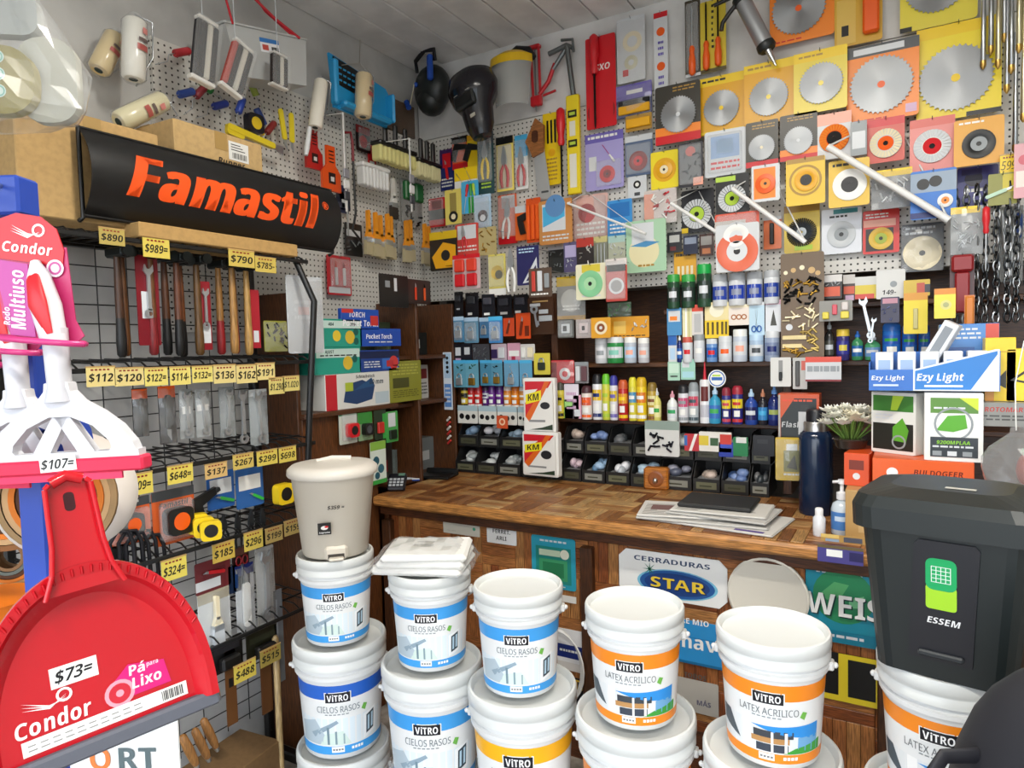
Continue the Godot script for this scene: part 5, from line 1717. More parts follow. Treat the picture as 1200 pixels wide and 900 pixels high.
	for e in [[Vector3(-2.310, 2.560, -2.241), 0.17, "b82a22", "red plastic notched trowel hanging above the orange one"], [Vector3(-2.270, 2.484, -2.301), 0.2, "e0521c", "orange plastic notched trowel hanging lower on side pegboard"]]:
		o = thing("trowel", e[3], "trowel", e[0], PI / 2, "trowels")
		m = MB.new()
		var k = e[1]
		m.paint(e[2])
		m.slab([Vector2(-0.28, -0.5) * k, Vector2(0.28, -0.5) * k, Vector2(0.28, -0.1) * k, Vector2(0.13, 0.08) * k, Vector2(0.12, 0.5) * k, Vector2(-0.12, 0.5) * k, Vector2(-0.13, 0.08) * k, Vector2(-0.28, -0.1) * k], 0, 0.014)
		part(o, "plate", m, "plastic")
		m = MB.new()
		m.paint("2a1a16").box(Vector3(0, -0.22 * k, 0.015), Vector3(0.2 * k, 0.24 * k, 0.003))
		for i in 4: m.box(Vector3(0, (0.14 + i * 0.08) * k, 0.0145), Vector3(0.14 * k, 0.025 * k, 0.002))
		m.paint("d8d4d0").box(Vector3(0, -0.24 * k, 0.0175), Vector3(0.1 * k, 0.1 * k, 0.002))
		part(o, "printed_patch", m, "print")
	# grey storage box hung from the ceiling by red cord, blue crate
	o = thing("grey_storage_box", "light grey plastic storage box hung up by red cord", "box", Vector3(-2.24, 2.735, -1.93), PI / 2)
	o.rotation = Vector3(0, PI / 2, 0)
	o.rotate_object_local(Vector3.BACK, 0.2)
	m = MB.new()
	m.paint("b9bcbc")
	m.xf = Transform3D(Basis().scaled(Vector3(1, 0.78, 0.62)), Vector3.ZERO)
	var w0 = 0.17
	var w1 = 0.20
	for s in [[1, 0], [-1, 0], [0, 1], [0, -1]]:
		if s[0] != 0: m.quad(Vector3(s[0] * w0, 0, -0.1), Vector3(s[0] * w0, 0, 0.1), Vector3(s[0] * w1, 0.23, 0.12), Vector3(s[0] * w1, 0.23, -0.12))
		else: m.quad(Vector3(-w0, 0, s[1] * 0.1), Vector3(w0, 0, s[1] * 0.1), Vector3(w1, 0.23, s[1] * 0.12), Vector3(-w1, 0.23, s[1] * 0.12))
	m.quad(Vector3(-w0, 0, -0.1), Vector3(w0, 0, -0.1), Vector3(w0, 0, 0.1), Vector3(-w0, 0, 0.1))
	m.box(Vector3(0, 0.232, 0.124), Vector3(w1 * 2.04, 0.012, 0.01), 0.003)
	m.box(Vector3(0, 0.232, -0.124), Vector3(w1 * 2.04, 0.012, 0.01), 0.003)
	for s in [-1, 1]: m.box(Vector3(s * w1 * 1.01, 0.232, 0), Vector3(0.01, 0.012, 0.25), 0.003)
	part(o, "tub", m, "plastic")
	m = MB.new()
	m.xf = Transform3D(Basis(Vector3.RIGHT, 0.069) * Basis().scaled(Vector3(1, 0.78, 1)), Vector3(0, 0, 0.0635))
	m.paint("e8eaee").flat(-0.05, 0.13, 0.045, 0.195, 0.0006)
	m.paint("3a7ac0").flat(-0.05, 0.175, 0.045, 0.195, 0.0009)
	m.paint("c05048").flat(-0.04, 0.14, -0.01, 0.165, 0.0009)
	m.paint("3a3a3a").flat(0.005, 0.14, 0.04, 0.16, 0.0009)
	part(o, "sticker", m, "print")
	m = MB.new()
	m.paint("c01f2c")
	m.xf = Transform3D(Basis().scaled(Vector3(1, 0.78, 0.62)), Vector3.ZERO)
	m.tube([Vector3(-0.17, 0.225, 0.13), Vector3(-0.18, 0.42, 0.12), Vector3(-0.172, 0.6, 0.1)], 0.005, 6)
	m.tube([Vector3(0.16, 0.228, 0.13), Vector3(0.05, 0.30, 0.12), Vector3(-0.05, 0.40, 0.1), Vector3(-0.1, 0.60, 0.05)], 0.007, 6)
	m.tube([Vector3(0.14, 0.228, 0.12), Vector3(0.02, 0.33, 0.1), Vector3(-0.05, 0.42, 0.11), Vector3(-0.06, 0.60, 0.05)], 0.006, 6)
	part(o, "red_cord", m, "rubber")
	o = thing("blue_crate", "sky blue plastic paint tray with black grid hung by wire", "paint tray", Vector3(-2.270, 2.766, -2.505), PI / 2)
	m = MB.new()
	m.paint("2a9ad4")
	m.slab([Vector2(-0.17, 0.0), Vector2(0.19, 0.0), Vector2(0.215, 0.06), Vector2(0.21, 0.17), Vector2(0.19, 0.19), Vector2(-0.19, 0.235), Vector2(-0.17, 0.05)], 0.0, 0.012)
	m.box(Vector3(0.02, 0.02, 0.03), Vector3(0.33, 0.03, 0.06), 0.01)
	m.box(Vector3(0.2, 0.09, 0.03), Vector3(0.02, 0.14, 0.06), 0.008)
	m.box(Vector3(-0.17, 0.11, 0.02), Vector3(0.03, 0.2, 0.04), 0.008)
	part(o, "tray", m, "plastic")
	m = MB.new()
	m.paint("17191c")
	m.slab([Vector2(-0.15, 0.11), Vector2(0.06, 0.09), Vector2(0.06, 0.2), Vector2(-0.17, 0.225)], 0.0125, 0.018)
	m.paint("2a9ad4")
	for i in 7:
		for j in 3: m.box(Vector3(-0.13 + i * 0.028, 0.13 + j * 0.028 - i * 0.002, 0.0185), Vector3(0.018, 0.008, 0.002))
	part(o, "grid", m, "plastic")
	m = MB.new()
	m.paint("c8c4bc").tube([Vector3(-0.12, 0.2, 0.02), Vector3(0.0, 0.25, 0.02), Vector3(0.01, 0.36, 0.02)], 0.002, 5)
	m.tube([Vector3(0.0, 0.25, 0.02), Vector3(0.09, 0.18, 0.03)], 0.002, 5)
	part(o, "wire", m, "satin")
	# whitewash brushes: a block of bristles with three handles
	for e in [[Vector3(-2.280, 2.593, -2.775), 0.29, 0.075, "e0d890", "wide yellow bristle whitewash brush block with three black handles"], [Vector3(-2.260, 2.567, -3.012), 0.2, 0.075, "ddd6a4", "narrower yellow bristle whitewash brush block beside the wide one"]]:
		o = thing("whitewash_brush", e[4], "brush", e[0], PI / 2, "whitewash brushes")
		m = MB.new()
		m.paint("1a1a1c").box(Vector3(0, 0.092, 0), Vector3(e[1] * 1.02, 0.022, 0.07), 0.006)
		part(o, "block", m, "plastic")
		m = MB.new()
		m.paint(e[3])
		for i in 9: m.box(Vector3((i - 4) * e[1] / 9.0, 0.045, rr(-0.002, 0.002)), Vector3(e[1] / 9.4, 0.075 + rr(-0.006, 0.006), 0.062), 0.008)
		part(o, "bristles", m, "pile")
		for i in 3:
			m = MB.new()
			m.paint("161618").box(Vector3((i - 1) * e[1] * 0.27 + 0.01, 0.155, 0), Vector3(0.03, 0.12, 0.02), 0.007)
			part(o, "handle", m, "plastic")
	o = thing("whitewash_brush", "white bristle block brush hanging under the red stick pack", "brush", Vector3(-2.290, 2.454, -2.618), PI / 2, "whitewash brushes")
	m = MB.new()
	m.paint("dcdcda")
	for i in 8: m.box(Vector3((i - 3.5) * 0.024, 0.05, 0), Vector3(0.0225, 0.095 + rr(-0.005, 0.005), 0.05), 0.007)
	part(o, "bristles", m, "pile")
	m = MB.new()
	m.paint("e8e8e6").box(Vector3(0, 0.105, 0), Vector3(0.2, 0.02, 0.055), 0.005)
	part(o, "block", m, "plastic")
	# paint brushes with orange handles
	for i in 9:
		var z = [-2.60, -2.64, -2.69, -2.73, -2.77, -2.88, -2.93, -3.04, -3.09][i]
		o = thing("paint_brush", "flat paint brush with orange handle under the side pegboard", "paint brush", Vector3(-2.33 + 0.012 * (i % 2), 2.245 - 0.006 * (i % 3), z), PI / 2, "orange handled paint brushes")
		tool(o, "br", 0.22, Transform3D.IDENTITY, "ef9a24", "b8ac8a")
	o = thing("paint_brush", "flat paint brush with white handle hanging above orange ones", "paint brush", Vector3(-2.350, 2.451, -2.823), PI / 2)
	tool(o, "br", 0.21, Transform3D.IDENTITY, "eceae4", "3a342c")
	# hacksaw frame and strip hangers
	o = thing("hacksaw", "red topped hacksaw with black frame hanging from pegboard", "hacksaw", Vector3(-2.250, 2.304, -2.435), PI / 2)
	m = MB.new()
	m.paint("7a1c22").tube([Vector3(-0.05, 0.36, 0), Vector3(-0.01, 0.37, 0), Vector3(0.0, 0.33, 0), Vector3(0.0, 0.24, 0)], 0.007, 6)
	m.paint("19191b").tube([Vector3(0.0, 0.25, 0), Vector3(0.005, 0.0, 0), Vector3(-0.02, -0.08, 0), Vector3(0.03, -0.12, 0)], 0.006, 6)
	part(o, "frame", m, "plastic")
	m = MB.new()
	m.paint("b8bcc0").box(Vector3(-0.05, 0.12, 0), Vector3(0.002, 0.46, 0.01))
	part(o, "saw_blade", m, "steel")
	for e in [[Vector3(-2.200, 2.509, -2.327), 0.2, "narrow white display strip hanging beside red hacksaw"], [Vector3(-2.100, 2.507, -2.670), 0.16, "narrow white display strip hanging before brush blocks"]]:
		o = thing("display_strip", e[2], "strip", e[0], PI / 2)
		m = MB.new()
		m.paint("e4e4e2").box(Vector3(0, 0, 0), Vector3(0.008, e[1] * 2.2, 0.004))
		m.tube([Vector3(0, e[1] * 1.08, 0), Vector3(0, e[1] * 1.08 + 0.02, -2.4 - e[0].x)], 0.0025, 5)
		for i in 3: m.paint(["3a3a40", "d8d8d8", "8a8a90"][i]).box(Vector3(0.0, -e[1] * 0.75 + i * 0.05, 0.006), Vector3(0.035, 0.04, 0.01), 0.003)
		part(o, "strip", m, "plastic")

# ---------- corner cabinet ----------
func corner_shelf():
	var o = thing("corner_cabinet", "dark brown wooden shelf cabinet in the corner by the counter", "cabinet", Vector3(-2.28, 0, -2.46))
	var m: MB
	m = MB.new()
	m.paint("6b3f20").box(Vector3(0.15, 0.70, 0.30), Vector3(0.02, 1.40, 0.44), 0.003)
	part(o, "front_panel", m, "wood_up")
	m = MB.new()
	m.paint("5f381d").box(Vector3(0.04, 1.40, 0.24), Vector3(0.30, 0.02, 0.58), 0.003)
	part(o, "shelf_board", m, "wood")
	for y in [1.0, 1.385, 1.62]:
		m = MB.new()
		m.paint("5f381d").box(Vector3(0.0, y, -0.36), Vector3(0.24, 0.02, 0.58), 0.003)
		part(o, "shelf_board", m, "wood")
	for z in [0.53, -0.25, -0.56]:
		m = MB.new()
		m.paint("5f381d").box(Vector3(0.03, 0.95, z), Vector3(0.26, 1.9, 0.02), 0.003)
		part(o, "upright", m, "wood_up")
	m = MB.new()
	m.paint("5a3720").box(Vector3(-0.12, 0.95, -0.06), Vector3(0.01, 1.6, 1.2))
	part(o, "back_panel", m, "wood_up")
	# goods: [name, label, px rect on x = -2.1, spec]
	for e in CORNER:
		var b = thing(e[0], e[1], e[2], e[3], PI / 2)
		b_box(b, e[4], e[5], e[6])
	for i in 8:
		var b = thing("dark_stock_box", ["grey green tin on the corner cabinet shelf", "black box with white label in corner cabinet", "blue bottle pack in corner cabinet", "grey tool case in corner cabinet", "white printed box low in corner cabinet", "dark carton beside white box in corner cabinet", "clear box of fittings low in corner cabinet", "grey plastic tub on the lowest corner shelf"][i], "box", Vector3(-2.27, [1.631, 1.631, 1.396, 1.396, 1.396, 1.011, 1.011, 1.011][i], [-2.62, -2.9, -2.58, -2.72, -2.92, -2.6, -2.75, -2.94][i]), PI / 2, "stock in the corner cabinet")
		b_box(b, [0.12, 0.16, 0.1, 0.13, 0.12, 0.12, 0.1, 0.14][i], [0.17, 0.12, 0.13, 0.15, 0.18, 0.2, 0.14, 0.17][i], ["4a5a40;.1;r .1 .2 .9 .7 6a7a5a", "1c1d20;.1;r .2 .3 .6 .7 b8b8b8", "2a4a8a;.1;r .1 .3 .9 .6 8ab0d8", "5a5f62;.1;r .2 .4 .8 .6 2a2c2e", "c8c8c4;.1;r .1 .6 .9 .9 7a2a28;l .1 .1 .9 .5 4 4a4a4a", "32302c;.1;r .2 .2 .7 .5 8a3030", "8a9490;.1;l .1 .1 .9 .9 5 c8d0cc", "6a7072;.1;r .2 .3 .7 .6 b0b4b4"][i])
	# striped tape wound on the post between cabinet and counter bins
	var t = thing("hanging_strip", "white and blue strip pack hanging on the wooden post", "strip", Vector3(-2.152, 1.331, -3.000))
	b_card(t, 0.055, 0.31, "d4dce4;r .1 .55 .9 .98 a8c4dc;c .5 .9 .16 k;c .5 .82 .16 k;c .5 .74 .16 k;c .5 .66 .16 k;r .1 .05 .9 .45 5a8ac8;l .2 .1 .8 .4 4 e")
	t = thing("red_chain_strip", "red and white twisted cord hanging on the wooden post", "cord", Vector3(-2.154, 1.146, -3.000))
	var c := MB.new()
	for i in 6:
		c.paint("c83a34" if i % 2 == 0 else "e4e0da").tube([Vector3(-0.012, i * 0.025, 0), Vector3(0.012, i * 0.025 + 0.02, 0.006)], 0.007, 5)
	part(t, "cord", c, "plastic")

# ---------- upper back wall ----------
func upper_wall():
	var m: MB
	var o = thing("welding_mask", "black welding mask seen from the side with blue strap", "welding mask", Vector3(-2.237, 3.064, -3.030), -0.4)
	m = MB.new()
	m.paint("1f2225")
	m.xf = Transform3D(Basis(Vector3.BACK, -0.2), Vector3(0, -0.01, 0))
	m.ball(Vector3(0, 0, -0.02), Vector3(0.125, 0.125, 0.09), 22, 14)
	m.ball(Vector3(0.02, -0.06, -0.01), Vector3(0.08, 0.08, 0.08), 16, 10)
	part(o, "shell", m, "plastic")
	m = MB.new()
	m.paint("141518").tube([Vector3(-0.07, 0.09, 0.03), Vector3(-0.05, 0.14, 0.05), Vector3(0.05, 0.165, 0.05), Vector3(0.11, 0.15, 0.03), Vector3(0.1, 0.1, 0.02)], 0.014, 8, 0.6)
	part(o, "headband", m, "rubber")
	m = MB.new()
	m.paint("1f4fb0")
	m.box(Vector3(0.1, 0.06, 0.05), Vector3(0.03, 0.13, 0.03), 0.008)
	part(o, "strap", m, "plastic")
	m = MB.new()
	m.paint("1f4fb0").ball(Vector3(-0.01, 0.0, 0.075), Vector3(0.014, 0.014, 0.01), 10, 6)
	part(o, "knob", m, "plastic")
	m = MB.new()
	m.paint("1f4fb0")
	m.tube([Vector3(-0.11, -0.06, 0.08), Vector3(-0.085, -0.1, 0.08)], 0.015, 8)
	part(o, "grip", m, "plastic")
	m = MB.new()
	m.paint("cfc8b4").tube([Vector3(-0.01, 0.0, 0.085), Vector3(-0.06, -0.09, 0.085)], 0.004, 5)
	part(o, "spring_rod", m, "satin")
	o = thing("welding_mask", "black glossy welding mask with viewing window hanging chin down", "welding mask", Vector3(-1.824, 2.854, -2.840), -0.15)
	m = MB.new()
	m.paint("1a1b1d")
	m.xf = Transform3D(Basis(Vector3.BACK, 0.22), Vector3(0, 0, 0))
	var prof = [[0.0, -0.19], [0.05, -0.185], [0.075, -0.13], [0.085, -0.05], [0.12, 0.0], [0.135, 0.06], [0.12, 0.115], [0.07, 0.145], [0.0, 0.155]]
	m.lathe(Vector3.ZERO, prof, 28, false, 0.8)
	part(o, "shell", m, "gloss")
	m = MB.new()
	m.xf = Transform3D(Basis(Vector3.BACK, 0.22), Vector3(0, 0, 0))
	m.paint("26282a").box(Vector3(0.0, -0.02, 0.078), Vector3(0.125, 0.07, 0.03), 0.008)
	m.paint("0f1011").box(Vector3(0.0, -0.02, 0.094), Vector3(0.1, 0.045, 0.003))
	m.paint("9a9890").box(Vector3(0.0, 0.014, 0.095), Vector3(0.1, 0.003, 0.003))
	m.paint("b8b4a8").box(Vector3(0.02, -0.1, 0.068), Vector3(0.03, 0.016, 0.004))
	part(o, "window", m, "plastic")
	o = thing("face_shield", "clear face shield with yellow brow and black headband", "face shield", Vector3(-1.702, 3.000, -3.000), 0.1)
	m = MB.new()
	m.paint("e3b81a")
	for i in 12:
		var a = -1.35 + 2.7 * i / 12.0
		var b = -1.35 + 2.7 * (i + 1) / 12.0
		var f = func(t, y, r): return Vector3(sin(t) * r, y, cos(t) * r * 0.75)
		m.quad(f.call(a, 0.035, 0.118), f.call(b, 0.035, 0.118), f.call(b, 0.075, 0.115), f.call(a, 0.075, 0.115))
		m.quad(f.call(a, 0.075, 0.115), f.call(b, 0.075, 0.115), f.call(b, 0.10, 0.07), f.call(a, 0.10, 0.07))
	part(o, "brow", m, "plastic")
	m = MB.new()
	for i in 12:
		var a = -1.3 + 2.6 * i / 12.0
		var b = -1.3 + 2.6 * (i + 1) / 12.0
		var f = func(t, y, r): return Vector3(sin(t) * r, y, cos(t) * r * 0.75)
		m.squad(f.call(a, -0.16, 0.108 - 0.02 * abs(a) / 1.3), f.call(b, -0.16, 0.108 - 0.02 * abs(b) / 1.3), f.call(b, 0.045, 0.117), f.call(a, 0.045, 0.117), f.call(a, 0, 1).normalized(), f.call(b, 0, 1).normalized(), f.call(b, 0, 1).normalized(), f.call(a, 0, 1).normalized())
	part(o, "visor", m, "visor")
	m = MB.new()
	m.paint("1b1b1d").tube([Vector3(-0.11, 0.06, 0.0), Vector3(-0.07, 0.1, -0.05), Vector3(0, 0.15, -0.06), Vector3(0.06, 0.13, -0.05), Vector3(0.11, 0.06, 0.0)], 0.02, 8, 0.5)
	part(o, "headband", m, "rubber")
	# caulking guns
	o = thing("caulking_gun", "red skeleton caulking gun hanging on the white board", "caulking gun", Vector3(-1.608, 3.018, -3.120))
	m = MB.new()
	m.paint("c5222c")
	m.tube([Vector3(-0.045, 0.13, 0.02), Vector3(-0.035, -0.14, 0.02)], 0.007, 6)
	m.tube([Vector3(0.0, 0.13, 0.02), Vector3(0.005, -0.14, 0.02)], 0.007, 6)
	m.box(Vector3(-0.022, 0.135, 0.02), Vector3(0.066, 0.02, 0.03), 0.005)
	m.box(Vector3(-0.018, -0.13, 0.02), Vector3(0.06, 0.05, 0.03), 0.006)
	m.tube([Vector3(0.0, -0.1, 0.02), Vector3(0.05, -0.05, 0.02), Vector3(0.09, 0.03, 0.02)], 0.011, 6)
	m.tube([Vector3(0.02, -0.11, 0.02), Vector3(0.09, -0.1, 0.02)], 0.006, 6)
	part(o, "frame", m, "plastic")
	m = MB.new()
	m.paint("8a8a8c").tube([Vector3(-0.022, 0.13, 0.02), Vector3(-0.02, -0.18, 0.02)], 0.004, 6)
	part(o, "push_rod", m, "steel")
	o = thing("caulking_gun", "grey caulking gun with trigger hanging beside the red one", "caulking gun", Vector3(-1.452, 3.001, -3.120))
	m = MB.new()
	m.paint("7d8485")
	m.tube([Vector3(0.0, 0.12, 0.02), Vector3(0.03, -0.13, 0.02)], 0.014, 8)
	m.tube([Vector3(-0.1, 0.1, 0.02), Vector3(0.0, 0.12, 0.02), Vector3(0.03, 0.1, 0.02)], 0.012, 6)
	m.tube([Vector3(-0.01, 0.1, 0.02), Vector3(-0.08, 0.02, 0.02)], 0.011, 6)
	m.tube([Vector3(-0.03, 0.15, 0.02), Vector3(0.03, 0.14, 0.02), Vector3(0.035, 0.08, 0.02)], 0.007, 6)
	m.box(Vector3(0.03, -0.135, 0.02), Vector3(0.05, 0.02, 0.03), 0.004)
	part(o, "body", m, "satin")
	# grease gun
	o = thing("grease_gun", "silver barrel grease gun with black lever under the ceiling", "grease gun", Vector3(-0.559, 2.957, -3.020))
	m = MB.new()
	var d = (Vector3(-0.516, 2.861, -3.020) - Vector3(-0.602, 3.054, -3.020)).normalized()
	m.xf = Transform3D(Basis(Quaternion(Vector3.UP, d)), Vector3(0, 0, 0.02))
	m.paint("b4b8bc").lathe(Vector3(0, -0.11, 0), [[0.033, 0], [0.033, 0.22]], 20)
	part(o, "barrel", m, "satin")
	var t := MB.new()
	t.xf = m.xf
	t.paint("1c1d1f").lathe(Vector3(0, -0.135, 0), [[0.03, 0], [0.038, 0.008], [0.038, 0.03], [0.034, 0.034]], 18)
	t.lathe(Vector3(0, 0.1, 0), [[0.036, 0], [0.038, 0.02], [0.03, 0.03]], 18)
	part(o, "collar", t, "plastic")
	t = MB.new()
	t.xf = m.xf
	t.paint("c9ccd0").lathe(Vector3(0, 0.125, 0), [[0.014, 0], [0.008, 0.05], [0.004, 0.08]], 10)
	part(o, "nozzle", t, "steel")
	t = MB.new()
	t.paint("17181a").tube([Vector3(-0.05, 0.11, 0.03), Vector3(-0.09, 0.07, 0.03), Vector3(-0.125, 0.03, 0.03), Vector3(-0.13, 0.0, 0.03)], 0.009, 6)
	t.tube([Vector3(-0.03, 0.12, 0.03), Vector3(-0.08, 0.125, 0.03), Vector3(-0.16, 0.11, 0.03)], 0.008, 6)
	part(o, "lever", t, "plastic")
	# handsaw
	o = thing("handsaw", "handsaw with tan wooden handle and pale blade hanging down", "handsaw", Vector3(-1.616, 2.623, -3.080))
	m = MB.new()
	m.paint("b0703c")
	m.slab([Vector2(-0.06, 0.06), Vector2(0.0, 0.17), Vector2(0.045, 0.13), Vector2(0.04, 0.0), Vector2(-0.02, -0.02), Vector2(-0.035, 0.02)], 0.0, 0.02)
	m.paint("5a3018").slab(rect2(-0.022, 0.05, 0.015, 0.11, 0.015), 0.019, 0.0205)
	part(o, "handle", m, "wood")
	m = MB.new()
	m.paint("d4d7d8").slab([Vector2(-0.02, 0.02), Vector2(0.04, 0.02), Vector2(0.075, -0.23), Vector2(-0.0, -0.235)], 0.006, 0.008)
	m.paint("6a6e70").flat(0.02, -0.2, 0.06, -0.19, 0.0085)
	part(o, "blade", m, "satin")
	o = thing("spirit_level", "bright yellow spirit level with black vials hanging upright", "level", Vector3(-1.411, 2.393, -3.080))
	m = MB.new()
	m.paint("e9cf22").box(Vector3(0, 0.235, 0.012), Vector3(0.068, 0.47, 0.024), 0.004)
	part(o, "body", m, "plastic")
	m = MB.new()
	for y in [0.38, 0.24]: m.paint("1d1d1a").box(Vector3(0, y, 0.0245), Vector3(0.046, 0.034, 0.003))
	for y in [0.38, 0.24]: m.paint("b8d048").box(Vector3(0, y, 0.0265), Vector3(0.03, 0.014, 0.003))
	m.paint("e4e0d0").box(Vector3(0, 0.31, 0.0245), Vector3(0.03, 0.07, 0.002))
	m.box(Vector3(0, 0.11, 0.0245), Vector3(0.036, 0.16, 0.002))
	part(o, "vial", m, "print")
	# white tubes hung on cords before the wall
	for e in BARS:
		o = thing("white_tube", e[0], "tube", e[1], 0.0, "white tubes on cords")
		m = MB.new()
		m.paint("e6e6e4").tube([e[2] - e[1], e[3] - e[1]], e[5], 10)
		part(o, "tube", m, "plastic")
		m = MB.new()
		m.paint("dcdcda").tube([e[2] - e[1], e[4] - e[1], e[3] - e[1]], e[5] * 0.32, 5)
		part(o, "cord", m, "plastic")
	# bundles of steel rods and chains at the right
	for i in 9:
		o = thing("drill_rod", "long steel masonry drill hanging from the wall hooks", "drill", Vector3(RODX[i], [2.62, 2.66, 2.60, 2.70, 2.58, 2.64, 2.52, 2.30, 2.4][i], -3.06 + 0.02 * (i % 3)), 0.0, "long steel drills")
		m = MB.new()
		m.paint(["c0c4c8", "a8acb0", "d0c8a8"][i % 3]).lathe(Vector3.ZERO, [[0.002, 0], [0.009, 0.012], [0.008, 0.2], [0.0065, 0.22], [0.0065, 0.42]], 8)
		part(o, "shank", m, "steel")
		m = MB.new()
		m.paint("caa45a").lathe(Vector3.ZERO, [[0.0022, -0.001], [0.0098, 0.012], [0.0095, 0.03]], 8)
		part(o, "tip", m, "steel")
	for i in 8:
		o = thing("hanging_chain", "dark steel chain hanging in the bundle beside yellow cartons", "chain", Vector3(0.14 + i * 0.03, 1.72, -2.98 + 0.025 * (i % 3)), 0.0, "steel chains")
		m = MB.new()
		for k in 16:
			m.paint(["6a6e70", "c0c4c8", "3a3c3e"][(k + i) % 3])
			m.xf = Transform3D(Basis(Vector3.UP, PI / 2 * (k % 2) + 0.4), Vector3(0, 0.03 * k, 0))
			var P = []
			for q in 9: P.append(Vector3(cos(TAU * q / 8) * 0.011, sin(TAU * q / 8) * 0.02, 0))
			m.tube(P, 0.004, 5)
		part(o, "links", m, "steel")

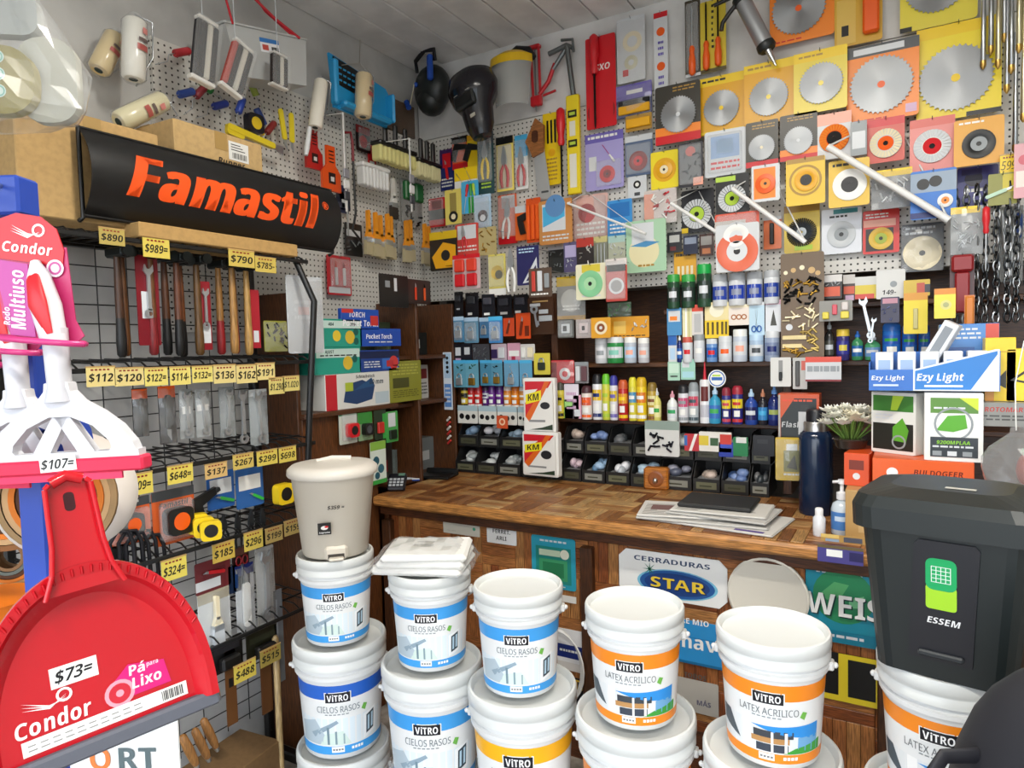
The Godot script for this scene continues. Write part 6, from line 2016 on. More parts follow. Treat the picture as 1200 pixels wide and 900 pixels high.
# ---------- foreground stand ----------
func stand():
	var o = thing("display_stand", "blue painted steel display stand holding squeegees and dustpan", "stand", Vector3(-1.249, 1.634, -0.568) * Vector3(1, 0, 1), deg_to_rad(30))
	var m := MB.new()
	m.paint("2346a8").box(Vector3(0, 0.95, 0), Vector3(0.042, 1.9, 0.03), 0.003)
	m.box(Vector3(-0.02, 1.915, 0.03), Vector3(0.12, 0.06, 0.05), 0.004)
	m.box(Vector3(-0.1, 1.905, 0.03), Vector3(0.12, 0.03, 0.04), 0.003)
	m.box(Vector3(0, 0.02, 0), Vector3(0.4, 0.04, 0.4), 0.006)
	part(o, "post", m, "plastic")
	m = MB.new()
	m.paint("c4c6c8")
	for e in [[0.03, 1.93], [0.0, 1.92], [0.055, 1.515]]: m.tube([Vector3(e[0] - 0.02, e[1], 0.01), Vector3(e[0], e[1] - 0.01, 0.2), Vector3(e[0], e[1] + 0.02, 0.25)], 0.0035, 6)
	part(o, "hook", m, "steel")
	m = MB.new()
	m.paint("2346a8").xf = Transform3D(Basis(Vector3.RIGHT, PI / 2), Vector3(0.06, 1.53, 0.02))
	m.lathe(Vector3.ZERO, [[0.02, 0], [0.052, 0.0], [0.052, 0.04], [0.02, 0.04]], 20, false)
	part(o, "reel_hub", m, "plastic")
	# rolls of webbing hung on the stand
	for e in [[Vector3(-1.273, 1.423, -0.621), 0.095, 0.03, "a08058", "roll of tan webbing with white rim behind the dustpan"], [Vector3(-1.496, 1.402, -0.629), 0.105, 0.022, "8a5a34", "roll of brown and orange webbing at the stand"], [Vector3(-1.612, 1.256, -0.680), 0.07, 0.02, "6a7068", "grey green coiled hose roll low on the stand"]]:
		var r = thing("webbing_roll", e[4], "roll", e[0], deg_to_rad(42), "rolls on the stand")
		m = MB.new()
		m.xf = Transform3D(Basis(Vector3.RIGHT, PI / 2), Vector3.ZERO)
		var cols = [e[3], "c8a070", "d8782a", "5a3a22", e[3], "8a6a48"]
		for i in 6:
			var r1 = e[1] * (1.0 - 0.11 * i)
			m.paint(cols[i]).lathe(Vector3(0, -e[2], 0), [[r1 - e[1] * 0.1, 0.003], [r1 - 0.001, 0.003], [r1, 0.005], [r1, e[2] * 2 - 0.005], [r1 - 0.001, e[2] * 2 - 0.002 * (i % 2)], [r1 - e[1] * 0.11, e[2] * 2 - 0.002 * (i % 2)]], 36, false)
		part(r, "coil", m, "matte")
		if e[3] == "a08058":
			m = MB.new()
			m.xf = Transform3D(Basis(Vector3.RIGHT, PI / 2), Vector3.ZERO)
			m.paint("e4dcd4").lathe(Vector3(0, -0.035, 0), [[e[1] + 0.001, 0], [e[1] + 0.014, 0.0], [e[1] + 0.014, 0.045], [e[1] + 0.001, 0.062]], 36, false)
			part(r, "rim", m, "plastic")
	# squeegees
	var names = ["white squeegee with red and pink sleeve, price tag on its blade", "white squeegee second on the hook, behind the priced one", "white squeegee rearmost on the blue stand hook"]
	for i in 3:
		var p = [Vector3(-1.007, 1.512, -0.504), Vector3(-1.112, 1.502, -0.500), Vector3(-1.218, 1.485, -0.495)][i]
		var s = thing("squeegee", names[i], "squeegee", p, deg_to_rad(30 - 4 * i), "squeegees")
		s.rotate_object_local(Vector3.BACK, -0.0 + 0.03)
		m = MB.new()
		m.paint("cfcfd4")
		var half = 0.105
		for e in [-1.0, 1.0]:
			var P = []
			for q in [[0.0, 0.12], [0.0165, 0.115], [0.018, 0.104], [0.03, 0.090], [0.056, 0.074], [0.08, 0.054], [0.097, 0.031], [0.103, 0.014], [0.06, 0.014], [0.068, 0.024], [0.066, 0.033], [0.045, 0.055], [0.014, 0.069], [0.0, 0.069]]: P.append(Vector2(q[0] * e, q[1]))
			m.slab(P, 0.0, 0.018)
			m.slab([Vector2(-0.012 * e, 0.074), Vector2(0.01 * e, 0.072), Vector2(0.046 * e, 0.014), Vector2(0.022 * e, 0.014)], 0.001, 0.014)
		m.slab([Vector2(-half, 0.004), Vector2(half, 0.004), Vector2(half, 0.02), Vector2(-half, 0.02)], 0.0, 0.0185)
		m.tube([Vector3(0, 0.19, 0.01), Vector3(0, 0.11, 0.01), Vector3(0, 0.09, 0.01)], [0.016, 0.015, 0.02], 12)
		part(s, "frame", m, "plastic")
		m = MB.new()
		m.paint("d8284c").box(Vector3(0.004, 0.001, 0.010), Vector3(half * 2.05, 0.02, 0.026), 0.003)
		m.paint("e0345c").box(Vector3(-0.01, -0.012, 0.016), Vector3(half * 1.7, 0.014, 0.004))
		var rb = part(s, "rubber_blade", m, "rubber")
		m = MB.new()
		m.paint("dcdce0").tube([Vector3(0.0, 0.17, 0.012), Vector3(-0.006, 0.22, 0.014), Vector3(-0.016, 0.262, 0.008), Vector3(-0.022, 0.282, 0.004)], [0.016, 0.019, 0.014, 0.006], 12)
		m.paint("c81f2a").tube([Vector3(0.004, 0.182, 0.027), Vector3(-0.004, 0.222, 0.033), Vector3(-0.014, 0.256, 0.023), Vector3(-0.02, 0.272, 0.012)], [0.005, 0.0135, 0.010, 0.003], 12, 0.35)
		part(s, "grip", m, "plastic")
		# printed card sleeve standing round the grip
		m = MB.new()
		m.paint("b82a62").slab([Vector2(-0.068, 0.182), Vector2(0.02, 0.168), Vector2(0.032, 0.178), Vector2(0.022, 0.2), Vector2(0.018, 0.30), Vector2(-0.084, 0.31), Vector2(-0.078, 0.21)], -0.004, -0.002)
		var rim = []
		for q in 21: rim.append(Vector3(-0.018 + cos(TAU * q / 20) * 0.056, 0.174 - cos(TAU * q / 20) * 0.008, 0.012 + sin(TAU * q / 20) * 0.03))
		m.paint("cc3a7c").tube(rim, 0.0045, 6)
		m.paint("c41c26").slab([Vector2(-0.086, 0.292), Vector2(0.012, 0.274), Vector2(0.016, 0.295), Vector2(0.008, 0.325), Vector2(-0.012, 0.343), Vector2(-0.045, 0.35), Vector2(-0.074, 0.342), Vector2(-0.088, 0.32)], -0.002, 0.0)
		m.paint("b43c92").slab([Vector2(-0.068, 0.185), Vector2(-0.034, 0.18), Vector2(-0.036, 0.28), Vector2(-0.083, 0.29)], -0.002, -0.0004)
		m.xf = Transform3D(Basis(Vector3.BACK, 1.52), Vector3(-0.053, 0.232, 0.0))
		write(m, "Multiuso", 0, 0, 0.02, 0.0006, "f4eef4", 0.08, 0.15)
		write(m, "Rodo", -0.022, 0.016, 0.009, 0.0006, "f0d8ec", 0.024, 0.15)
		m.xf = Transform3D(Basis(Vector3.BACK, -0.16), Vector3(-0.034, 0.301, 0.0008))
		write(m, "Condor", 0, 0, 0.014, 0, "f8f4f4", 0.068, 0.1)
		m.paint("f4f0f0")
		for k in 3: m.slab([Vector2(-0.024, 0.03 - 0.004 * k), Vector2(0.0, 0.018 - 0.002 * k), Vector2(0.016, 0.02 + 0.002 * k), Vector2(0.0, 0.0205 - 0.002 * k)], 0, 0)
		m.ring(0.014, 0.026, 0.006, 0.009, 0, 14)
		m.xf = Transform3D.IDENTITY
		m.paint("e8d8e4").ring(0.002, 0.272, 0, 0.012, 0.0005, 16)
		m.paint("b84a8a").ring(0.002, 0.272, 0.006, 0.009, 0.0008, 16)
		part(s, "card_sleeve", m, "print")
		if i == 0:
			m = MB.new()
			m.xf = Transform3D(Basis(Vector3.BACK, 0.05), Vector3(0.0, 0.004, 0.0238))
			m.paint("efefec").flat(-0.028, -0.008, 0.022, 0.012, 0)
			write(m, "$107=", -0.003, 0.002, 0.013, 0.0004, "18181a", 0.044, 0.3)
			part(rb, "price_tag", m, "print")
	# dustpan
	var M0: Vector3 = Vector3(-0.753, 1.247, -0.398)
	var u: Vector3 = Vector3(0.339, 0.086, -0.937)
	var v: Vector3 = Vector3(-0.113, 0.992, 0.050)
	var vl = 0.285
	v = (v - u * v.dot(u)).normalized()
	var n = u.cross(v)
	var hw = 0.116
	o = thing("dustpan", "red plastic dustpan with white lettering hanging on the blue stand", "dustpan", M0)
	o.basis = Basis(u, v, n)
	m = MB.new()
	m.paint("c01a24")
	var a = hw
	var bb = 0.196
	var N = 40
	var out = func(t): return Vector3(cos(t) * a, pow(max(sin(t), 0.0), 0.85) * bb, 0.0)
	var hgt = func(t, f): return 0.03 * pow(sin(t), 0.6) * f
	var rings = [[0.0, -0.012], [0.80, -0.012], [0.90, 0.004], [0.93, 0.018], [1.0, 0.02], [1.0, 0.012]]
	for i in N:
		var t0 = PI * i / N
		var t1 = PI * (i + 1) / N
		for k in rings.size() - 1:
			var q = []
			for e in [[t0, k], [t1, k], [t1, k + 1], [t0, k + 1]]:
				var w = rings[e[1]]
				var pt = out.call(e[0]) * w[0]
				pt.z = w[1] * (1.0 if w[1] < 0 else sin(e[0]) * 0.9 + 0.1)
				q.append(pt)
			m.quad(q[0], q[1], q[2], q[3], null if true else null)
		if i > 5 and i < N - 5:
			var rib = out.call(t0) * 0.945
			rib.z = 0.0205 * (sin(t0) * 0.9 + 0.1)
			var rob = out.call(t0) * 0.985
			rob.z = rib.z + 0.0008
			m.tube([rib, rob], 0.0014, 4)
	var pan = part(o, "pan", m, "gloss")
	m = MB.new()
	m.paint("c01a24")
	var hp = [[bb * 0.86, 0.034], [bb * 0.98, 0.025], [bb * 1.12, 0.021], [vl * 0.985, 0.0185], [vl, 0.014]]
	for i in hp.size() - 1:
		var y0 = hp[i][0]
		var y1 = hp[i + 1][0]
		var w0 = hp[i][1]
		var w1 = hp[i + 1][1]
		m.quad(Vector3(-w0, y0, 0.018), Vector3(w0, y0, 0.018), Vector3(w1, y1, 0.018), Vector3(-w1, y1, 0.018), Vector3.BACK)
		for s in [-1, 1]:
			m.quad(Vector3(s * w0, y0, 0.018), Vector3(s * w1, y1, 0.018), Vector3(s * (w1 + 0.002), y1, 0.03), Vector3(s * (w0 + 0.002), y0, 0.03))
			m.tube([Vector3(s * (w0 + 0.002), y0, 0.03), Vector3(s * (w1 + 0.002), y1, 0.03)], 0.0028, 6)
	m.tube([Vector3(-0.014, vl, 0.024), Vector3(0, vl + 0.006, 0.024), Vector3(0.014, vl, 0.024)], 0.006, 8)
	m.paint("3a0a0e").slab(rect2(-0.005, vl - 0.032, 0.005, vl - 0.012, 0.004), 0.0182, 0.0186)
	part(o, "handle", m, "gloss")
	m = MB.new()
	m.paint("5d5f6a").box(Vector3(0.0, -0.006, -0.008), Vector3(a * 2.02, 0.018, 0.012), 0.003)
	part(o, "rubber_lip", m, "rubber")
	m = MB.new()
	m.xf = Transform3D(Basis.IDENTITY, Vector3(0, 0, -0.0112))
	m.paint("eeeeea").slab(Transform2D(-0.02, Vector2(-0.02, 0.078)) * rect2(-0.022, -0.011, 0.022, 0.011), 0, 0.0003)
	write(m, "$73=", -0.02, 0.078, 0.013, 0.0006, "141416", 0.034, 0.25)
	m.paint("d81f7a").slab([Vector2(0.012, 0.03), Vector2(0.07, 0.03), Vector2(0.066, 0.058), Vector2(0.03, 0.066), Vector2(0.012, 0.05)], 0, 0.0003)
	m.paint("e8a0b0").ring(0.018, 0.038, 0, 0.015, 0.0005, 18)
	m.paint("c82838").ring(0.018, 0.038, 0.004, 0.011, 0.0007, 18)
	write(m, "Pá", 0.038, 0.058, 0.011, 0.0009, "f8f0f4", 0.016, 0.1)
	write(m, "para", 0.054, 0.059, 0.005, 0.0009, "f8d8e8", 0.012, 0.1)
	write(m, "Lixo", 0.046, 0.043, 0.012, 0.0009, "f8f0f4", 0.03, 0.1)
	m.paint("efeeea").flat(-0.075, 0.0085, 0.085, 0.0245, 0.0006)
	m.paint("8a8a88")
	for i in 10: m.flat(-0.07 + i * 0.011, 0.013, -0.062 + i * 0.011, 0.0142, 0.0009)
	for i in 10: m.flat(-0.07 + i * 0.011, 0.018, -0.063 + i * 0.011, 0.0192, 0.0009)
	m.paint("26262a")
	for i in 12: m.flat(0.058 + i * 0.0019, 0.011, 0.0588 + i * 0.0019 + (i % 3) * 0.0003, 0.022, 0.0009)
	write(m, "Condor", -0.045, 0.036, 0.017, 0.0008, "f6f2f2", 0.068, 0.1)
	for k in 3: m.paint("f6f2f2").slab([Vector2(-0.07, 0.064 - 0.004 * k), Vector2(-0.046, 0.051 - 0.001 * k), Vector2(-0.03, 0.055 + 0.002 * k), Vector2(-0.046, 0.053 - 0.001 * k)], 0.0006, 0.0006)
	m.paint("f6f2f2").ring(-0.032, 0.059, 0.005, 0.0075, 0.0008, 14)
	part(pan, "printed_label", m, "print")
	# white and teal sign under the dustpan
	var sp = Vector3(-0.967, 1.028, -0.532)
	o = thing("store_sign", "white and teal card with large letters below the dustpan", "sign", sp, deg_to_rad(28))
	b_card(o, 0.16, 0.13, "eef0ee;p 2c8a94 0 0 1 0 1 .22 .5 .1 0 .3;p 3aa0a0 0 .25 .5 .08 1 .2 1 .26 .5 .14 0 .34", 0.003)
	m = MB.new()
	write(m, "O", -0.035, 0.06, 0.032, 0.0042, "e07a3a", 0.03)
	part(o, "lettering", m, "print")
	m = MB.new()
	write(m, "RT", 0.018, 0.06, 0.032, 0.0042, "5a6a6c", 0.055)
	part(o, "lettering", m, "print")
	o = thing("orange_basin", "orange plastic basin edge at the stand behind the dustpan", "basin", Vector3(-1.512, 1.145, -0.592), 0.0)
	m = MB.new()
	m.paint("ea7a1c").lathe(Vector3.ZERO, [[0.05, 0], [0.075, 0.01], [0.08, 0.06], [0.085, 0.065]], 24)
	part(o, "basin", m, "plastic")
	# bag with sponge cloths hung under the ceiling
	o = thing("sponge_bag", "clear plastic bag holding yellow sponge pads near the ceiling", "bag", Vector3(-1.694, 2.169, -0.782), deg_to_rad(40))
	m = MB.new()
	m.lathe(Vector3.ZERO, [[0.06, 0], [0.115, 0.012], [0.135, 0.04], [0.14, 0.08], [0.14, 0.12], [0.13, 0.16], [0.11, 0.2], [0.09, 0.23], [0.055, 0.27], [0.075, 0.33], [0.05, 0.42]], 26, false, 0.6)
	m.crumple(0.022, 22.0)
	part(o, "bag", m, "film")
	m = MB.new()
	m.paint("8f8440").slab(rect2(-0.15, 0.02, 0.05, 0.165, 0.06, 5), 0.0, 0.03)
	m.paint("b4b4a8").slab(rect2(0.0, 0.015, 0.12, 0.2, 0.05, 5), -0.035, -0.005)
	m.paint("a8acaa").slab(rect2(-0.12, 0.2, 0.05, 0.29, 0.03, 4), -0.03, 0.0)
	part(o, "sponge_pads", m, "pile")
	m = MB.new()
	for i in 3:
		m.paint("cfe4dc").ring(-0.02, 0.14 - i * 0.036, 0, 0.014, 0.031, 16)
		m.paint("7ab8a8").ring(-0.02, 0.14 - i * 0.036, 0.009, 0.012, 0.0314, 16)
	part(o, "printed_circles", m, "print")
	m = MB.new()
	m.paint("e8e8e6").tube([Vector3(0.0, 0.3, 0), Vector3(0.02, 0.5, 0), Vector3(0.03, 0.92, 0)], 0.004, 5)
	part(o, "cord", m, "plastic")
	# wall shelf at the far left behind the bag
	o = thing("wall_ledge", "dark wall ledge with a white edge strip behind the carton", "ledge", Vector3(-2.41, 2.12, -0.72))
	m = MB.new()
	m.paint("2a2826").box(Vector3(0.12, 0.0, 0), Vector3(0.24, 0.1, 0.5), 0.004)
	part(o, "ledge", m, "plastic")
	m = MB.new()
	m.paint("c8ccd0").box(Vector3(0.242, 0.055, 0), Vector3(0.006, 0.02, 0.5))
	part(o, "edge_strip", m, "plastic")
	# wooden handled floats low behind the dustpan
	for i in 4:
		o = thing("wooden_handle", "turned wooden tool handle with steel ferrule low on rack", "tool handle", [Vector3(-1.950, 0.420, -1.270), Vector3(-1.970, 0.407, -1.325), Vector3(-1.990, 0.412, -1.371), Vector3(-2.020, 0.562, -1.408)][i], PI / 2, "wooden tool handles")
		m = MB.new()
		m.xf = Transform3D(Basis(Vector3.BACK, 0.35), Vector3.ZERO)
		m.paint("b07a42").lathe(Vector3(0, -0.06, 0), [[0.009, 0], [0.013, 0.02], [0.015, 0.07], [0.012, 0.12], [0.006, 0.126]], 12)
		part(o, "grip", m, "wood_up")
		m = MB.new()
		m.xf = Transform3D(Basis(Vector3.BACK, 0.35), Vector3.ZERO)
		m.paint("c8ccd0").lathe(Vector3(0, -0.075, 0), [[0.007, 0], [0.01, 0.016]], 10)
		part(o, "ferrule", m, "steel")
	# broom sticks and a carton on the floor behind the rack
	for i in 2:
		o = thing("broom_stick", ["pale wooden broom stick standing by the rack foot", "pale wooden broom stick leaning beside the bucket stack"][i], "stick", [Vector3(-2.0, 0, -1.66), Vector3(-1.93, 0, -1.80)][i], 0.0, "broom sticks")
		m = MB.new()
		m.paint("c8ab78").lathe(Vector3.ZERO, [[0.012, 0], [0.012, 0.62], [0.006, 0.63]], 10)
		part(o, "stick", m, "wood_up")
	o = thing("cardboard_carton", "open brown carton on the floor under the rack", "carton", Vector3(-2.08, 0.0, -1.5), 0.1)
	m = MB.new()
	m.paint("7a5c3a").box(Vector3(0, 0.12, 0), Vector3(0.2, 0.24, 0.3), 0.003)
	part(o, "carton", m, "cardboard")
	# black hanging clips and yellow tape measures on the rack
	for i in 5:
		o = thing("wire_clip", "black coated wire clip hanging before orange tape packs", "clip", [Vector3(-1.970, 0.989, -1.106), Vector3(-1.980, 0.982, -1.137), Vector3(-1.990, 0.967, -1.163), Vector3(-2.000, 0.966, -1.193), Vector3(-2.010, 0.944, -1.225)][i], PI / 2, "black wire clips")
		m = MB.new()
		m.paint("151516").tube([Vector3(-0.03, 0, 0), Vector3(-0.032, 0.14, 0), Vector3(-0.01, 0.17, 0), Vector3(0.02, 0.165, 0), Vector3(0.035, 0.13, 0), Vector3(0.04, 0.0, 0)], 0.006, 6)
		part(o, "wire", m, "rubber")
	for i in 3:
		o = thing("tape_measure", "yellow pocket tape measure with black face hooked in a row", "tape measure", [Vector3(-1.940, 1.102, -1.374), Vector3(-1.970, 1.110, -1.371), Vector3(-2.000, 1.118, -1.371)][i], PI / 2 - 0.5, "yellow tape measures")
		tool(o, "tm", 0.075, Transform3D.IDENTITY, "e8c81c", "k")

func _ready():
	rng.seed = 20240611
	materials()
	camera_and_light()
	var W = room()
	shelving()
	counter()
	buckets()
	stack_toppers()
	tool_rack()
	hammers()
	corner_shelf()
	part_bins()
	signs()
	counter_goods()
	for R in WALL:
		build_row(R)
		if R[4] == "B" and R[6] + R[9] > 1.93 and R[6] + R[9] < 3.2:
			hook(W[0], Vector3(R[5], R[6] + R[9] - 0.006, -3.15), R[7] + 3.15 + 0.02, false)
		elif R[4] == "L" and R[5] < -2.3:
			hook(W[1], Vector3(-2.4, R[6] + R[9] - 0.006, R[7]), R[5] + 2.4 + 0.02, true)
	for R in TAGS: build_row(R)
	side_wall()
	upper_wall()
	stand()

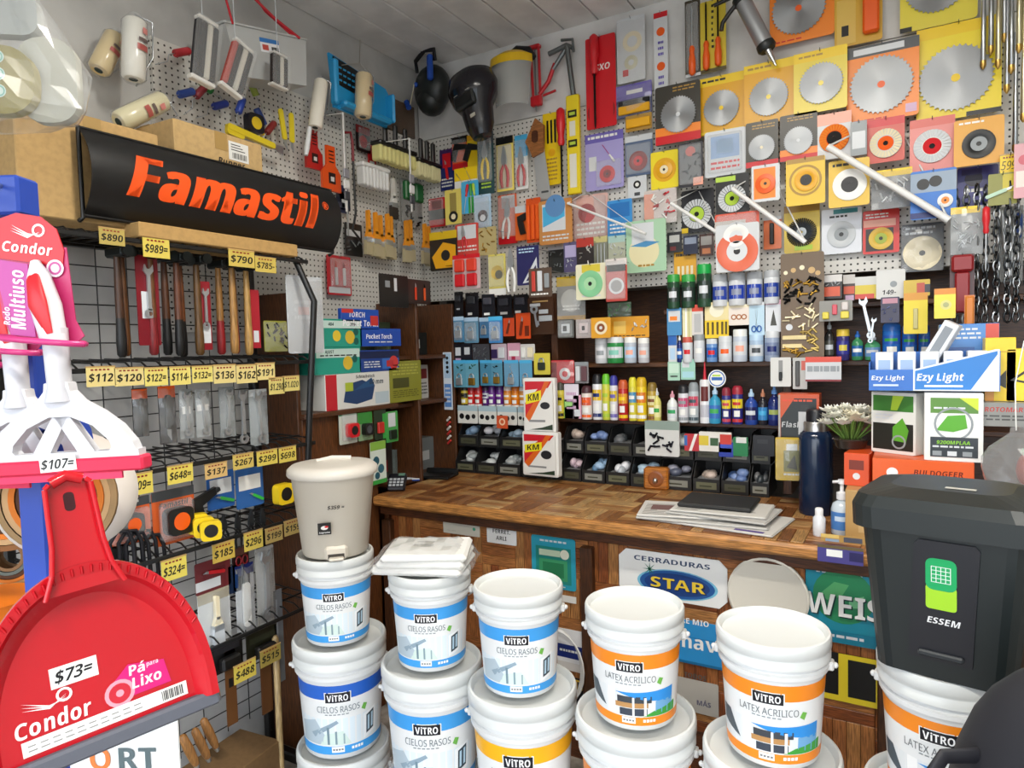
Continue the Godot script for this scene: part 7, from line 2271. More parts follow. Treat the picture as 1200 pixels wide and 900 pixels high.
# ---------- tables: name, label, category, group, wall, position, size, kind, make-up ----------
const WALL := [
	["tool_card", "narrow blue and red knife blister beside the orange glue gun pack", "blister pack", "goods hanging on the back pegboard", "B", -2.196, 2.528, -3.115, 0.091, 0.220, "card", "B;r 0 .75 1 1 v;r .2 .55 .8 .9 r;l .1 .05 .9 .3 3 w;K kn .5 .5 .5 8 r m"],
	["glue_gun_pack", "orange and black glue gun pack at the corner end of the pegboard", "blister pack", "goods hanging on the back pegboard", "B", -2.084, 2.619, -3.083, 0.104, 0.170, "card", "o;r 0 .8 1 1 k;r 0 0 1 .18 r;K gun .5 .5 .6 -10 k A;H .08 .2 .92 .9"],
	["tool_card", "yellow card with a black glue gun behind blue plier packs", "blister pack", "goods hanging on the back pegboard", "B", -1.982, 2.588, -3.051, 0.069, 0.184, "card", "y;r 0 .85 1 1 Y;K gun .5 .5 .55 -15 k A"],
	["screwdriver_pack", "white and yellow pack of small tools under glue gun packs", "blister pack", "goods hanging on the back pegboard", "B", -2.009, 2.471, -3.019, 0.144, 0.131, "card", "w;r 0 .5 1 1 y;K sd .3 .5 .8 35 y m;K sd .7 .5 .8 25 k m;r 0 0 1 .2 s"],
	["plier_pack", "grey green card with yellow handled snips", "blister pack", "goods hanging on the back pegboard", "B", -1.885, 2.446, -3.019, 0.098, 0.317, "card", "2f4f52;r 0 .8 1 1 A;K pl .5 .55 .62 0 y m;l .2 .08 .8 .2 2 l;H .08 .2 .92 .88"],
	["plier_pack", "yellow framed card with red handled long pliers", "blister pack", "goods hanging on the back pegboard", "B", -1.827, 2.473, -3.115, 0.103, 0.279, "card", "j;r 0 .86 1 1 k;r .1 .04 .9 .84 c;K pl .5 .44 .76 0 r m;H .06 .05 .94 .84"],
	["plier_pack", "sky blue card with red and white handled pliers", "blister pack", "goods hanging on the back pegboard", "B", -1.728, 2.468, -3.115, 0.075, 0.275, "card", "w;r 0 .6 1 1 s;K pl .5 .42 .72 0 r m;H .06 .05 .94 .9"],
	["float_card", "yellow plastic card with three dark slots beside the handsaw", "tool card", "goods hanging on the back pegboard", "B", -1.553, 2.466, -3.115, 0.095, 0.355, "card", "y;r .22 .58 .34 .9 k;r .44 .58 .56 .9 k;r .66 .58 .78 .9 k;c .5 .45 .2 Y;l .2 .05 .8 .38 6 z"],
	["long_bar", "long black bar with a red grip beside yellow card", "bar", "goods hanging on the back pegboard", "B", -1.474, 2.386, -3.083, 0.042, 0.427, "tool", "sd;180;r;k"],
	["drill_bit_pack", "blue bag with row of gold drill bits in black holder", "bag", "goods hanging on the back pegboard", "B", -1.121, 2.723, -3.115, 0.175, 0.148, "bag", "B;r 0 .55 1 1 u;r .3 .7 .75 .82 w;X .08 .08 .95 .34 Y;X .08 .36 .95 .5 k"],
	["drill_bit_pack", "small holder of brass bits below the blue drill bit bag", "blister pack", "goods hanging on the back pegboard", "B", -1.088, 2.643, -3.083, 0.127, 0.073, "card", "z;X .05 .2 .95 .75 Y;r .1 .4 .9 .5 k"],
	["reel_pack", "lavender card with red reel and spark plug picture", "blister pack", "goods hanging on the back pegboard", "B", -1.274, 2.406, -3.115, 0.197, 0.269, "card", "a79fd6;r 0 .84 1 1 u;l .08 .87 .9 .97 1 w;r .1 .35 .3 .6 e;D .58 .26 .2 r R;K sd .62 .62 .4 35 w p;H .3 .05 .95 .5"],
	["reel_pack", "grey blue pack holding a dark red cord reel", "blister pack", "goods hanging on the back pegboard", "B", -1.100, 2.445, -3.115, 0.133, 0.188, "card", "5d6f8e;r 0 .85 1 1 e;D .48 .36 .34 R r;H .05 .05 .95 .78"],
	["disc_pack", "small white tag pack with black washer under red reel", "blister pack", "goods hanging on the back pegboard", "B", -1.111, 2.344, -3.115, 0.092, 0.103, "card", "e;c .5 .6 .2 k;c .5 .6 .1 w;r .35 .1 .65 .25 A"],
	["ratchet_card", "red round card holding a long chrome ratchet handle", "tool card", "goods hanging on the back pegboard", "B", -1.284, 2.699, -3.115, 0.153, 0.429, "card", "r;c .5 .18 .46 R;r .1 0 .9 .38 r;t .5 .66 .07 w TSXO;K sd .35 .5 1.02 180 r k"],
	["hose_pack", "clear bag with coiled transparent hose under the ceiling", "bag", "goods hanging on the back pegboard", "B", -1.131, 2.882, -3.115, 0.137, 0.294, "bag", "e;o .55 .62 .18 .34 c;o .5 .3 .1 .24 cdc8a8;r .2 .1 .4 .2 r"],
	["measuring_level", "clear ruler with three orange circles and red ends", "level", "goods hanging on the back pegboard", "B", -0.988, 2.679, -3.115, 0.064, 0.482, "card", "e;r 0 .95 1 1 r;r 0 0 1 .03 r;c .5 .82 .3 o;c .5 .5 .3 o;c .5 .18 .3 o;l .3 .25 .7 .42 3 u;l .3 .58 .7 .74 3 u"],
	["file_set_card", "dark card with one long file and orange handle", "tool card", "goods hanging on the back pegboard", "B", -0.842, 2.843, -3.115, 0.068, 0.332, "card", "4a4436;r 0 0 1 .04 e;K sd .5 .45 .9 0 o m;H .1 .05 .9 .95"],
	["file_set_card", "yellow card with two long files and orange black handles", "tool card", "goods hanging on the back pegboard", "B", -0.753, 2.845, -3.115, 0.111, 0.306, "card", "d9c23c;r 0 0 1 .05 5a5230;K sd .26 .5 .95 0 o k;K sd .72 .52 .95 0 o k;l .44 .3 .54 .95 8 k"],
	["saw_blade_pack", "orange card with large fine toothed saw blade at the ceiling", "saw blade", "goods hanging on the back pegboard", "B", -0.394, 2.889, -3.115, 0.247, 0.293, "card", "O;r 0 .85 1 1 o;B .46 .45 .43 o;l .1 .02 .5 .06 1 r"],
	["sander_pack", "mustard card with thick orange tube tied to it", "tool card", "goods hanging on the back pegboard", "B", -0.185, 2.826, -3.115, 0.170, 0.205, "card", "d6a93a;r .05 .05 .45 .9 e0bc5c;r .15 .2 .3 .4 k;X .6 .13 .94 .99 o .03"],
	["saw_blade_pack", "yellow card with big saw blade cut off by ceiling", "saw blade", "goods hanging on the back pegboard", "B", 0.084, 2.829, -3.115, 0.249, 0.306, "card", "e9d84a;r 0 0 .16 .06 k;B .48 .5 .43 y"],
	["saw_blade_pack", "big yellow card with the largest dark saw blade", "saw blade", "goods hanging on the back pegboard", "B", 0.148, 2.467, -3.083, 0.265, 0.347, "card", "f1d92c;r 0 .88 .9 1 y;B .47 .42 .46 y;r .6 0 1 .05 k;K kn .6 .62 .3 30 i w"],
	["saw_blade_pack", "orange card with wide grey saw blade next to the yellow ones", "saw blade", "goods hanging on the back pegboard", "B", -0.099, 2.496, -3.051, 0.246, 0.292, "card", "O;r 0 .86 1 1 A;r .1 .89 .8 .97 e;B .49 .46 .45 o;r .82 .05 .97 .16 P;l .1 .01 .6 .05 1 r"],
	["saw_blade_pack", "amber card with small saw blade above white picture card", "saw blade", "goods hanging on the back pegboard", "B", -0.712, 2.564, -3.083, 0.196, 0.246, "card", "Y;r 0 .85 1 1 y;l .08 .88 .6 .96 1 k;B .5 .43 .4 y;r .02 .02 .98 .06 y"],
	["saw_blade_pack", "amber card with bright saw blade under the grease gun", "saw blade", "goods hanging on the back pegboard", "B", -0.512, 2.562, -3.051, 0.198, 0.249, "card", "Y;r 0 .86 1 1 y;l .08 .88 .55 .96 1 z;B .5 .42 .4 j"],
	["saw_blade_pack", "light yellow card with saw blade seen in gold film", "saw blade", "goods hanging on the back pegboard", "B", -0.314, 2.561, -3.019, 0.195, 0.241, "card", "e7d046;r 0 .84 1 1 y;l .1 .88 .55 .95 1 z;B .52 .45 .42 j"],
	["saw_blade_pack", "dark card with saw blade and red lower stripe beside ruler", "saw blade", "goods hanging on the back pegboard", "B", -0.896, 2.544, -3.051, 0.203, 0.259, "card", "3a3630;r 0 .02 1 .16 r;r 0 .16 1 .3 O;l .4 .86 .9 .96 2 z;B .52 .48 .4 e"],
	["picture_pack", "white card with blue photo and red print", "blister pack", "goods hanging on the back pegboard", "B", -0.692, 2.372, -3.051, 0.172, 0.195, "card", "e;r .15 .4 .85 .88 7ea7d8;r .3 .5 .7 .8 h;l .15 .12 .85 .34 2 r;H .08 .08 .92 .92"],
	["saw_blade_pack", "small dark card with little saw blade under amber card", "saw blade", "goods hanging on the back pegboard", "B", -0.535, 2.378, -3.019, 0.128, 0.187, "card", "3d382f;r 0 .02 1 .14 r;l .2 .82 .9 .94 2 z;B .5 .42 .42 c"],
	["saw_blade_pack", "small dark card with little blade above yellow disc card", "saw blade", "goods hanging on the back pegboard", "B", -0.394, 2.383, -3.019, 0.141, 0.186, "card", "37332c;r 0 .02 1 .12 r;r 0 .12 1 .26 O;l .2 .84 .9 .95 2 z;B .5 .42 .4 e"],
	["flap_disc_pack", "pale card with orange flap disc beside the grey blade card", "disc pack", "goods hanging on the back pegboard", "B", -0.263, 2.369, -3.019, 0.122, 0.178, "card", "e;r 0 .75 1 1 i;F .5 .44 .44 o k O"],
	["film_pack", "narrow grey wrapped card between orange discs", "blister pack", "goods hanging on the back pegboard", "B", -0.175, 2.361, -2.987, 0.056, 0.129, "card", "a;r .1 .2 .9 .7 e"],
	["flap_disc_pack", "red card with pale rimmed flap disc in film", "disc pack", "goods hanging on the back pegboard", "B", -0.085, 2.328, -3.019, 0.126, 0.166, "card", "cf5b4e;r 0 .82 1 1 r;F .5 .42 .43 e o c"],
	["flap_disc_pack", "pink card with red centred spoked flap disc", "disc pack", "goods hanging on the back pegboard", "B", 0.066, 2.276, -3.019, 0.143, 0.190, "card", "e08a84;r 0 .84 1 1 d86a60;F .5 .45 .42 w r e"],
	["disc_pack", "amber card with black ringed grinding cup", "disc pack", "goods hanging on the back pegboard", "B", 0.207, 2.266, -2.987, 0.149, 0.165, "card", "e2a33a;l .1 .86 .6 .95 1 w;D .5 .44 .34 k a;c .5 .44 .1 e"],
	["disc_pack", "bright yellow card with ringed yellow cutting disc", "disc pack", "goods hanging on the back pegboard", "B", -0.969, 2.362, -3.083, 0.127, 0.168, "card", "f3dd2a;o .5 .5 .3 .42 Y;D .5 .5 .3 Y c"],
	["glove_pack", "black clear pack with grey pictures and pink corner", "blister pack", "goods hanging on the back pegboard", "B", -0.832, 2.339, -3.019, 0.108, 0.190, "card", "2c2e33;r .6 .02 1 .2 i;G .1 .2 .9 .8 12 A;c .5 .8 .2 c4645c;H .05 .05 .95 .95"],
	["disc_pack", "black card with yellow faced diamond disc under white picture card", "disc pack", "goods hanging on the back pegboard", "B", -0.656, 2.196, -3.019, 0.138, 0.171, "card", "k;r 0 .84 .6 .96 l;F .5 .4 .42 A l e"],
	["disc_pack", "black pack with pale diamond disc above green lids", "disc pack", "goods hanging on the back pegboard", "B", -0.829, 2.155, -3.115, 0.146, 0.189, "card", "1e1f22;F .48 .42 .45 A l e;r 0 0 .2 .12 y"],
	["disc_pack", "clear pack with small orange ringed disc", "disc pack", "goods hanging on the back pegboard", "B", -0.516, 2.230, -2.987, 0.110, 0.148, "card", "e;r .08 .08 .85 .92 O;D .5 .48 .36 o O"],
	["disc_pack", "yellow card with ringed disc and black centre", "disc pack", "goods hanging on the back pegboard", "B", -0.365, 2.197, -2.987, 0.145, 0.185, "card", "e9c340;r .02 .9 .98 1 z;o .5 .52 .36 .42 z;D .52 .52 .3 Y k;c .52 .52 .1 w"],
	["disc_pack", "yellow card with white disc and dark centre", "disc pack", "goods hanging on the back pegboard", "B", -0.209, 2.171, -2.987, 0.143, 0.180, "card", "e6bf4a;l .1 .82 .6 .95 1 k;D .52 .46 .42 w k;c .52 .46 .12 a"],
	["polishing_pack", "clear bag with silver metal cups beside blue pack", "bag", "goods hanging on the back pegboard", "B", -0.064, 2.146, -2.987, 0.135, 0.146, "bag", "7b7d80;r 0 .82 1 1 y;G .1 .1 .9 .75 14 e"],
	["disc_pack", "blue card with small orange disc and black knobs", "blister pack", "goods hanging on the back pegboard", "B", 0.069, 2.088, -2.955, 0.143, 0.175, "card", "2f74c8;r 0 .55 1 .95 8fa1b4;c .28 .72 .14 k;c .55 .76 .14 k;D .76 .34 .17 w O;r 0 .02 .7 .14 B"],
	["indigo_pack", "indigo pack with white print under amber cup card", "blister pack", "goods hanging on the back pegboard", "B", 0.214, 2.139, -3.115, 0.127, 0.148, "card", "3b3f88;c .4 .7 .22 1e2038;l .2 .3 .8 .48 1 w;r .1 .8 .6 .95 2b2c5c"],
	["price_label", "yellow label with price 599 beside hanging rods", "price tag", "goods hanging on the back pegboard", "B", 0.296, 2.214, -2.955, 0.058, 0.070, "price", "599-;f0d028;n"],
	["star_pack", "red card with dark wheel pack behind diagonal bar", "blister pack", "goods hanging on the back pegboard", "B", -0.632, 2.046, -2.987, 0.181, 0.152, "card", "d8553c;r 0 .2 .7 .8 c9c0b8;c .5 .4 .3 e;H .05 .05 .95 .95"],
	["cutting_disc", "orange cutting disc with pale hub under red card", "cutting disc", "goods hanging on the back pegboard", "B", -0.624, 1.950, -2.955, 0.176, 0.197, "card", "cfd2d4;D .5 .42 .48 de6a4a e;D .48 .72 .3 w e"],
	["tool_card", "orange card with black pin tool beside wire wheel", "blister pack", "goods hanging on the back pegboard", "B", -0.511, 2.049, -3.115, 0.072, 0.137, "card", "e07a4c;X .35 .15 .6 .8 k;r 0 .9 1 1 e"],
	["wire_wheel_pack", "yellow card with dark round wire wheel", "disc pack", "goods hanging on the back pegboard", "B", -0.395, 2.024, -3.115, 0.139, 0.198, "card", "dfc24a;r 0 .85 1 1 z;W .5 .42 .42;r .3 .05 .8 .15 l"],
	["disc_pack", "white card with round silver cup and teal top", "disc pack", "goods hanging on the back pegboard", "B", -0.245, 2.006, -3.115, 0.148, 0.183, "card", "dfe3ea;r .3 .88 .9 .98 3f8c94;l .2 .76 .7 .86 1 k;D .5 .42 .36 m a"],
	["disc_pack", "red framed box with golden polishing disc", "disc pack", "goods hanging on the back pegboard", "B", -0.103, 1.994, -3.115, 0.128, 0.171, "card", "d4362f;r .02 .62 .9 .78 i;l .08 .8 .7 .93 2 w;r .08 .06 .84 .58 2a1712;D .5 .34 .34 d9b23a 9fb03a"],
	["polishing_pad_pack", "clear bag with round cream polishing pad", "bag", "goods hanging on the back pegboard", "B", 0.038, 1.912, -3.115, 0.142, 0.184, "bag", "55585a;l .1 .74 .8 .95 2 e;D .5 .38 .46 c c"],
	["screw_bag", "clear bag of small screws with yellow header", "bag", "goods hanging on the back pegboard", "B", 0.170, 1.943, -2.923, 0.096, 0.170, "bag", "8d9092;r 0 .86 .9 1 y;G .1 .1 .9 .8 22 m"],
	["red_screwdriver", "red screwdriver hanging beside the bag of screws", "screwdriver", "goods hanging on the back pegboard", "B", 0.223, 1.879, -2.891, 0.034, 0.220, "tool", "sd;180;r;m"],
	["torch_pack", "dark red torch with wide head hanging upside down", "torch", "goods hanging on the back pegboard", "B", 0.156, 1.735, -2.891, 0.073, 0.209, "card", "4a2226;X .05 .7 .95 .98 8e1e24 .03;X .2 .02 .8 .7 8e1e24 .022"],
	["knife_pack", "red pack with black lower half near the corner", "blister pack", "goods hanging on the back pegboard", "B", -2.272, 2.337, -3.115, 0.111, 0.158, "card", "r;r 0 .25 1 .6 k;r .2 .62 .8 .9 R;H .05 .05 .95 .95"],
	["tool_card", "yellow card with dark round hook under blue knife blister", "blister pack", "goods hanging on the back pegboard", "B", -2.073, 2.311, -2.987, 0.103, 0.180, "card", "e0cf6a;r .3 .3 .7 .9 9c8a4a;c .5 .22 .28 k;c .5 .22 .14 c"],
	["screwdriver_pack", "fan of green handled screwdrivers with blue tops", "screwdrivers", "goods hanging on the back pegboard", "B", -1.966, 2.356, -2.987, 0.105, 0.164, "card", "s;r .4 0 1 .5 g;K sd .3 .45 .9 170 r m;K sd .6 .45 .9 180 g m;K sd .82 .45 .9 186 l m"],
	["blister_pack", "pale blue blister with dark faced plug", "blister pack", "goods hanging on the back pegboard", "B", -1.871, 2.254, -2.955, 0.102, 0.178, "card", "a9c3d6;r 0 .8 1 1 h;c .5 .4 .3 A;c .5 .35 .16 e;H .08 .08 .92 .92"],
	["red_pack", "red and white blister pack above four red hearts", "blister pack", "goods hanging on the back pegboard", "B", -1.950, 2.137, -2.923, 0.141, 0.154, "card", "d34a42;r .1 .5 .9 .95 e;K pl .4 .55 .8 5 r m;l .1 .06 .9 .3 2 w"],
	["key_pack", "olive card with brass keys on it", "blister pack", "goods hanging on the back pegboard", "B", -1.828, 2.122, -2.923, 0.106, 0.139, "card", "b8a874;G .15 .1 .85 .9 12 z"],
	["magnet_square_pack", "black and yellow card with yellow arrow shaped welding magnet", "tool card", "goods hanging on the back pegboard", "B", -2.076, 2.063, -2.891, 0.172, 0.199, "card", "241f1b;r 0 .8 1 1 d9b51e;p e5a51c .08 .36 .5 .72 .95 .62 .95 .06 .2 .06;c .58 .38 .16 k;X .6 .1 .9 .2 Y .012"],
	["heart_pack", "red clear pack with four red reflectors", "blister pack", "goods hanging on the back pegboard", "B", -1.916, 1.954, -2.859, 0.164, 0.173, "card", "c9b4b4;r 0 .88 1 1 r;X .12 .5 .46 .86 e0402c .02;X .56 .5 .9 .86 e0402c .02;X .12 .08 .46 .44 r .02;X .56 .08 .9 .44 r .02"],
	["tape_gun_pack", "orange and red pack with white long nosed tool", "blister pack", "goods hanging on the back pegboard", "B", -1.820, 2.199, -3.115, 0.114, 0.255, "card", "dd6a44;r 0 0 1 .14 r;r .2 .72 .9 .98 e;K pl .5 .5 .8 -6 w e;H .05 .15 .95 .95"],
	["tape_gun_pack", "orange pack with black hot glue gun", "blister pack", "goods hanging on the back pegboard", "B", -1.684, 2.203, -3.083, 0.143, 0.175, "card", "ea6a28;r 0 .8 .6 1 e;K gun .45 .5 .6 20 k A;l .6 .1 .95 .75 4 r"],
	["orange_block", "row of orange ribbed refill sticks", "blister pack", "goods hanging on the back pegboard", "B", -1.632, 2.181, -3.051, 0.082, 0.219, "card", "d9531e;X .05 .05 .28 .85 o .014;X .38 .05 .6 .85 o .014;X .7 .05 .93 .85 o .014"],
	["paint_card", "orange brown card with blue and white rounded picture", "blister pack", "goods hanging on the back pegboard", "B", -1.494, 2.156, -3.019, 0.180, 0.213, "card", "c98a4c;r .1 .3 .8 .92 e;p s .12 .4 .78 .6 .78 .9 .12 .86;c .5 .86 .3 5f8ec0;l .1 .06 .9 .22 2 e"],
	["pink_pack", "pale pink pack crossed by a white bar", "blister pack", "goods hanging on the back pegboard", "B", -1.351, 2.173, -3.115, 0.185, 0.218, "card", "d9b0a8;r .1 .7 .6 .95 i;c .4 .6 .25 r;l .1 .08 .9 .4 3 w;H .05 .05 .95 .95"],
	["blue_box_pack", "small blue box pack crossed by white bar", "box", "goods hanging on the back pegboard", "B", -1.188, 2.161, -3.083, 0.124, 0.179, "card", "3f93d6;r .1 .55 .9 .92 2a74bc;l .1 .1 .8 .4 3 w"],
	["red_bag_pack", "clear bag with red and white cable ends", "bag", "goods hanging on the back pegboard", "B", -0.991, 2.207, -3.083, 0.152, 0.154, "bag", "d8cdc8;r 0 .1 .3 .9 i;G .2 .2 .9 .9 10 r;G .2 .2 .9 .9 8 w"],
	["sandpaper_disc_pack", "large pale green pack with round cream sanding discs", "disc pack", "goods hanging on the back pegboard", "B", -1.051, 1.988, -3.051, 0.191, 0.237, "card", "a9cfae;c .45 .4 .38 e4dcb0;r .15 .55 .7 .95 e;p 4f8fbf .1 .52 .5 .6 .85 .56 .5 .48;l .3 .08 .7 .16 1 z"],
	["tool_card", "small yellow card with black blade tool", "blister pack", "goods hanging on the back pegboard", "B", -1.756, 1.917, -2.891, 0.098, 0.200, "card", "ddd06a;r 0 0 1 .16 w;c .5 .55 .36 y;c .6 .5 .22 4a4524;H .05 .2 .95 .95"],
	["white_plier", "white long handled pliers hanging under the key pack", "pliers", "goods hanging on the back pegboard", "B", -1.654, 1.925, -2.859, 0.076, 0.211, "tool", "pl;0;w;m"],
	["star_card", "dark blue card with white fan of blades", "blister pack", "goods hanging on the back pegboard", "B", -1.548, 1.948, -2.827, 0.118, 0.182, "card", "2b2d5c;p e .25 .05 .95 .1 .9 .7;p 2b2d5c .4 .1 .9 .16 .86 .5;l .1 .8 .8 .95 2 h"],
	["dark_pack", "small black pack of grey drill bits", "blister pack", "goods hanging on the back pegboard", "B", -1.543, 2.027, -3.115, 0.086, 0.136, "card", "35383a;G .1 .1 .9 .9 8 a;r 0 .85 1 1 e"],
	["dark_pack", "small lilac and black pack", "blister pack", "goods hanging on the back pegboard", "B", -1.402, 2.010, -2.987, 0.072, 0.141, "card", "5a5578;r .1 .5 .9 .9 b3a9d0;G .1 .1 .9 .5 6 e"],
	["dark_pack", "black pack with red top and white pieces", "blister pack", "goods hanging on the back pegboard", "B", -1.312, 2.024, -2.955, 0.087, 0.134, "card", "2a2626;r 0 .7 1 1 b23a30;G .1 .15 .9 .7 9 w"],
	["bit_pack", "grey card of upright steel bits", "blister pack", "goods hanging on the back pegboard", "B", -1.288, 2.037, -3.083, 0.071, 0.142, "card", "8f9283;r 0 .8 1 1 d3c98a;K bt .3 .4 .7 0 m m;K bt .55 .4 .7 0 m m;K bt .8 .4 .7 0 m m"],
	["bit_pack", "pale card of screws with green edge", "blister pack", "goods hanging on the back pegboard", "B", -1.193, 2.042, -3.051, 0.085, 0.127, "card", "b0b4a0;r 0 .75 1 1 a8c8c0;G .1 .1 .9 .7 10 e"],
	["sandpaper_pack", "yellow topped clear bag of grey pads", "bag", "goods hanging on the back pegboard", "B", -1.423, 1.784, -3.025, 0.150, 0.210, "bag", "9a9a98;r 0 .78 1 1 d6b52e;r 0 0 1 .1 C;c .5 .45 .36 c8c8c4;l .2 .2 .8 .35 2 w"],
	["disc_pack", "white card with mint green disc and yellow star", "disc pack", "goods hanging on the back pegboard", "B", -1.271, 1.869, -2.923, 0.153, 0.164, "card", "e6e2c4;r .2 .76 .8 .98 d8c444;D .48 .44 .4 86c896 a8d8a8;l .2 .04 .8 .14 1 e"],
	["disc_pack", "red card with white oval face", "blister pack", "goods hanging on the back pegboard", "B", -1.135, 1.852, -2.891, 0.101, 0.189, "card", "c2473e;r 0 .84 1 1 d8d0cc;r .05 .7 .95 .86 333;c .5 .36 .36 e;c .5 .36 .26 9c9c9c;H .05 .05 .95 .95"],
	["hinge_card", "brown board with mounted hinges and locks", "display card", "goods hanging on the back pegboard", "B", -1.591, 1.719, -3.025, 0.144, 0.186, "card", "4a3020;K ky .3 .5 .6 10 m m;X .45 .55 .8 .66 e .006;X .45 .35 .95 .5 m .008;X .1 .75 .5 .83 e .006;X .2 .86 .8 .9 C .005"],
	["hinge_card", "small brown card with red and white latches", "display card", "goods hanging on the back pegboard", "B", -1.468, 1.886, -2.795, 0.119, 0.132, "card", "5a4a3e;X .15 .2 .3 .9 c9463c .008;X .4 .2 .6 .9 e .008;X .7 .3 .9 .8 a .008;l .1 .02 .9 .15 1 w"],
	["latch_pack", "black and white latch in clear pack beside orange case", "blister pack", "goods hanging on the back pegboard", "B", -1.438, 1.697, -2.993, 0.087, 0.090, "card", "5a5a56;X .25 .25 .75 .75 e .008;X .35 .35 .6 .65 k .01;H .05 .05 .95 .95"],
	["latch_pack", "pink and white latch in a clear pack", "blister pack", "goods hanging on the back pegboard", "B", -1.343, 1.694, -2.993, 0.084, 0.089, "card", "b9a9a6;X .25 .25 .75 .8 d8c8c8 .008;X .4 .4 .6 .65 k .01;H .05 .05 .95 .95"],
	["drill_set_pack", "orange yellow card with round saw picture", "blister pack", "goods hanging on the back pegboard", "B", -1.243, 1.691, -2.961, 0.098, 0.095, "card", "e0a12c;c .5 .5 .32 c;c .5 .5 .2 8a4a20;c .5 .5 .08 e"],
	["drill_set_pack", "orange yellow card with white tool print", "blister pack", "goods hanging on the back pegboard", "B", -1.126, 1.688, -3.025, 0.187, 0.099, "card", "dd9c2a;r .08 .2 .4 .8 e9c060;G .5 .3 .95 .75 8 e;l .08 .04 .9 .14 1 k"],
	["green_packet", "dark green pack of pellets above the orange cards", "bag", "goods hanging on the back pegboard", "B", -1.176, 1.789, -3.025, 0.118, 0.067, "bag", "1f4a2c;G .05 .1 .95 .9 12 g"],
	["lock_pack", "black cylinder lock blister with silver collar, first in its row", "blister pack", "black lock blisters", "B", -2.082, 1.825, -3.025, 0.055, 0.136, "card", "1a1b1f;X .2 .6 .8 .85 3a3c42 .015;r .2 .3 .6 .36 e"],
	["lock_pack", "black cylinder lock blister with white label and silver collar", "blister pack", "black lock blisters", "B", -1.998, 1.821, -3.025, 0.081, 0.130, "card", "191a1e;X .2 .55 .8 .85 3a3c42 .015;r .15 .1 .5 .2 w"],
	["lock_pack", "black cylinder lock blister with white label and silver collar", "blister pack", "black lock blisters", "B", -1.736, 1.804, -2.769, 0.072, 0.109, "card", "191a1e;X .2 .55 .8 .85 40424a .015;r .15 .1 .6 .2 w"],
	["lock_pack", "black cylinder lock blister with white label and silver collar", "blister pack", "black lock blisters", "B", -1.799, 1.817, -3.025, 0.087, 0.109, "card", "191a1e;X .2 .5 .8 .85 40424a .015;r .2 .1 .7 .22 w"],
	["lock_pack", "black cylinder lock blister with white label and silver collar", "blister pack", "black lock blisters", "B", -1.703, 1.821, -3.025, 0.084, 0.103, "card", "191a1e;X .2 .5 .8 .85 40424a .015;r .1 .1 .5 .22 w"],
	["lock_pack", "blue blister card with silver padlock above the pink row", "blister pack", "blue padlock blisters", "B", -2.065, 1.693, -2.993, 0.066, 0.135, "card", "4d86ac;K pd .5 .4 .5 0 m m;r 0 .85 1 1 h;H .1 .08 .9 .8"],
	["lock_pack", "blue blister card with silver padlock above the pink row", "blister pack", "blue padlock blisters", "B", -2.008, 1.687, -3.025, 0.092, 0.135, "card", "6a98b4;K pd .5 .4 .5 0 m m;r 0 .85 1 1 h;H .1 .08 .9 .8"],
	["lock_pack", "blue blister card with silver padlock above the pink row", "blister pack", "blue padlock blisters", "B", -1.927, 1.711, -3.025, 0.058, 0.107, "card", "4a7aa4;K pd .5 .4 .5 0 m m;r 0 .8 1 1 h"],
	["lock_pack", "blue blister card with silver padlock above the pink row", "blister pack", "blue padlock blisters", "B", -1.680, 1.681, -2.737, 0.075, 0.124, "card", "3f7fb8;K pd .5 .4 .5 0 m m;r 0 .85 1 1 s;H .1 .08 .9 .8"],
	["lock_pack", "orange blister card with dark tool beside blue padlocks", "blister pack", "orange tool blisters", "B", -1.758, 1.715, -2.993, 0.065, 0.108, "card", "d9502a;K kn .5 .45 .7 -15 6a3020 m;r 0 .85 1 1 k"],
	["lock_pack", "orange blister card with dark tool beside blue padlocks", "blister pack", "orange tool blisters", "B", -1.674, 1.700, -2.993, 0.083, 0.128, "card", "e2521f;K kn .4 .5 .75 -10 7a3018 m;r .6 .1 .9 .5 7a2c14"],
	["small_pack", "black pack with two white squares", "blister pack", "goods hanging on the back pegboard", "B", -2.067, 1.588, -3.025, 0.116, 0.096, "card", "26262c;r .1 .35 .4 .8 e;r .6 .4 .9 .8 e;r .1 0 .4 .2 P"],
	["small_pack", "grey pack of small steel fittings", "blister pack", "goods hanging on the back pegboard", "B", -1.950, 1.586, -3.025, 0.107, 0.094, "card", "4a4a50;G .1 .1 .9 .9 12 a"],
	["small_pack", "pink and violet pack of plugs beside steel fittings", "blister pack", "goods hanging on the back pegboard", "B", -1.840, 1.585, -3.025, 0.093, 0.093, "card", "c9b4c0;r 0 .2 .4 .7 3a2a5a;X .5 .2 .9 .8 e .01"],
	["small_pack", "pink and white pack under orange blisters", "blister pack", "goods hanging on the back pegboard", "B", -1.750, 1.584, -3.025, 0.076, 0.096, "card", "d8a0b4;r .1 .3 .9 .6 w;r .3 0 .6 .3 b02848"],
	["small_pack", "white pack with small white handles", "blister pack", "goods hanging on the back pegboard", "B", -1.671, 1.587, -3.025, 0.084, 0.086, "card", "d8d4d0;X .1 .2 .4 .8 w .012;X .55 .2 .9 .8 c .012"],
	["lock_pack", "blue blister card with brass padlock in the lower lock row", "blister pack", "blue lock blisters in the lower row", "B", -2.068, 1.453, -2.993, 0.077, 0.145, "card", "5f9ab0;K pd .5 .3 .45 0 m m;r 0 .88 1 1 s;G .2 .5 .8 .85 4 G"],
	["lock_pack", "blue blister card with brass padlock in the lower lock row", "blister pack", "blue lock blisters in the lower row", "B", -1.989, 1.453, -2.993, 0.081, 0.144, "card", "6aa4b8;K pd .5 .3 .45 0 z m;r 0 .88 1 1 s;G .2 .5 .8 .85 4 G"],
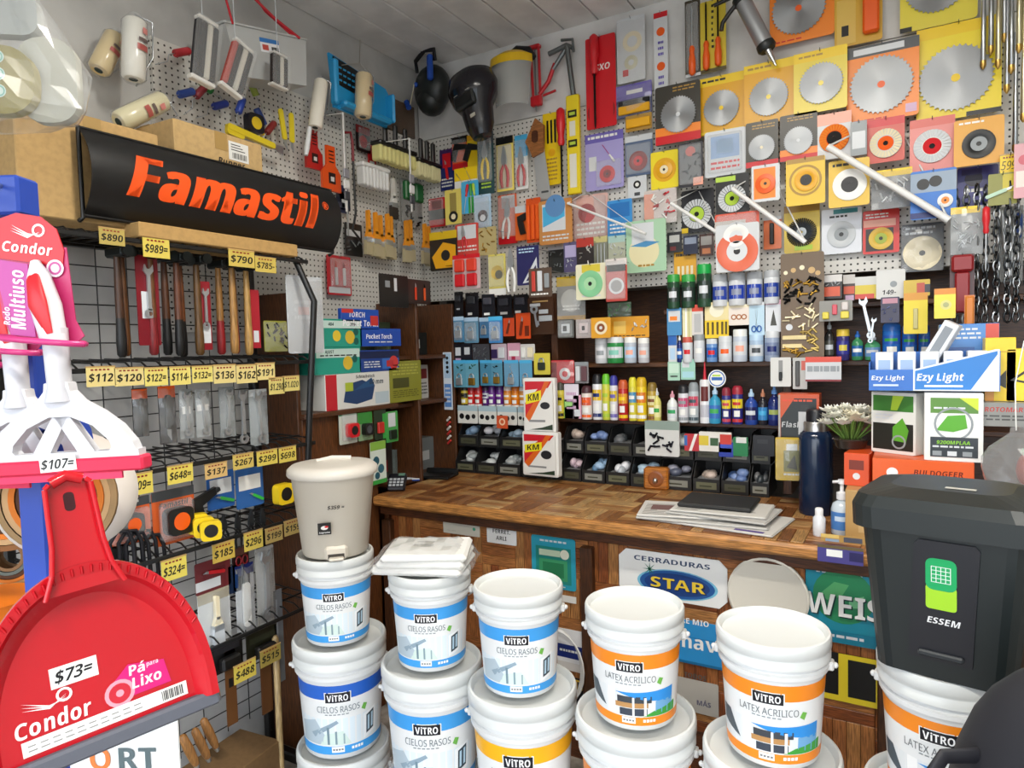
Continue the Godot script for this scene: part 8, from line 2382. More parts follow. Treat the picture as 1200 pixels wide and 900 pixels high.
	["lock_pack", "blue blister card with brass padlock in the lower lock row", "blister pack", "blue lock blisters in the lower row", "B", -1.904, 1.463, -2.993, 0.068, 0.133, "card", "4d8cab;K pd .5 .3 .42 0 z m;r 0 .88 1 1 s;G .2 .5 .8 .85 4 k"],
	["lock_pack", "blue blister card with brass padlock in the lower lock row", "blister pack", "blue lock blisters in the lower row", "B", -1.836, 1.463, -2.993, 0.067, 0.132, "card", "5a98b4;K pd .5 .3 .45 0 z m;r 0 .88 1 1 s;G .2 .5 .8 .85 4 k"],
	["lock_pack", "blue blister card with brass padlock in the lower lock row", "blister pack", "blue lock blisters in the lower row", "B", -1.750, 1.459, -2.993, 0.085, 0.135, "card", "6d9fbf;K pd .5 .3 .45 0 m m;r 0 .88 1 1 s;K wr .5 .65 .3 20 m m"],
	["lock_pack", "blue blister card with brass padlock in the lower lock row", "blister pack", "blue lock blisters in the lower row", "B", -1.666, 1.460, -2.993, 0.073, 0.133, "card", "63a0c4;K pd .5 .3 .45 0 m m;r 0 .88 1 1 s"],
	["key_pack", "yellow card with dark padlock under the orange blisters", "blister pack", "goods hanging on the back pegboard", "B", -1.573, 1.520, -2.993, 0.090, 0.106, "card", "d8c84a;K pd .5 .5 .6 0 4a5048 m"],
	["red_pack", "red bag with white round sticker beside yellow lock card", "bag", "goods hanging on the back pegboard", "B", -1.477, 1.476, -3.025, 0.126, 0.113, "bag", "c8303a;r 0 .1 .25 .9 R;c .6 .4 .24 e;c .6 .4 .12 r"],
	["small_pack", "grey pack of tubes next to the red bag", "blister pack", "goods hanging on the back pegboard", "B", -1.374, 1.476, -3.025, 0.072, 0.103, "card", "8a8688;X .1 .1 .4 .8 e .012;X .5 .1 .9 .8 6a4a50 .012;r 0 .85 1 1 a"],
	["screw_card", "yellow card with five yellow screwdriver bits under green jars", "blister pack", "goods hanging on the back pegboard", "B", -0.728, 1.676, -3.025, 0.102, 0.155, "card", "e9d9a0;r 0 0 1 .5 y;c .5 .78 .3 f0ead0;X .1 .1 .18 .45 5a4a1a .006;X .3 .1 .38 .45 5a4a1a .006;X .5 .1 .58 .45 5a4a1a .006;X .7 .1 .78 .45 5a4a1a .006;X .86 .1 .94 .45 5a4a1a .006"],
	["screw_card", "yellow card with four dark bits hung over green jars", "blister pack", "goods hanging on the back pegboard", "B", -0.889, 1.941, -3.115, 0.102, 0.135, "card", "e3a82a;l .1 .75 .8 .95 1 k;r .15 .05 .26 .5 c;r .35 .05 .46 .5 c;r .55 .05 .66 .5 c;r .75 .05 .86 .5 c"],
	["bit_pack", "blue and white pack of tape beside green jars", "blister pack", "goods hanging on the back pegboard", "B", -0.915, 1.693, -3.025, 0.066, 0.122, "card", "4a8fc4;r .1 .5 .9 .9 e;r .2 .55 .7 .7 O"],
	["bit_pack", "tall pale yellow ruler card", "blister pack", "goods hanging on the back pegboard", "B", -0.857, 1.669, -3.025, 0.042, 0.159, "card", "e4dfb4;r .3 .05 .45 .95 fff;r .6 .05 .8 .95 c9c48a"],
	["bit_pack", "white card with red head and grey strip", "blister pack", "goods hanging on the back pegboard", "B", -0.811, 1.690, -3.025, 0.049, 0.135, "card", "d9d4d0;r 0 .78 1 1 d84a30;r .2 .1 .8 .7 b8b8b8"],
	["bit_pack", "white card with three copper clips", "blister pack", "goods hanging on the back pegboard", "B", -0.634, 1.728, -3.025, 0.085, 0.087, "card", "e8dcd0;o .25 .4 .08 .14 a8642c;o .5 .4 .08 .14 a8642c;o .75 .4 .08 .14 a8642c;r 0 .85 1 1 c"],
	["bit_pack", "pale blue card with blue scissors", "blister pack", "goods hanging on the back pegboard", "B", -0.561, 1.682, -3.025, 0.062, 0.140, "card", "bcd8e8;K sc .5 .45 .7 0 b m;r 0 .9 1 1 e"],
	["bit_pack", "pale card with black cone bit", "blister pack", "goods hanging on the back pegboard", "B", -0.494, 1.694, -3.025, 0.064, 0.135, "card", "d9dce0;p 3a3a30 .5 .7 .7 .2 .3 .2;r 0 .85 1 1 d8a8b8"],
	["small_cards", "mint green and white folded packet under the shelf", "blister pack", "goods hanging on the back pegboard", "B", -0.920, 1.490, -3.025, 0.055, 0.085, "card", "a8d0b8;r .1 .4 .9 .9 c8e4d0;l .2 .1 .8 .3 1 k"],
	["small_cards", "mint and blue packet taped beside it", "blister pack", "goods hanging on the back pegboard", "B", -0.856, 1.494, -3.025, 0.065, 0.091, "card", "9ccdb8;r .1 .1 .9 .4 a8d4dc;r .1 .6 .6 .9 e"],
	["round_sticker", "round white sticker with blue print hanging at the shelf", "sticker", "goods hanging on the back pegboard", "B", -0.729, 1.460, -3.025, 0.077, 0.078, "disc", "w;b"],
	["key_board", "brown pegged board crowded with brass hooks and fittings", "display board", "goods hanging on the back pegboard", "B", -0.379, 1.583, -2.993, 0.163, 0.426, "card", "6a5438;c .12 .82 .05 c;c .3 .84 .06 C;c .5 .86 .06 c;c .72 .83 .08 C;c .86 .8 .06 C;G .1 .5 .9 .76 26 k;G .1 .3 .9 .5 18 c;X .04 .18 .6 .22 e8d49a .008;X .04 .1 .5 .14 e8d49a .008;c .2 .3 .08 e;G .5 .02 .95 .3 14 c9b06a;G .1 .02 .5 .1 8 z;G .1 .6 .9 .74 14 z"],
	["tag_card", "white card with grey pin hanging from shelf end", "blister pack", "goods hanging on the back pegboard", "B", -0.457, 1.470, -2.961, 0.079, 0.119, "card", "d4d4cf;r .4 .3 .6 .9 8a8a88;X .42 .2 .58 .5 k .01"],
	["tag_card", "clear narrow pack beside white card", "blister pack", "goods hanging on the back pegboard", "B", -0.384, 1.460, -2.961, 0.054, 0.127, "card", "b8b8b4;X .2 .1 .5 .9 4a4a48 .01;r .6 .6 .9 .9 c85a4a"],
	["silver_tray", "silver slatted tray pack with red border", "blister pack", "goods hanging on the back pegboard", "B", -0.295, 1.493, -2.929, 0.129, 0.097, "card", "cdd0d2;r 0 .78 1 1 d8452e;r 0 0 1 .08 R;l .05 .2 .95 .7 1 a"],
	["header_pack", "small bottles card with orange print, first of the row", "blister pack", "goods hanging on the back pegboard", "B", -0.275, 1.821, -3.051, 0.075, 0.096, "card", "2a2220;r 0 .7 1 1 d8d4d0;r .05 .1 .9 .5 d8562c;G .1 .5 .9 .7 6 e"],
	["header_pack", "white topped card with yellow and red print", "blister pack", "goods hanging on the back pegboard", "B", -0.217, 1.814, -3.115, 0.044, 0.104, "card", "3a2a24;r 0 .65 1 1 cfcac4;r .05 .25 .95 .55 d8562c;r .2 0 .9 .2 P"],
	["header_pack", "white topped yellow card beside price slip", "blister pack", "goods hanging on the back pegboard", "B", -0.152, 1.817, -3.115, 0.086, 0.089, "card", "e0c83c;r 0 .62 1 1 d8d8d4;r 0 0 .8 .22 d84a3a"],
	["header_pack", "white slip with handwritten price under polishing pad", "blister pack", "goods hanging on the back pegboard", "B", -0.068, 1.811, -3.083, 0.100, 0.113, "card", "dcdcd8;t .45 .22 .16 k 149-;c .6 .5 .12 a"],
	["header_pack", "yellow topped card with red figures", "blister pack", "goods hanging on the back pegboard", "B", 0.020, 1.814, -3.051, 0.087, 0.062, "card", "d8b83c;r .5 .2 .8 .8 c8503c;r .8 .2 1 .7 3a3a40"],
	["fitting_pack", "small pack with yellow and pink caps in film", "blister pack", "goods hanging on the back pegboard", "B", -0.253, 1.729, -2.961, 0.118, 0.080, "card", "8a8880;X .1 .1 .3 .45 e0d04a .012;X .65 .1 .9 .45 e4d44e .012;X .4 .3 .55 .8 d85a6a .012;X .68 .5 .88 .9 d8d0cc .012"],
	["hand_wrench", "bright chrome spanner hanging over blue cans", "spanner", "goods hanging on the back pegboard", "B", -0.146, 1.653, -2.993, 0.047, 0.165, "tool", "wr;12;m;m"],
	["hand_wrench", "small chrome spanner hanging beside the bright one", "spanner", "goods hanging on the back pegboard", "B", -0.127, 1.639, -2.961, 0.029, 0.098, "tool", "wr;-8;m;m"],
	["dark_pack", "dark pack with pink print over the blue cans", "blister pack", "goods hanging on the back pegboard", "B", -0.067, 1.715, -2.961, 0.062, 0.096, "card", "33304a;r .1 .75 .9 .95 c08898;G .1 .1 .9 .7 10 6a7098"],
	["yellow_card", "tall bright yellow card with grey bar", "blister pack", "goods hanging on the back pegboard", "B", 0.016, 1.670, -2.929, 0.076, 0.150, "card", "ead32a;r 0 .82 1 1 d8962a;X .4 .12 .6 .62 c8c080 .008"],
	["yellow_card", "square yellow card with curled picture", "blister pack", "goods hanging on the back pegboard", "B", 0.101, 1.719, -2.769, 0.062, 0.102, "card", "ecd640;r 0 .8 1 1 d8882a;c .55 .45 .26 d8d07a;c .55 .45 .14 a8a870"],
	["orange_torch", "orange plastic tube hanging beside the red torch", "torch", "goods hanging on the back pegboard", "B", 0.171, 1.688, -2.769, 0.029, 0.106, "card", "c8742c;X .1 .05 .9 .95 d07a28 .014"],
	["small_dark_pack", "small black pack with white label above the yellow bit card", "blister pack", "goods hanging on the back pegboard", "B", -0.927, 2.069, -3.083, 0.067, 0.092, "card", "232327;r .15 .5 .85 .85 b8b8b4;r .2 .1 .6 .3 6a2a2a"],
	["small_dark_pack", "small navy pack beside the black one above green lids", "blister pack", "goods hanging on the back pegboard", "B", -0.854, 2.055, -3.083, 0.065, 0.083, "card", "20263c;r .1 .55 .9 .9 8a94a8"],
	["small_dark_pack", "small brown pack next to navy one above green lids", "blister pack", "goods hanging on the back pegboard", "B", -0.792, 2.045, -3.115, 0.061, 0.098, "card", "4a2c22;r .1 .5 .9 .9 a8a4a0;r .2 .1 .8 .35 c87a4a"],
	["green_handle_pack", "yellow green card with pale tool handle below price label", "blister pack", "goods hanging on the back pegboard", "B", 0.272, 2.106, -2.923, 0.082, 0.108, "card", "8a8a3a;r .5 .4 1 .95 c8b82a;K kn .4 .4 .8 -70 b8d8c0 m"],
	["tool_pack", "clear pack of long silver tools beside the red screwdriver", "bag", "goods hanging on the back pegboard", "B", 0.314, 1.853, -3.115, 0.079, 0.274, "bag", "6a6c68;K bt .3 .5 .9 4 m m;K bt .6 .5 .85 -3 m m;K sd .82 .5 .8 180 2a4a8a m"],
	["pink_card", "pink striped card at the wall's far end", "blister pack", "goods hanging on the back pegboard", "B", 0.328, 2.117, -2.891, 0.056, 0.181, "card", "d8a0a8;r .1 .2 .9 .5 e4d8d0;c .5 .7 .3 c85a6a"],
	["jar", "squat clear jar with white lid and grey print", "jar", "clear jars on the upper shelf", "S", -1.271, 1.572, -3.030, 0.061, 0.120, "jar", "c9ccd0;e;d8d8dc;a"],
	["jar", "clear jar with green pellets and white lid", "jar", "bottles and jars on the upper shelf", "S", -1.200, 1.572, -3.030, 0.081, 0.122, "jar", "2f8a48;e;e;q"],
	["jar", "squat clear jar with white lid and grey print", "jar", "clear jars on the upper shelf", "S", -1.126, 1.572, -3.030, 0.058, 0.120, "jar", "b4bcc8;w;h;i"],
	["jar", "squat clear jar with white lid and grey print", "jar", "clear jars on the upper shelf", "S", -1.062, 1.572, -3.030, 0.053, 0.114, "jar", "c4c4c8;w;e;i"],
	["bottle", "white and blue paper pack standing at shelf end", "pack", "bottles and jars on the upper shelf", "S", -0.927, 1.572, -3.030, 0.039, 0.129, "box", "e;.02;r 0 .6 1 1 b;r .2 .1 .8 .5 h"],
	["bottle", "slim dark blue bottle with white cap beside paper pack", "bottle", "bottles and jars on the upper shelf", "S", -0.894, 1.572, -3.030, 0.027, 0.124, "bottle", "B;w;b;w"],
	["jar", "white jar with red lid on the upper shelf", "jar", "bottles and jars on the upper shelf", "S", -0.858, 1.572, -3.030, 0.046, 0.112, "jar", "e;c85a4a;e;r"],
	["jar", "white cylinder jar with silver lid", "jar", "bottles and jars on the upper shelf", "S", -0.806, 1.572, -3.030, 0.049, 0.122, "jar", "e;a;e;w"],
	["jar", "short blue jar with red print and clear lid", "jar", "bottles and jars on the upper shelf", "S", -0.751, 1.572, -3.030, 0.048, 0.101, "jar", "6c94c8;e;b;r"],
	["jar", "clear jar with orange label", "jar", "orange label jars", "S", -0.694, 1.572, -3.030, 0.058, 0.111, "jar", "d0d4d8;e;e;o"],
	["jar", "tall clear jar with red foot label", "jar", "bottles and jars on the upper shelf", "S", -0.631, 1.572, -3.030, 0.060, 0.138, "jar", "c4ccd8;w;e;i"],
	["jar", "blue white jar with bolts inside", "jar", "bottles and jars on the upper shelf", "S", -0.564, 1.572, -3.030, 0.059, 0.114, "jar", "a8c0d8;h;e;A"],
	["jar", "grey blue jar of dark plugs", "jar", "bottles and jars on the upper shelf", "S", -0.501, 1.572, -3.030, 0.061, 0.126, "jar", "9aa8c0;e;7a88a8;B"],
	["can", "green and blue bottle with white cap near the chrome spanner", "bottle", "bottles and jars on the upper shelf", "S", -0.181, 1.572, -3.030, 0.042, 0.115, "bottle", "3f8a5c;b;2a62a8;w"],
	["can", "green bottle in clear film beside it", "bottle", "bottles and jars on the upper shelf", "S", -0.128, 1.572, -3.030, 0.056, 0.100, "bottle", "4a9a6a;e;6a90c0;e"],
	["can", "tall blue spray can with green foot", "spray can", "blue green spray cans at the right", "S", -0.063, 1.572, -3.030, 0.064, 0.144, "can", "2a6cc0;b;2a58b8;g"],
	["can", "tall blue spray can with green foot", "spray can", "blue green spray cans at the right", "S", -0.003, 1.572, -3.030, 0.051, 0.135, "can", "2a6cc0;b;2a58b8;g"],
	["can", "tall blue spray can with green foot", "spray can", "blue green spray cans at the right", "S", 0.045, 1.572, -3.030, 0.039, 0.133, "can", "2868b8;B;2a58b8;g"],
	["can", "dark bottle with silver neck at right end", "bottle", "bottles and jars on the upper shelf", "S", -0.282, 1.572, -3.030, 0.038, 0.160, "bottle", "2a2a28;a;4a4a44;m"],
	["can", "violet and yellow tin beside dark bottle", "tin", "bottles and jars on the upper shelf", "S", -0.233, 1.572, -3.030, 0.049, 0.124, "jar", "3a3470;e0c040;3a3a90;d8c850"],
	["spray_can", "small yellow spray can with dark cap at shelf start", "spray can", "bottles and cans on the lower shelf", "S", -1.494, 1.302, -3.030, 0.038, 0.178, "can", "d8c848;4a4a40;c8b838;k"],
	["pink_box", "pink paper box leaning on green box", "box", "bottles and cans on the lower shelf", "S", -1.405, 1.302, -3.030, 0.041, 0.115, "box", "e4a8c0;.03;r .1 .1 .9 .4 e"],
	["green_box", "light green paper box with a white slip", "box", "bottles and cans on the lower shelf", "S", -1.451, 1.302, -3.030, 0.051, 0.094, "box", "7ac85a;.03;r .1 .6 .9 .9 a8e08a"],
	["white_slip", "white slip with pink print taped over boxes", "slip", "bottles and cans on the lower shelf", "S", -1.435, 1.302, -3.030, 0.078, 0.170, "box", "e8e0ec;.004;l .15 .2 .85 .8 3 P"],
	["spray_can", "white spray can with red and orange print", "spray can", "bottles and cans on the lower shelf", "S", -1.352, 1.302, -3.030, 0.054, 0.162, "can", "e4dcd4;4a2a30;d85a3a;o"],
	["spray_can", "white can with blue stripe and yellow collar", "spray can", "bottles and cans on the lower shelf", "S", -1.296, 1.302, -3.030, 0.049, 0.219, "can", "e4e4e8;1a1a1e;e0b82a;B"],
	["spray_can", "lime green spray can with bright green cap", "spray can", "bottles and cans on the lower shelf", "S", -1.252, 1.302, -3.030, 0.039, 0.219, "can", "c8d048;6ac030;d8c840;a8c840"],
	["spray_can", "white can with violet cap and yellow collar", "spray can", "bottles and cans on the lower shelf", "S", -1.213, 1.302, -3.030, 0.039, 0.211, "can", "dcdce4;3a3a98;d8c030;u"],
	["spray_can", "red spray can with orange collar", "spray can", "bottles and cans on the lower shelf", "S", -1.166, 1.302, -3.030, 0.047, 0.191, "can", "b82a2a;c85a30;e0a030;y"],
	["spray_can", "yellow green can with blue label", "spray can", "bottles and cans on the lower shelf", "S", -1.119, 1.302, -3.030, 0.038, 0.203, "can", "d8cf4a;e0d83a;4a90c0;w"],
	["spray_can", "bright yellow spray can with orange label", "spray can", "bottles and cans on the lower shelf", "S", -1.076, 1.302, -3.030, 0.050, 0.203, "can", "e8c828;d8b020;d87a28;w"],
	["spray_can", "gold can with white print", "spray can", "bottles and cans on the lower shelf", "S", -1.025, 1.302, -3.030, 0.045, 0.179, "can", "b89a3a;8a7030;e0d8a0;n"],
	["glue_tube", "yellow and white glue tube standing", "tube", "bottles and cans on the lower shelf", "S", -1.003, 1.302, -3.030, 0.040, 0.152, "bottle", "d8d070;e;e8e0a0;g"],
	["white_bottle", "white bottle with green base and pink cap", "bottle", "bottles and cans on the lower shelf", "S", -0.931, 1.302, -3.030, 0.047, 0.141, "bottle", "e4e8e4;d898a8;e;3aa060"],
	["white_bottle", "white bottle with pink collar and black cap", "bottle", "bottles and cans on the lower shelf", "S", -0.880, 1.302, -3.030, 0.047, 0.168, "can", "d8d8dc;2a2a2e;c8507a;a"],
	["white_bottle", "grey clear bottle with red band", "bottle", "bottles and cans on the lower shelf", "S", -0.834, 1.302, -3.030, 0.046, 0.180, "can", "b8c0c4;a;d05068;4a5a64"],
	["sealant_cartridge", "white sealant cartridge with long red nozzle", "cartridge", "bottles and cans on the lower shelf", "S", -0.784, 1.302, -3.030, 0.045, 0.271, "tubec", "e4e4e6;c82a3a;c0c0c8;6a3030"],
	["sealant_bottle", "blue and green bottle with long tip", "bottle", "bottles and cans on the lower shelf", "S", -0.740, 1.302, -3.030, 0.052, 0.162, "bottle", "3a9ac0;h;3f70c0;4ab060"],
	["yellow_bottle", "red capped dark bottle with yellow label in front of tins", "bottle", "yellow label bottles", "S", -0.691, 1.302, -3.030, 0.040, 0.158, "can", "3a3a80;8a2a3a;e8d030;c84a5a"],
	["yellow_bottle", "red capped dark bottle with yellow label in front of tins", "bottle", "yellow label bottles", "S", -0.644, 1.302, -3.030, 0.047, 0.166, "can", "34347c;a02a3a;ead22c;c83a3a"],
	["blue_bottle", "royal blue bottle with white trigger cap", "bottle", "bottles and cans on the lower shelf", "S", -0.587, 1.302, -3.030, 0.053, 0.152, "bottle", "2b4a9c;h;2a2a5a;e"],
	["blue_bottle", "black bottle with red cap and blue label", "bottle", "bottles and cans on the lower shelf", "S", -0.540, 1.302, -3.030, 0.041, 0.152, "bottle", "2a2a30;b87a5a;3f8ac8;s"],
	["blue_bottle", "navy bottle with sky blue cap", "bottle", "bottles and cans on the lower shelf", "S", -0.494, 1.302, -3.030, 0.051, 0.167, "bottle", "26306c;5a8ac8;2a3a80;a8b868"],
	["green_jar", "dark green plastic jar with bright green lid", "jar", "green jars over the upper shelf", "S", -0.918, 1.812, -3.030, 0.058, 0.152, "jar", "2a4a34;g;2c3a34;e"],
	["green_jar", "dark green plastic jar with bright green lid", "jar", "green jars over the upper shelf", "S", -0.851, 1.812, -3.030, 0.061, 0.147, "jar", "2a4a34;g;2c3a34;e"],
	["green_jar", "dark green plastic jar with bright green lid", "jar", "green jars over the upper shelf", "S", -0.781, 1.812, -3.030, 0.063, 0.186, "jar", "2a4a34;18a84a;2c3a34;e"],
	["blue_can", "blue paint can with silver ribbed lid", "can", "blue cans over the upper shelf", "S", -0.713, 1.812, -3.030, 0.065, 0.137, "jar", "e;b4b8bc;2c46a4;8a90a8"],
	["blue_can", "blue paint can with silver ribbed lid", "can", "blue cans over the upper shelf", "S", -0.642, 1.812, -3.030, 0.071, 0.138, "jar", "e;b4b8bc;2440a8;8a90a8"],
	["blue_can", "blue paint can with silver ribbed lid", "can", "blue cans over the upper shelf", "S", -0.570, 1.812, -3.030, 0.066, 0.137, "jar", "e;b4b8bc;2440a8;8a90a8"],
	["blue_can", "blue paint can with silver ribbed lid", "can", "blue cans over the upper shelf", "S", -0.501, 1.812, -3.030, 0.064, 0.138, "jar", "e;b4b8bc;26429c;8a90a8"],
	["small_can", "small yellow and black spray can below lock packs", "spray can", "small cans below the lock packs", "S", -2.078, 1.345, -3.050, 0.045, 0.113, "can", "d8c040;k;2a2a2a;k"],
	["small_can", "small red spray can below lock packs", "spray can", "small red spray cans", "S", -2.034, 1.345, -3.050, 0.044, 0.113, "can", "c82a2a;a81a20;d83a30;w"],
	["small_can", "small red spray can below lock packs", "spray can", "small red spray cans", "S", -1.990, 1.345, -3.050, 0.043, 0.114, "can", "c82a2a;a81a20;d83a30;w"],
	["small_can", "small violet spray can with white print below lock packs", "spray can", "small violet spray cans", "S", -1.944, 1.345, -3.050, 0.038, 0.114, "can", "5a2a78;2a1a3a;e;v"],
	["small_can", "small violet spray can with white print below lock packs", "spray can", "small violet spray cans", "S", -1.904, 1.345, -3.050, 0.042, 0.119, "can", "6a2a88;4a1a6a;7a3a98;w"],
	["small_can", "small violet spray can with white print below lock packs", "spray can", "small violet spray cans", "S", -1.857, 1.345, -3.050, 0.042, 0.119, "can", "5f2a80;3a1a5a;7a3a98;w"],
	["small_can", "small orange spray can below the lock packs", "spray can", "small orange spray cans", "S", -1.808, 1.345, -3.050, 0.046, 0.115, "can", "e0862a;d8d0c8;e8a048;w"],
	["small_can", "small orange spray can below the lock packs", "spray can", "small orange spray cans", "S", -1.761, 1.345, -3.050, 0.046, 0.115, "can", "e07a1c;c86a18;e8902c;w"],
	["small_can", "small orange spray can below the lock packs", "spray can", "small orange spray cans", "S", -1.718, 1.345, -3.050, 0.040, 0.115, "can", "d88a3a;d8d8d8;e8a048;w"],
	["wrench_bag", "narrow bag with black socket tool and orange header", "bag", "packed tools on the black rack", "L", -2.020, 1.417, -1.214, 0.048, 0.148, "bag", "2a2a2a;r 0 .78 1 .98 o;K sd .5 .4 .8 180 k A"],
	["wrench_bag", "bag with orange head chisel beside white squared tag", "bag", "packed tools on the black rack", "L", -2.020, 1.384, -1.301, 0.057, 0.182, "bag", "26262a;r 0 .8 1 1 o;K kn .5 .45 .8 180 k m"],
	["wrench_bag", "clear bag with combination spanner, first of the bagged spanners", "bag", "bagged spanners on the rack", "L", -2.020, 1.392, -1.366, 0.048, 0.160, "bag", "9aa0a2;K wr .5 .5 .9 0 m m;r .2 .5 .8 .65 w"],
	["wrench_bag", "clear bag with combination spanner hanging under the rack tags", "bag", "bagged spanners on the rack", "L", -2.020, 1.390, -1.426, 0.053, 0.158, "bag", "a8aeb0;K wr .5 .5 .9 5 m m;r .1 .55 .9 .68 w"],
	["wrench_bag", "clear bag with combination spanner hanging under the rack tags", "bag", "bagged spanners on the rack", "L", -2.020, 1.378, -1.519, 0.061, 0.172, "bag", "8a9092;K wr .5 .5 .92 -4 m m"],
	["chrome_wrench", "bare chrome ring spanner hanging between bagged spanners", "spanner", "packed tools on the black rack", "L", -2.020, 1.347, -1.576, 0.042, 0.188, "tool", "wr;0;m;m"],
	["wrench_bag", "clear bag with combination spanner hanging under the rack tags", "bag", "bagged spanners on the rack", "L", -2.020, 1.331, -1.647, 0.078, 0.202, "bag", "9aa2a6;K wr .5 .5 .92 4 m m;r 0 .88 1 1 e"],
	["tape_measure_pack", "orange pack with black tape measure behind the hanging clips", "blister pack", "packed tools on the black rack", "L", -2.020, 1.100, -1.143, 0.166, 0.137, "card", "e2642a;r 0 .8 1 1 A;l .2 .84 .8 .96 1 w;K tm .6 .45 .55 0 k o;H .2 .08 .95 .78 .03"],
	["tape_measure_pack", "orange pack with black and orange tape measure facing out", "blister pack", "packed tools on the black rack", "L", -2.020, 1.067, -1.305, 0.144, 0.173, "card", "d9622c;r 0 .82 1 1 A;t .5 .72 .1 k Famastil;K tm .5 .42 .58 0 k o;H .1 .08 .9 .8 .03"],
	["blue_pack", "blue pack with green tool handle, first of the pair", "blister pack", "packed tools on the black rack", "L", -2.020, 1.139, -1.478, 0.105, 0.127, "card", "2a5aa0;r .1 .4 .9 .8 e;K kn .6 .25 .6 70 g m"],
	["blue_pack", "blue pack with white panel and green tool tip", "blister pack", "packed tools on the black rack", "L", -2.020, 1.119, -1.595, 0.115, 0.139, "card", "3064a8;r .1 .45 .9 .82 w;K kn .7 .25 .5 60 3ac04a m"],
	["tape_measure", "yellow round tape measure hung at the rack end", "tape measure", "packed tools on the black rack", "L", -2.020, 1.097, -1.725, 0.118, 0.089, "tool", "tm;0;y;k"],
	["red_pack", "red and grey saw pack under the tool row", "blister pack", "packed tools on the black rack", "L", -2.020, 0.870, -1.433, 0.134, 0.106, "card", "6a2a2c;r 0 .1 .7 .4 e;K kn .5 .6 .8 80 r m"],
	["spatula_bag", "clear bag with broad spatula low on the rack", "bag", "packed tools on the black rack", "L", -2.020, 0.673, -1.431, 0.122, 0.201, "bag", "d0d4d6;r 0 .8 1 1 b0a890;K br .5 .5 .8 0 c m"],
	["spatula_bag", "clear bag with white handled float low on the rack", "bag", "packed tools on the black rack", "L", -2.020, 0.690, -1.555, 0.077, 0.234, "bag", "c0c4c8;K kn .5 .5 .9 0 w m;r 0 .84 1 1 B"],
	["spatula_bag", "thin bag with steel ruler low on the rack", "bag", "packed tools on the black rack", "L", -2.020, 0.682, -1.644, 0.082, 0.279, "bag", "a8a8a4;K wr .5 .5 .9 0 m m"],
	["red_blister", "red blister with silver tool behind the hammers", "blister pack", "packed tools on the black rack", "L", -2.020, 1.677, -1.452, 0.044, 0.226, "card", "8a2028;K wr .5 .6 .6 0 m m;r .1 .1 .9 .35 e"],
	["red_blister", "red and white blister behind hammer handles", "blister pack", "packed tools on the black rack", "L", -2.020, 1.694, -1.258, 0.071, 0.274, "card", "7a1c24;r .2 .3 .8 .6 e;K wr .5 .6 .6 0 m m"],
	["red_blister", "tall red blister at the end of the hammers", "blister pack", "packed tools on the black rack", "L", -2.020, 1.680, -1.653, 0.037, 0.207, "card", "a82430;r .2 .1 .8 .3 e"],
	["yellow_net_pack", "yellow green netted pack at the rack end", "bag", "packed tools on the black rack", "L", -2.020, 1.666, -1.740, 0.106, 0.113, "bag", "8a8a30;G .1 .1 .9 .9 16 k"],
	["clear_bag", "long clear plastic bag hanging from a hook at rack end", "bag", "packed tools on the black rack", "L", -2.020, 1.657, -1.888, 0.181, 0.296, "bag", "c8ccd0;l .2 .4 .8 .7 3 e;r .3 .5 .6 .6 d8c0c0"],
	["black_pliers", "black handled pliers hanging under the blue packs, open jaws", "pliers", "black tools on the rack", "L", -2.020, 1.003, -1.479, 0.040, 0.116, "tool", "pl;4;k;A"],
	["black_pliers", "black handled pliers hanging under the blue packs", "pliers", "black tools on the rack", "L", -2.020, 0.989, -1.530, 0.048, 0.124, "tool", "pl;0;k;A"],
	["black_pliers", "black handled pliers hanging under the blue packs", "pliers", "black tools on the rack", "L", -2.020, 0.981, -1.584, 0.046, 0.133, "tool", "pl;-4;k;A"],
	["black_pliers", "black handled pliers hanging under the blue packs", "pliers", "black tools on the rack", "L", -2.020, 0.979, -1.637, 0.044, 0.129, "tool", "pl;3;k;A"],
	["black_glue_gun", "black glue gun hanging beside the yellow tape measures", "glue gun", "packed tools on the black rack", "L", -2.020, 1.108, -1.410, 0.075, 0.107, "tool", "gun;20;k;A"],
	["clamp", "dark brown clamp pack with chrome tips under red pack", "clamp", "packed tools on the black rack", "L", -2.020, 0.840, -1.543, 0.069, 0.149, "card", "2a1a16;K sc .5 .4 .8 180 R m;r 0 .8 1 1 5a3a30"],
	["clamp", "blue capped dark tool hanging near the ruler bag", "tool", "packed tools on the black rack", "L", -2.020, 0.836, -1.519, 0.058, 0.095, "card", "15233f;K kn .5 .5 .7 0 1c3a6a m"],
	["dark_pouch", "black tool pouch in the low wire tray", "pouch", "packed tools on the black rack", "L", -2.020, 0.578, -1.470, 0.126, 0.111, "card", "161617;r .1 .6 .9 .8 2a2a2c;X .2 .1 .8 .5 k .03"],
	["dark_pouch", "dark olive tool pouch beside the black one", "pouch", "packed tools on the black rack", "L", -2.020, 0.564, -1.619, 0.140, 0.105, "card", "23241c;r .1 .6 .9 .8 34352a;X .2 .1 .8 .5 1c1c16 .03"],
	["wood_float", "long brown wooden float with slot hanging low", "float", "packed tools on the black rack", "L", -2.020, 0.382, -1.480, 0.043, 0.265, "card", "6a4426;r .3 .5 .7 .62 k;r .2 .8 .8 .9 3a2414"],
	["wood_float", "long brown wooden float hanging beside slotted one", "float", "packed tools on the black rack", "L", -2.020, 0.352, -1.627, 0.048, 0.261, "card", "5c3a20;r .2 .8 .8 .9 3a2414"],
	["dark_file_pack", "black pack of files behind hanging wire clips", "blister pack", "packed tools on the black rack", "L", -2.020, 0.956, -1.108, 0.083, 0.150, "card", "19191a;G .1 .1 .9 .9 8 A"],
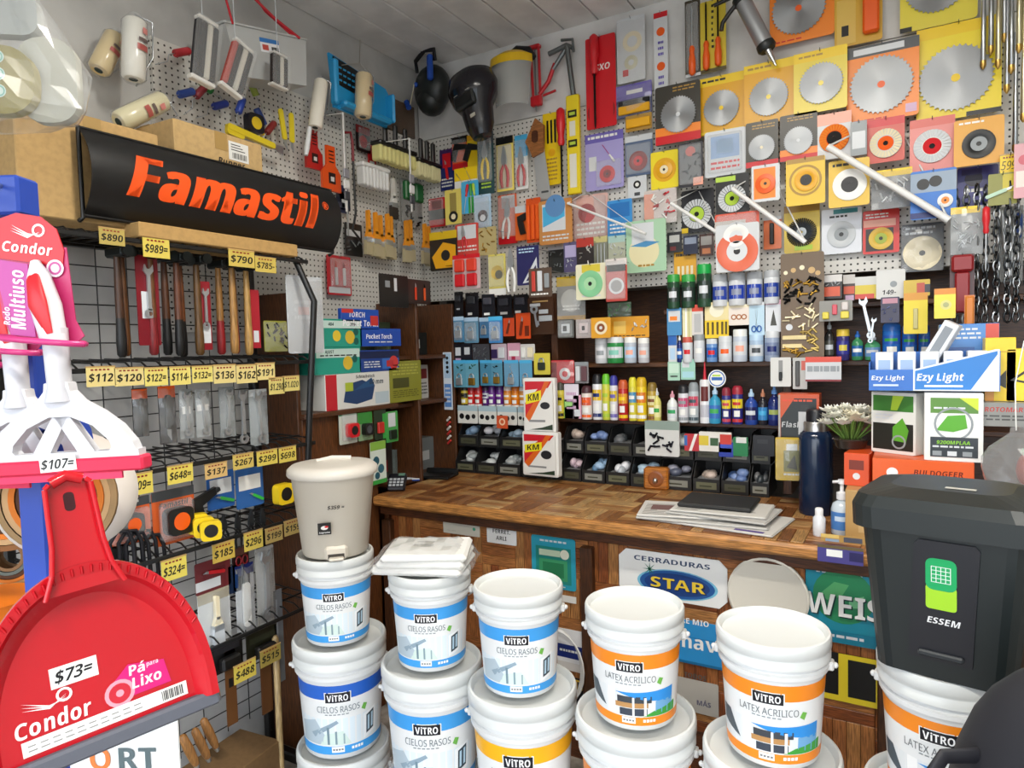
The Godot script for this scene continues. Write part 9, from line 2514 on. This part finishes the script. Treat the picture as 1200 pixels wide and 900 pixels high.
	["steel_square", "thin grey steel square behind lower tools", "square", "packed tools on the black rack", "L", -2.020, 0.438, -1.694, 0.039, 0.349, "card", "6a6e72;r .2 .1 .4 .9 8a8e92"],
	["small_red_pack", "red blister with silver torch near the sign end", "blister pack", "goods hanging on the side pegboard", "L", -2.370, 1.930, -2.438, 0.160, 0.188, "card", "c03038;r .05 .05 .95 .2 e;K kn .35 .55 .6 0 m r;K kn .68 .55 .6 0 e R;H .1 .2 .9 .92"],
	["hang_pack", "small dark pack with white label on the side pegboard", "blister pack", "goods hanging on the side pegboard", "L", -2.370, 2.327, -2.491, 0.058, 0.132, "card", "22284a;r .2 .2 .8 .5 e"],
	["hang_pack", "red pack with black clasp below roller sleeve", "blister pack", "goods hanging on the side pegboard", "L", -2.370, 2.653, -2.641, 0.100, 0.127, "card", "2a1c1c;r 0 .7 1 1 b83a3a;c .5 .4 .3 r;H .1 .1 .9 .9"],
	["hang_pack", "narrow red stick pack beside white brush block", "blister pack", "goods hanging on the side pegboard", "L", -2.370, 2.582, -2.702, 0.058, 0.130, "card", "c01f28;r .2 .1 .8 .3 e"],
	["green_roll_pack", "clear pack with two dark green rolls under the brushes", "bag", "goods hanging on the side pegboard", "L", -2.370, 2.332, -3.014, 0.180, 0.252, "bag", "9a9c98;X .05 .55 .42 .95 1c6a34 .03;X .55 .55 .92 .95 1c6a34 .03;G .1 .05 .9 .45 14 k"],
	["bristle_pack", "clear pack of small wire brushes beside painter handles", "bag", "goods hanging on the side pegboard", "L", -2.370, 2.177, -2.943, 0.117, 0.166, "bag", "b8b8b0;G .1 .1 .9 .9 10 A"],
	["tool_strip", "black pack with silver clips under the sign end", "blister pack", "goods hanging on the side pegboard", "L", -2.370, 2.127, -2.546, 0.120, 0.159, "card", "222224;r .1 .6 .9 .8 e;G .1 .1 .9 .5 6 a"],
	["tool_strip", "dark blue box pack beside the hanging hacksaw", "blister pack", "goods hanging on the side pegboard", "L", -2.370, 2.342, -2.485, 0.093, 0.086, "card", "1c2038;r .1 .1 .6 .4 4a4a60"],
	["small_red_pack", "dark pack with orange spray heads under paint brushes", "blister pack", "packs on the corner shelves", "L", -2.100, 1.885, -2.708, 0.177, 0.118, "card", "3a2a26;K kn .3 .5 .7 0 d8452a m;K kn .7 .5 .7 0 e05a28 k"],
	["dark_tool_pack", "black packs with white barcode above the corner shelf", "blister pack", "packs on the corner shelves", "L", -2.100, 1.861, -2.515, 0.210, 0.152, "card", "17181a;r .5 .5 .6 .9 e;r .2 .6 .36 .8 a"],
	["screw_blister", "clear blister with red plug hanging over brown cabinet", "blister pack", "packs on the corner shelves", "L", -2.100, 1.261, -2.177, 0.108, 0.144, "card", "c8cfc4;r 0 .85 1 1 4a8a5a;K tm .6 .4 .5 0 r k;H .1 .1 .9 .9"],
	["screw_blister", "green topped blister with black fitting over brown cabinet", "blister pack", "packs on the corner shelves", "L", -2.100, 1.262, -2.284, 0.093, 0.125, "card", "8aa880;r 0 .6 1 1 3a8a3a;K tm .5 .4 .5 0 k A"],
	["screw_blister", "black and red blister with green edge over brown cabinet", "blister pack", "packs on the corner shelves", "L", -2.100, 1.253, -2.383, 0.081, 0.145, "card", "2a3a2a;r .7 0 1 .8 g;X .2 .2 .7 .55 c03028 .014"],
	["screw_blister", "green card with black tape over brown cabinet", "blister pack", "packs on the corner shelves", "L", -2.100, 1.230, -2.465, 0.085, 0.144, "card", "4aa050;r .2 .5 .8 .95 e;X .2 .1 .8 .4 1a2a1a .012"],
	["green_card", "white and green card with round stickers beside the bin", "card", "packs on the corner shelves", "L", -2.100, 1.051, -2.362, 0.104, 0.195, "card", "d8e4d8;r 0 .8 1 1 8ab84a;c .35 .55 .2 2a5a6a;c .65 .35 .2 3a6a7a;c .4 .2 .16 2a5a6a;r 0 0 1 .1 g"],
]
const TAGS := [
	["price_tag", "printed price tag $112, first along the rail under the hammers", "price tag", "price tags on the rack", "L", -1.955, 1.580, -1.069, 0.079, 0.057, "price", "$112;e3d08a"],
	["price_tag", "printed price tag $120, second along the rail under the hammers", "price tag", "price tags on the rack", "L", -1.955, 1.577, -1.149, 0.085, 0.054, "price", "$120;e3d08a"],
	["price_tag", "handwritten price tag $122=, third along the rail under the hammers", "price tag", "price tags on the rack", "L", -1.955, 1.572, -1.231, 0.072, 0.056, "price", "$122=;e6d678"],
	["price_tag", "handwritten price tag $114-, fourth along the rail under the hammers", "price tag", "price tags on the rack", "L", -1.955, 1.570, -1.309, 0.069, 0.058, "price", "$114-;e6d678"],
	["price_tag", "handwritten price tag $132=, fifth along the rail under the hammers", "price tag", "price tags on the rack", "L", -1.955, 1.573, -1.386, 0.073, 0.054, "price", "$132=;e6d678"],
	["price_tag", "printed price tag $136, sixth along the rail under the hammers", "price tag", "price tags on the rack", "L", -1.955, 1.566, -1.468, 0.084, 0.062, "price", "$136;e3d08a"],
	["price_tag", "printed price tag $162, seventh along the rail under the hammers", "price tag", "price tags on the rack", "L", -1.955, 1.561, -1.555, 0.083, 0.064, "price", "$162;e3d08a"],
	["price_tag", "printed price tag $191, eighth along the rail under the hammers", "price tag", "price tags on the rack", "L", -1.955, 1.568, -1.633, 0.081, 0.060, "price", "$191;e3d08a"],
	["price_tag", "handwritten price tag $1.290, ninth along the rail under the hammers", "price tag", "price tags on the rack", "L", -1.955, 1.514, -1.679, 0.068, 0.061, "price", "$1.290;d8c878"],
	["price_tag", "handwritten price tag $1.020, tenth along the rail under the hammers", "price tag", "price tags on the rack", "L", -1.955, 1.521, -1.746, 0.076, 0.056, "price", "$1.020;d8c878"],
	["price_tag", "printed price tag $325, first along the rail under the bagged spanners", "price tag", "price tags on the rack", "L", -1.955, 1.313, -1.091, 0.053, 0.053, "price", "$325;d6c25a"],
	["price_tag", "handwritten price tag $409=, second along the rail under the bagged spanners", "price tag", "price tags on the rack", "L", -1.955, 1.255, -1.161, 0.081, 0.065, "price", "$409=;e6d25e"],
	["price_tag", "handwritten price tag $648=, third along the rail under the bagged spanners", "price tag", "price tags on the rack", "L", -1.955, 1.266, -1.292, 0.085, 0.058, "price", "$648=;e6d25e"],
	["price_tag", "printed price tag $137, fourth along the rail under the bagged spanners", "price tag", "price tags on the rack", "L", -1.955, 1.259, -1.418, 0.082, 0.050, "price", "$137;dcb878"],
	["price_tag", "printed price tag $267, fifth along the rail under the bagged spanners", "price tag", "price tags on the rack", "L", -1.955, 1.272, -1.524, 0.082, 0.052, "price", "$267;d8c068"],
	["price_tag", "printed price tag $299, sixth along the rail under the bagged spanners", "price tag", "price tags on the rack", "L", -1.955, 1.268, -1.624, 0.088, 0.054, "price", "$299;e0cc60"],
	["price_tag", "printed price tag $698, seventh along the rail under the bagged spanners", "price tag", "price tags on the rack", "L", -1.955, 1.265, -1.715, 0.078, 0.056, "price", "$698;e0cc60"],
	["price_tag", "handwritten price tag $324=, first along the rail under the tape measures", "price tag", "price tags on the rack", "L", -1.955, 0.973, -1.255, 0.083, 0.068, "price", "$324=;e4d25c"],
	["price_tag", "printed price tag $185, second along the rail under the tape measures", "price tag", "price tags on the rack", "L", -1.955, 0.981, -1.431, 0.083, 0.062, "price", "$185;cdb04e"],
	["price_tag", "printed price tag $296, third along the rail under the tape measures", "price tag", "price tags on the rack", "L", -1.955, 0.986, -1.550, 0.077, 0.065, "price", "$296;d8c25a"],
	["price_tag", "printed price tag $199, fourth along the rail under the tape measures", "price tag", "price tags on the rack", "L", -1.955, 0.989, -1.638, 0.075, 0.055, "price", "$199;b8a060"],
	["price_tag", "printed price tag $159, fifth along the rail under the tape measures", "price tag", "price tags on the rack", "L", -1.955, 0.995, -1.724, 0.079, 0.056, "price", "$159;b8a060"],
	["price_tag", "printed price tag $890, first along the rail under the header sign", "price tag", "price tags on the rack", "L", -1.955, 1.978, -1.122, 0.072, 0.048, "price", "$890;b8a45a"],
	["price_tag", "handwritten price tag $989=, second along the rail under the header sign", "price tag", "price tags on the rack", "L", -1.955, 1.955, -1.253, 0.084, 0.061, "price", "$989=;d8c45a"],
	["price_tag", "printed price tag $790, third along the rail under the header sign", "price tag", "price tags on the rack", "L", -1.955, 1.954, -1.556, 0.103, 0.058, "price", "$790;cdb65a"],
	["price_tag", "handwritten price tag $785-, fourth along the rail under the header sign", "price tag", "price tags on the rack", "L", -1.955, 1.944, -1.655, 0.089, 0.054, "price", "$785-;cdb65a"],
	["price_tag", "printed price tag $488, first along the rail under the lower tools", "price tag", "price tags on the rack", "L", -1.955, 0.550, -1.491, 0.088, 0.064, "price", "$488;cdb84e"],
	["price_tag", "printed price tag $515, second along the rail under the lower tools", "price tag", "price tags on the rack", "L", -1.955, 0.561, -1.599, 0.088, 0.061, "price", "$515;a8944a"],
	["price_tag", "handwritten price tag $2, first along the rail behind the squeegees", "price tag", "price tags on the rack", "L", -1.955, 1.571, -0.949, 0.033, 0.054, "price", "$2;d6c25a"],
]
const PX := {533: -2.111, 557: -1.979, 582: -1.847, 610: -1.705, 658: -1.474, 681: -1.368, 709: -1.245, 738: -1.122, 772: -0.983, 811: -0.832, 844: -0.709, 878: -0.588, 902: -0.506, 537: -2.089, 560: -1.963, 561: -1.958, 583: -1.842, 606: -1.725, 607: -1.720, 622: -1.645}
const DOWN := {757: [-1.048, 1.309, -0.889, 1.149], 820: [-0.801, 1.268, -0.662, 1.182], 803: [-0.866, 1.256, -0.801, 1.180], 843: [-0.716, 1.225, -0.655, 1.162], 860: [-0.655, 1.250, -0.594, 1.169], 883: [-0.573, 1.262, -0.488, 1.175]}
const HZ := {140: -1.170, 152: -1.200, 178: -1.270, 201: -1.335, 209: -1.358, 219: -1.388, 232: -1.428, 264: -1.532, 273: -1.563, 281: -1.590, 290: -1.622}
const MINI := {213061: Vector3(-2.340, 2.784, -1.641), 259070: Vector3(-2.340, 2.814, -1.810), 302087: Vector3(-2.340, 2.815, -1.984), 218109: Vector3(-2.340, 2.638, -1.650), 235107: Vector3(-2.340, 2.663, -1.712), 258123: Vector3(-2.340, 2.636, -1.796), 282124: Vector3(-2.340, 2.661, -1.892), 305137: Vector3(-2.340, 2.643, -1.988), 317150: Vector3(-2.340, 2.611, -2.038), 240100: Vector3(-2.340, 2.692, -1.731), 296102: Vector3(-2.340, 2.754, -1.955)}
const RODX := [0.223, 0.244, 0.264, 0.284, 0.304, 0.323, 0.294, 0.318, 0.338]
const BARS := [
	["thin white tube hung by cord beside the blue box pack", Vector3(-1.226, 2.247, -3.000), Vector3(-1.420, 2.340, -3.000), Vector3(-1.033, 2.154, -3.000), Vector3(-1.369, 2.407, -3.120), 0.006],
	["white tube hung by cord over black diamond disc packs", Vector3(-0.802, 2.190, -2.980), Vector3(-0.911, 2.272, -2.980), Vector3(-0.692, 2.108, -2.980), Vector3(-0.828, 2.345, -3.120), 0.008],
	["white tube hung by cord before the orange disc pack", Vector3(-0.503, 2.170, -2.960), Vector3(-0.644, 2.294, -2.960), Vector3(-0.362, 2.045, -2.960), Vector3(-0.529, 2.391, -3.120), 0.010],
	["longest thick white tube hung before yellow disc packs", Vector3(-0.080, 2.233, -2.920), Vector3(-0.277, 2.395, -2.920), Vector3(0.117, 2.071, -2.920), Vector3(-0.064, 2.531, -3.120), 0.013],
]
const CORNER := [
	["vise_carton", "white red and blue bench vise box", "box", Vector3(-2.110, 1.411, -2.268), 0.410, 0.153, "dcdcd6;.15;r 0 0 .16 1 c02430;p 1f3f6a .25 .2 .3 .7 .55 .8 .75 .6 .7 .2 .45 .1;p 24507c .4 .5 .7 .85 .75 .6;r .75 .05 .98 .4 b8c8d0;t .6 .9 .09 2a2a2a Schraubstock;t .78 .72 .14 2a3a4a 60 mm;r .28 .5 .4 .75 a8b83a"],
	["yellow_green_sack", "yellow green printed sack standing by the vise box", "sack", Vector3(-2.110, 1.411, -2.592), 0.245, 0.195, "8a8a2c;.1;r .1 .35 .6 .6 4a4a18;l .1 .1 .9 .3 4 5a5a20;l .1 .65 .9 .95 4 b0ae4a"],
	["torch_carton", "blue carton with red round torch picture", "box", Vector3(-2.110, 1.565, -2.412), 0.275, 0.098, "20408c;.12;r 0 .62 1 .95 16244a;r .55 .1 .98 .6 3a6ab8;c .85 .38 .12 c83a34;r .66 .2 .84 .5 b83030;l .1 .15 .5 .5 3 e"],
	["teal_carton", "teal cardboard box with yellow circle under its twin", "box", Vector3(-2.110, 1.565, -2.149), 0.272, 0.114, "2a9a86;.14;r .02 .62 .98 .95 c4dcd4;c .7 .4 .11 d8b83a;c .86 .55 .06 1c5a50;t .3 .84 .12 2a4a4a AJUST;l .1 .64 .9 .74 1 k"],
	["torch_carton", "blue pocket torch display box with torches on top", "display box", Vector3(-2.110, 1.680, -2.426), 0.283, 0.081, "2450b0;.12;t .45 .55 .26 f0f0f4 Pocket Torch;l .2 .15 .8 .3 1 e"],
	["teal_carton", "teal cardboard box with yellow circles on top of its twin", "box", Vector3(-2.110, 1.680, -2.163), 0.269, 0.119, "2a9a86;.14;r .02 .68 .98 .95 c8e0d8;c .42 .4 .09 e8c83a;c .72 .35 .11 d8b83a;c .86 .55 .06 1c5a50;c .86 .2 .06 1c5a50;t .3 .82 .12 2a4a4a 404;t .8 .82 .12 k 319-"],
	["torch_header", "blue and red header card of the pocket torch display", "card", Vector3(-2.110, 1.756, -2.294), 0.240, 0.090, "2450b0;.02;t .4 .72 .26 f0f0f4 TORCH;t .5 .3 .3 f0f0f4 Pocket Torch;r .76 .2 .98 .7 c83a34;r 0 .8 .3 1 c83a34"],
]
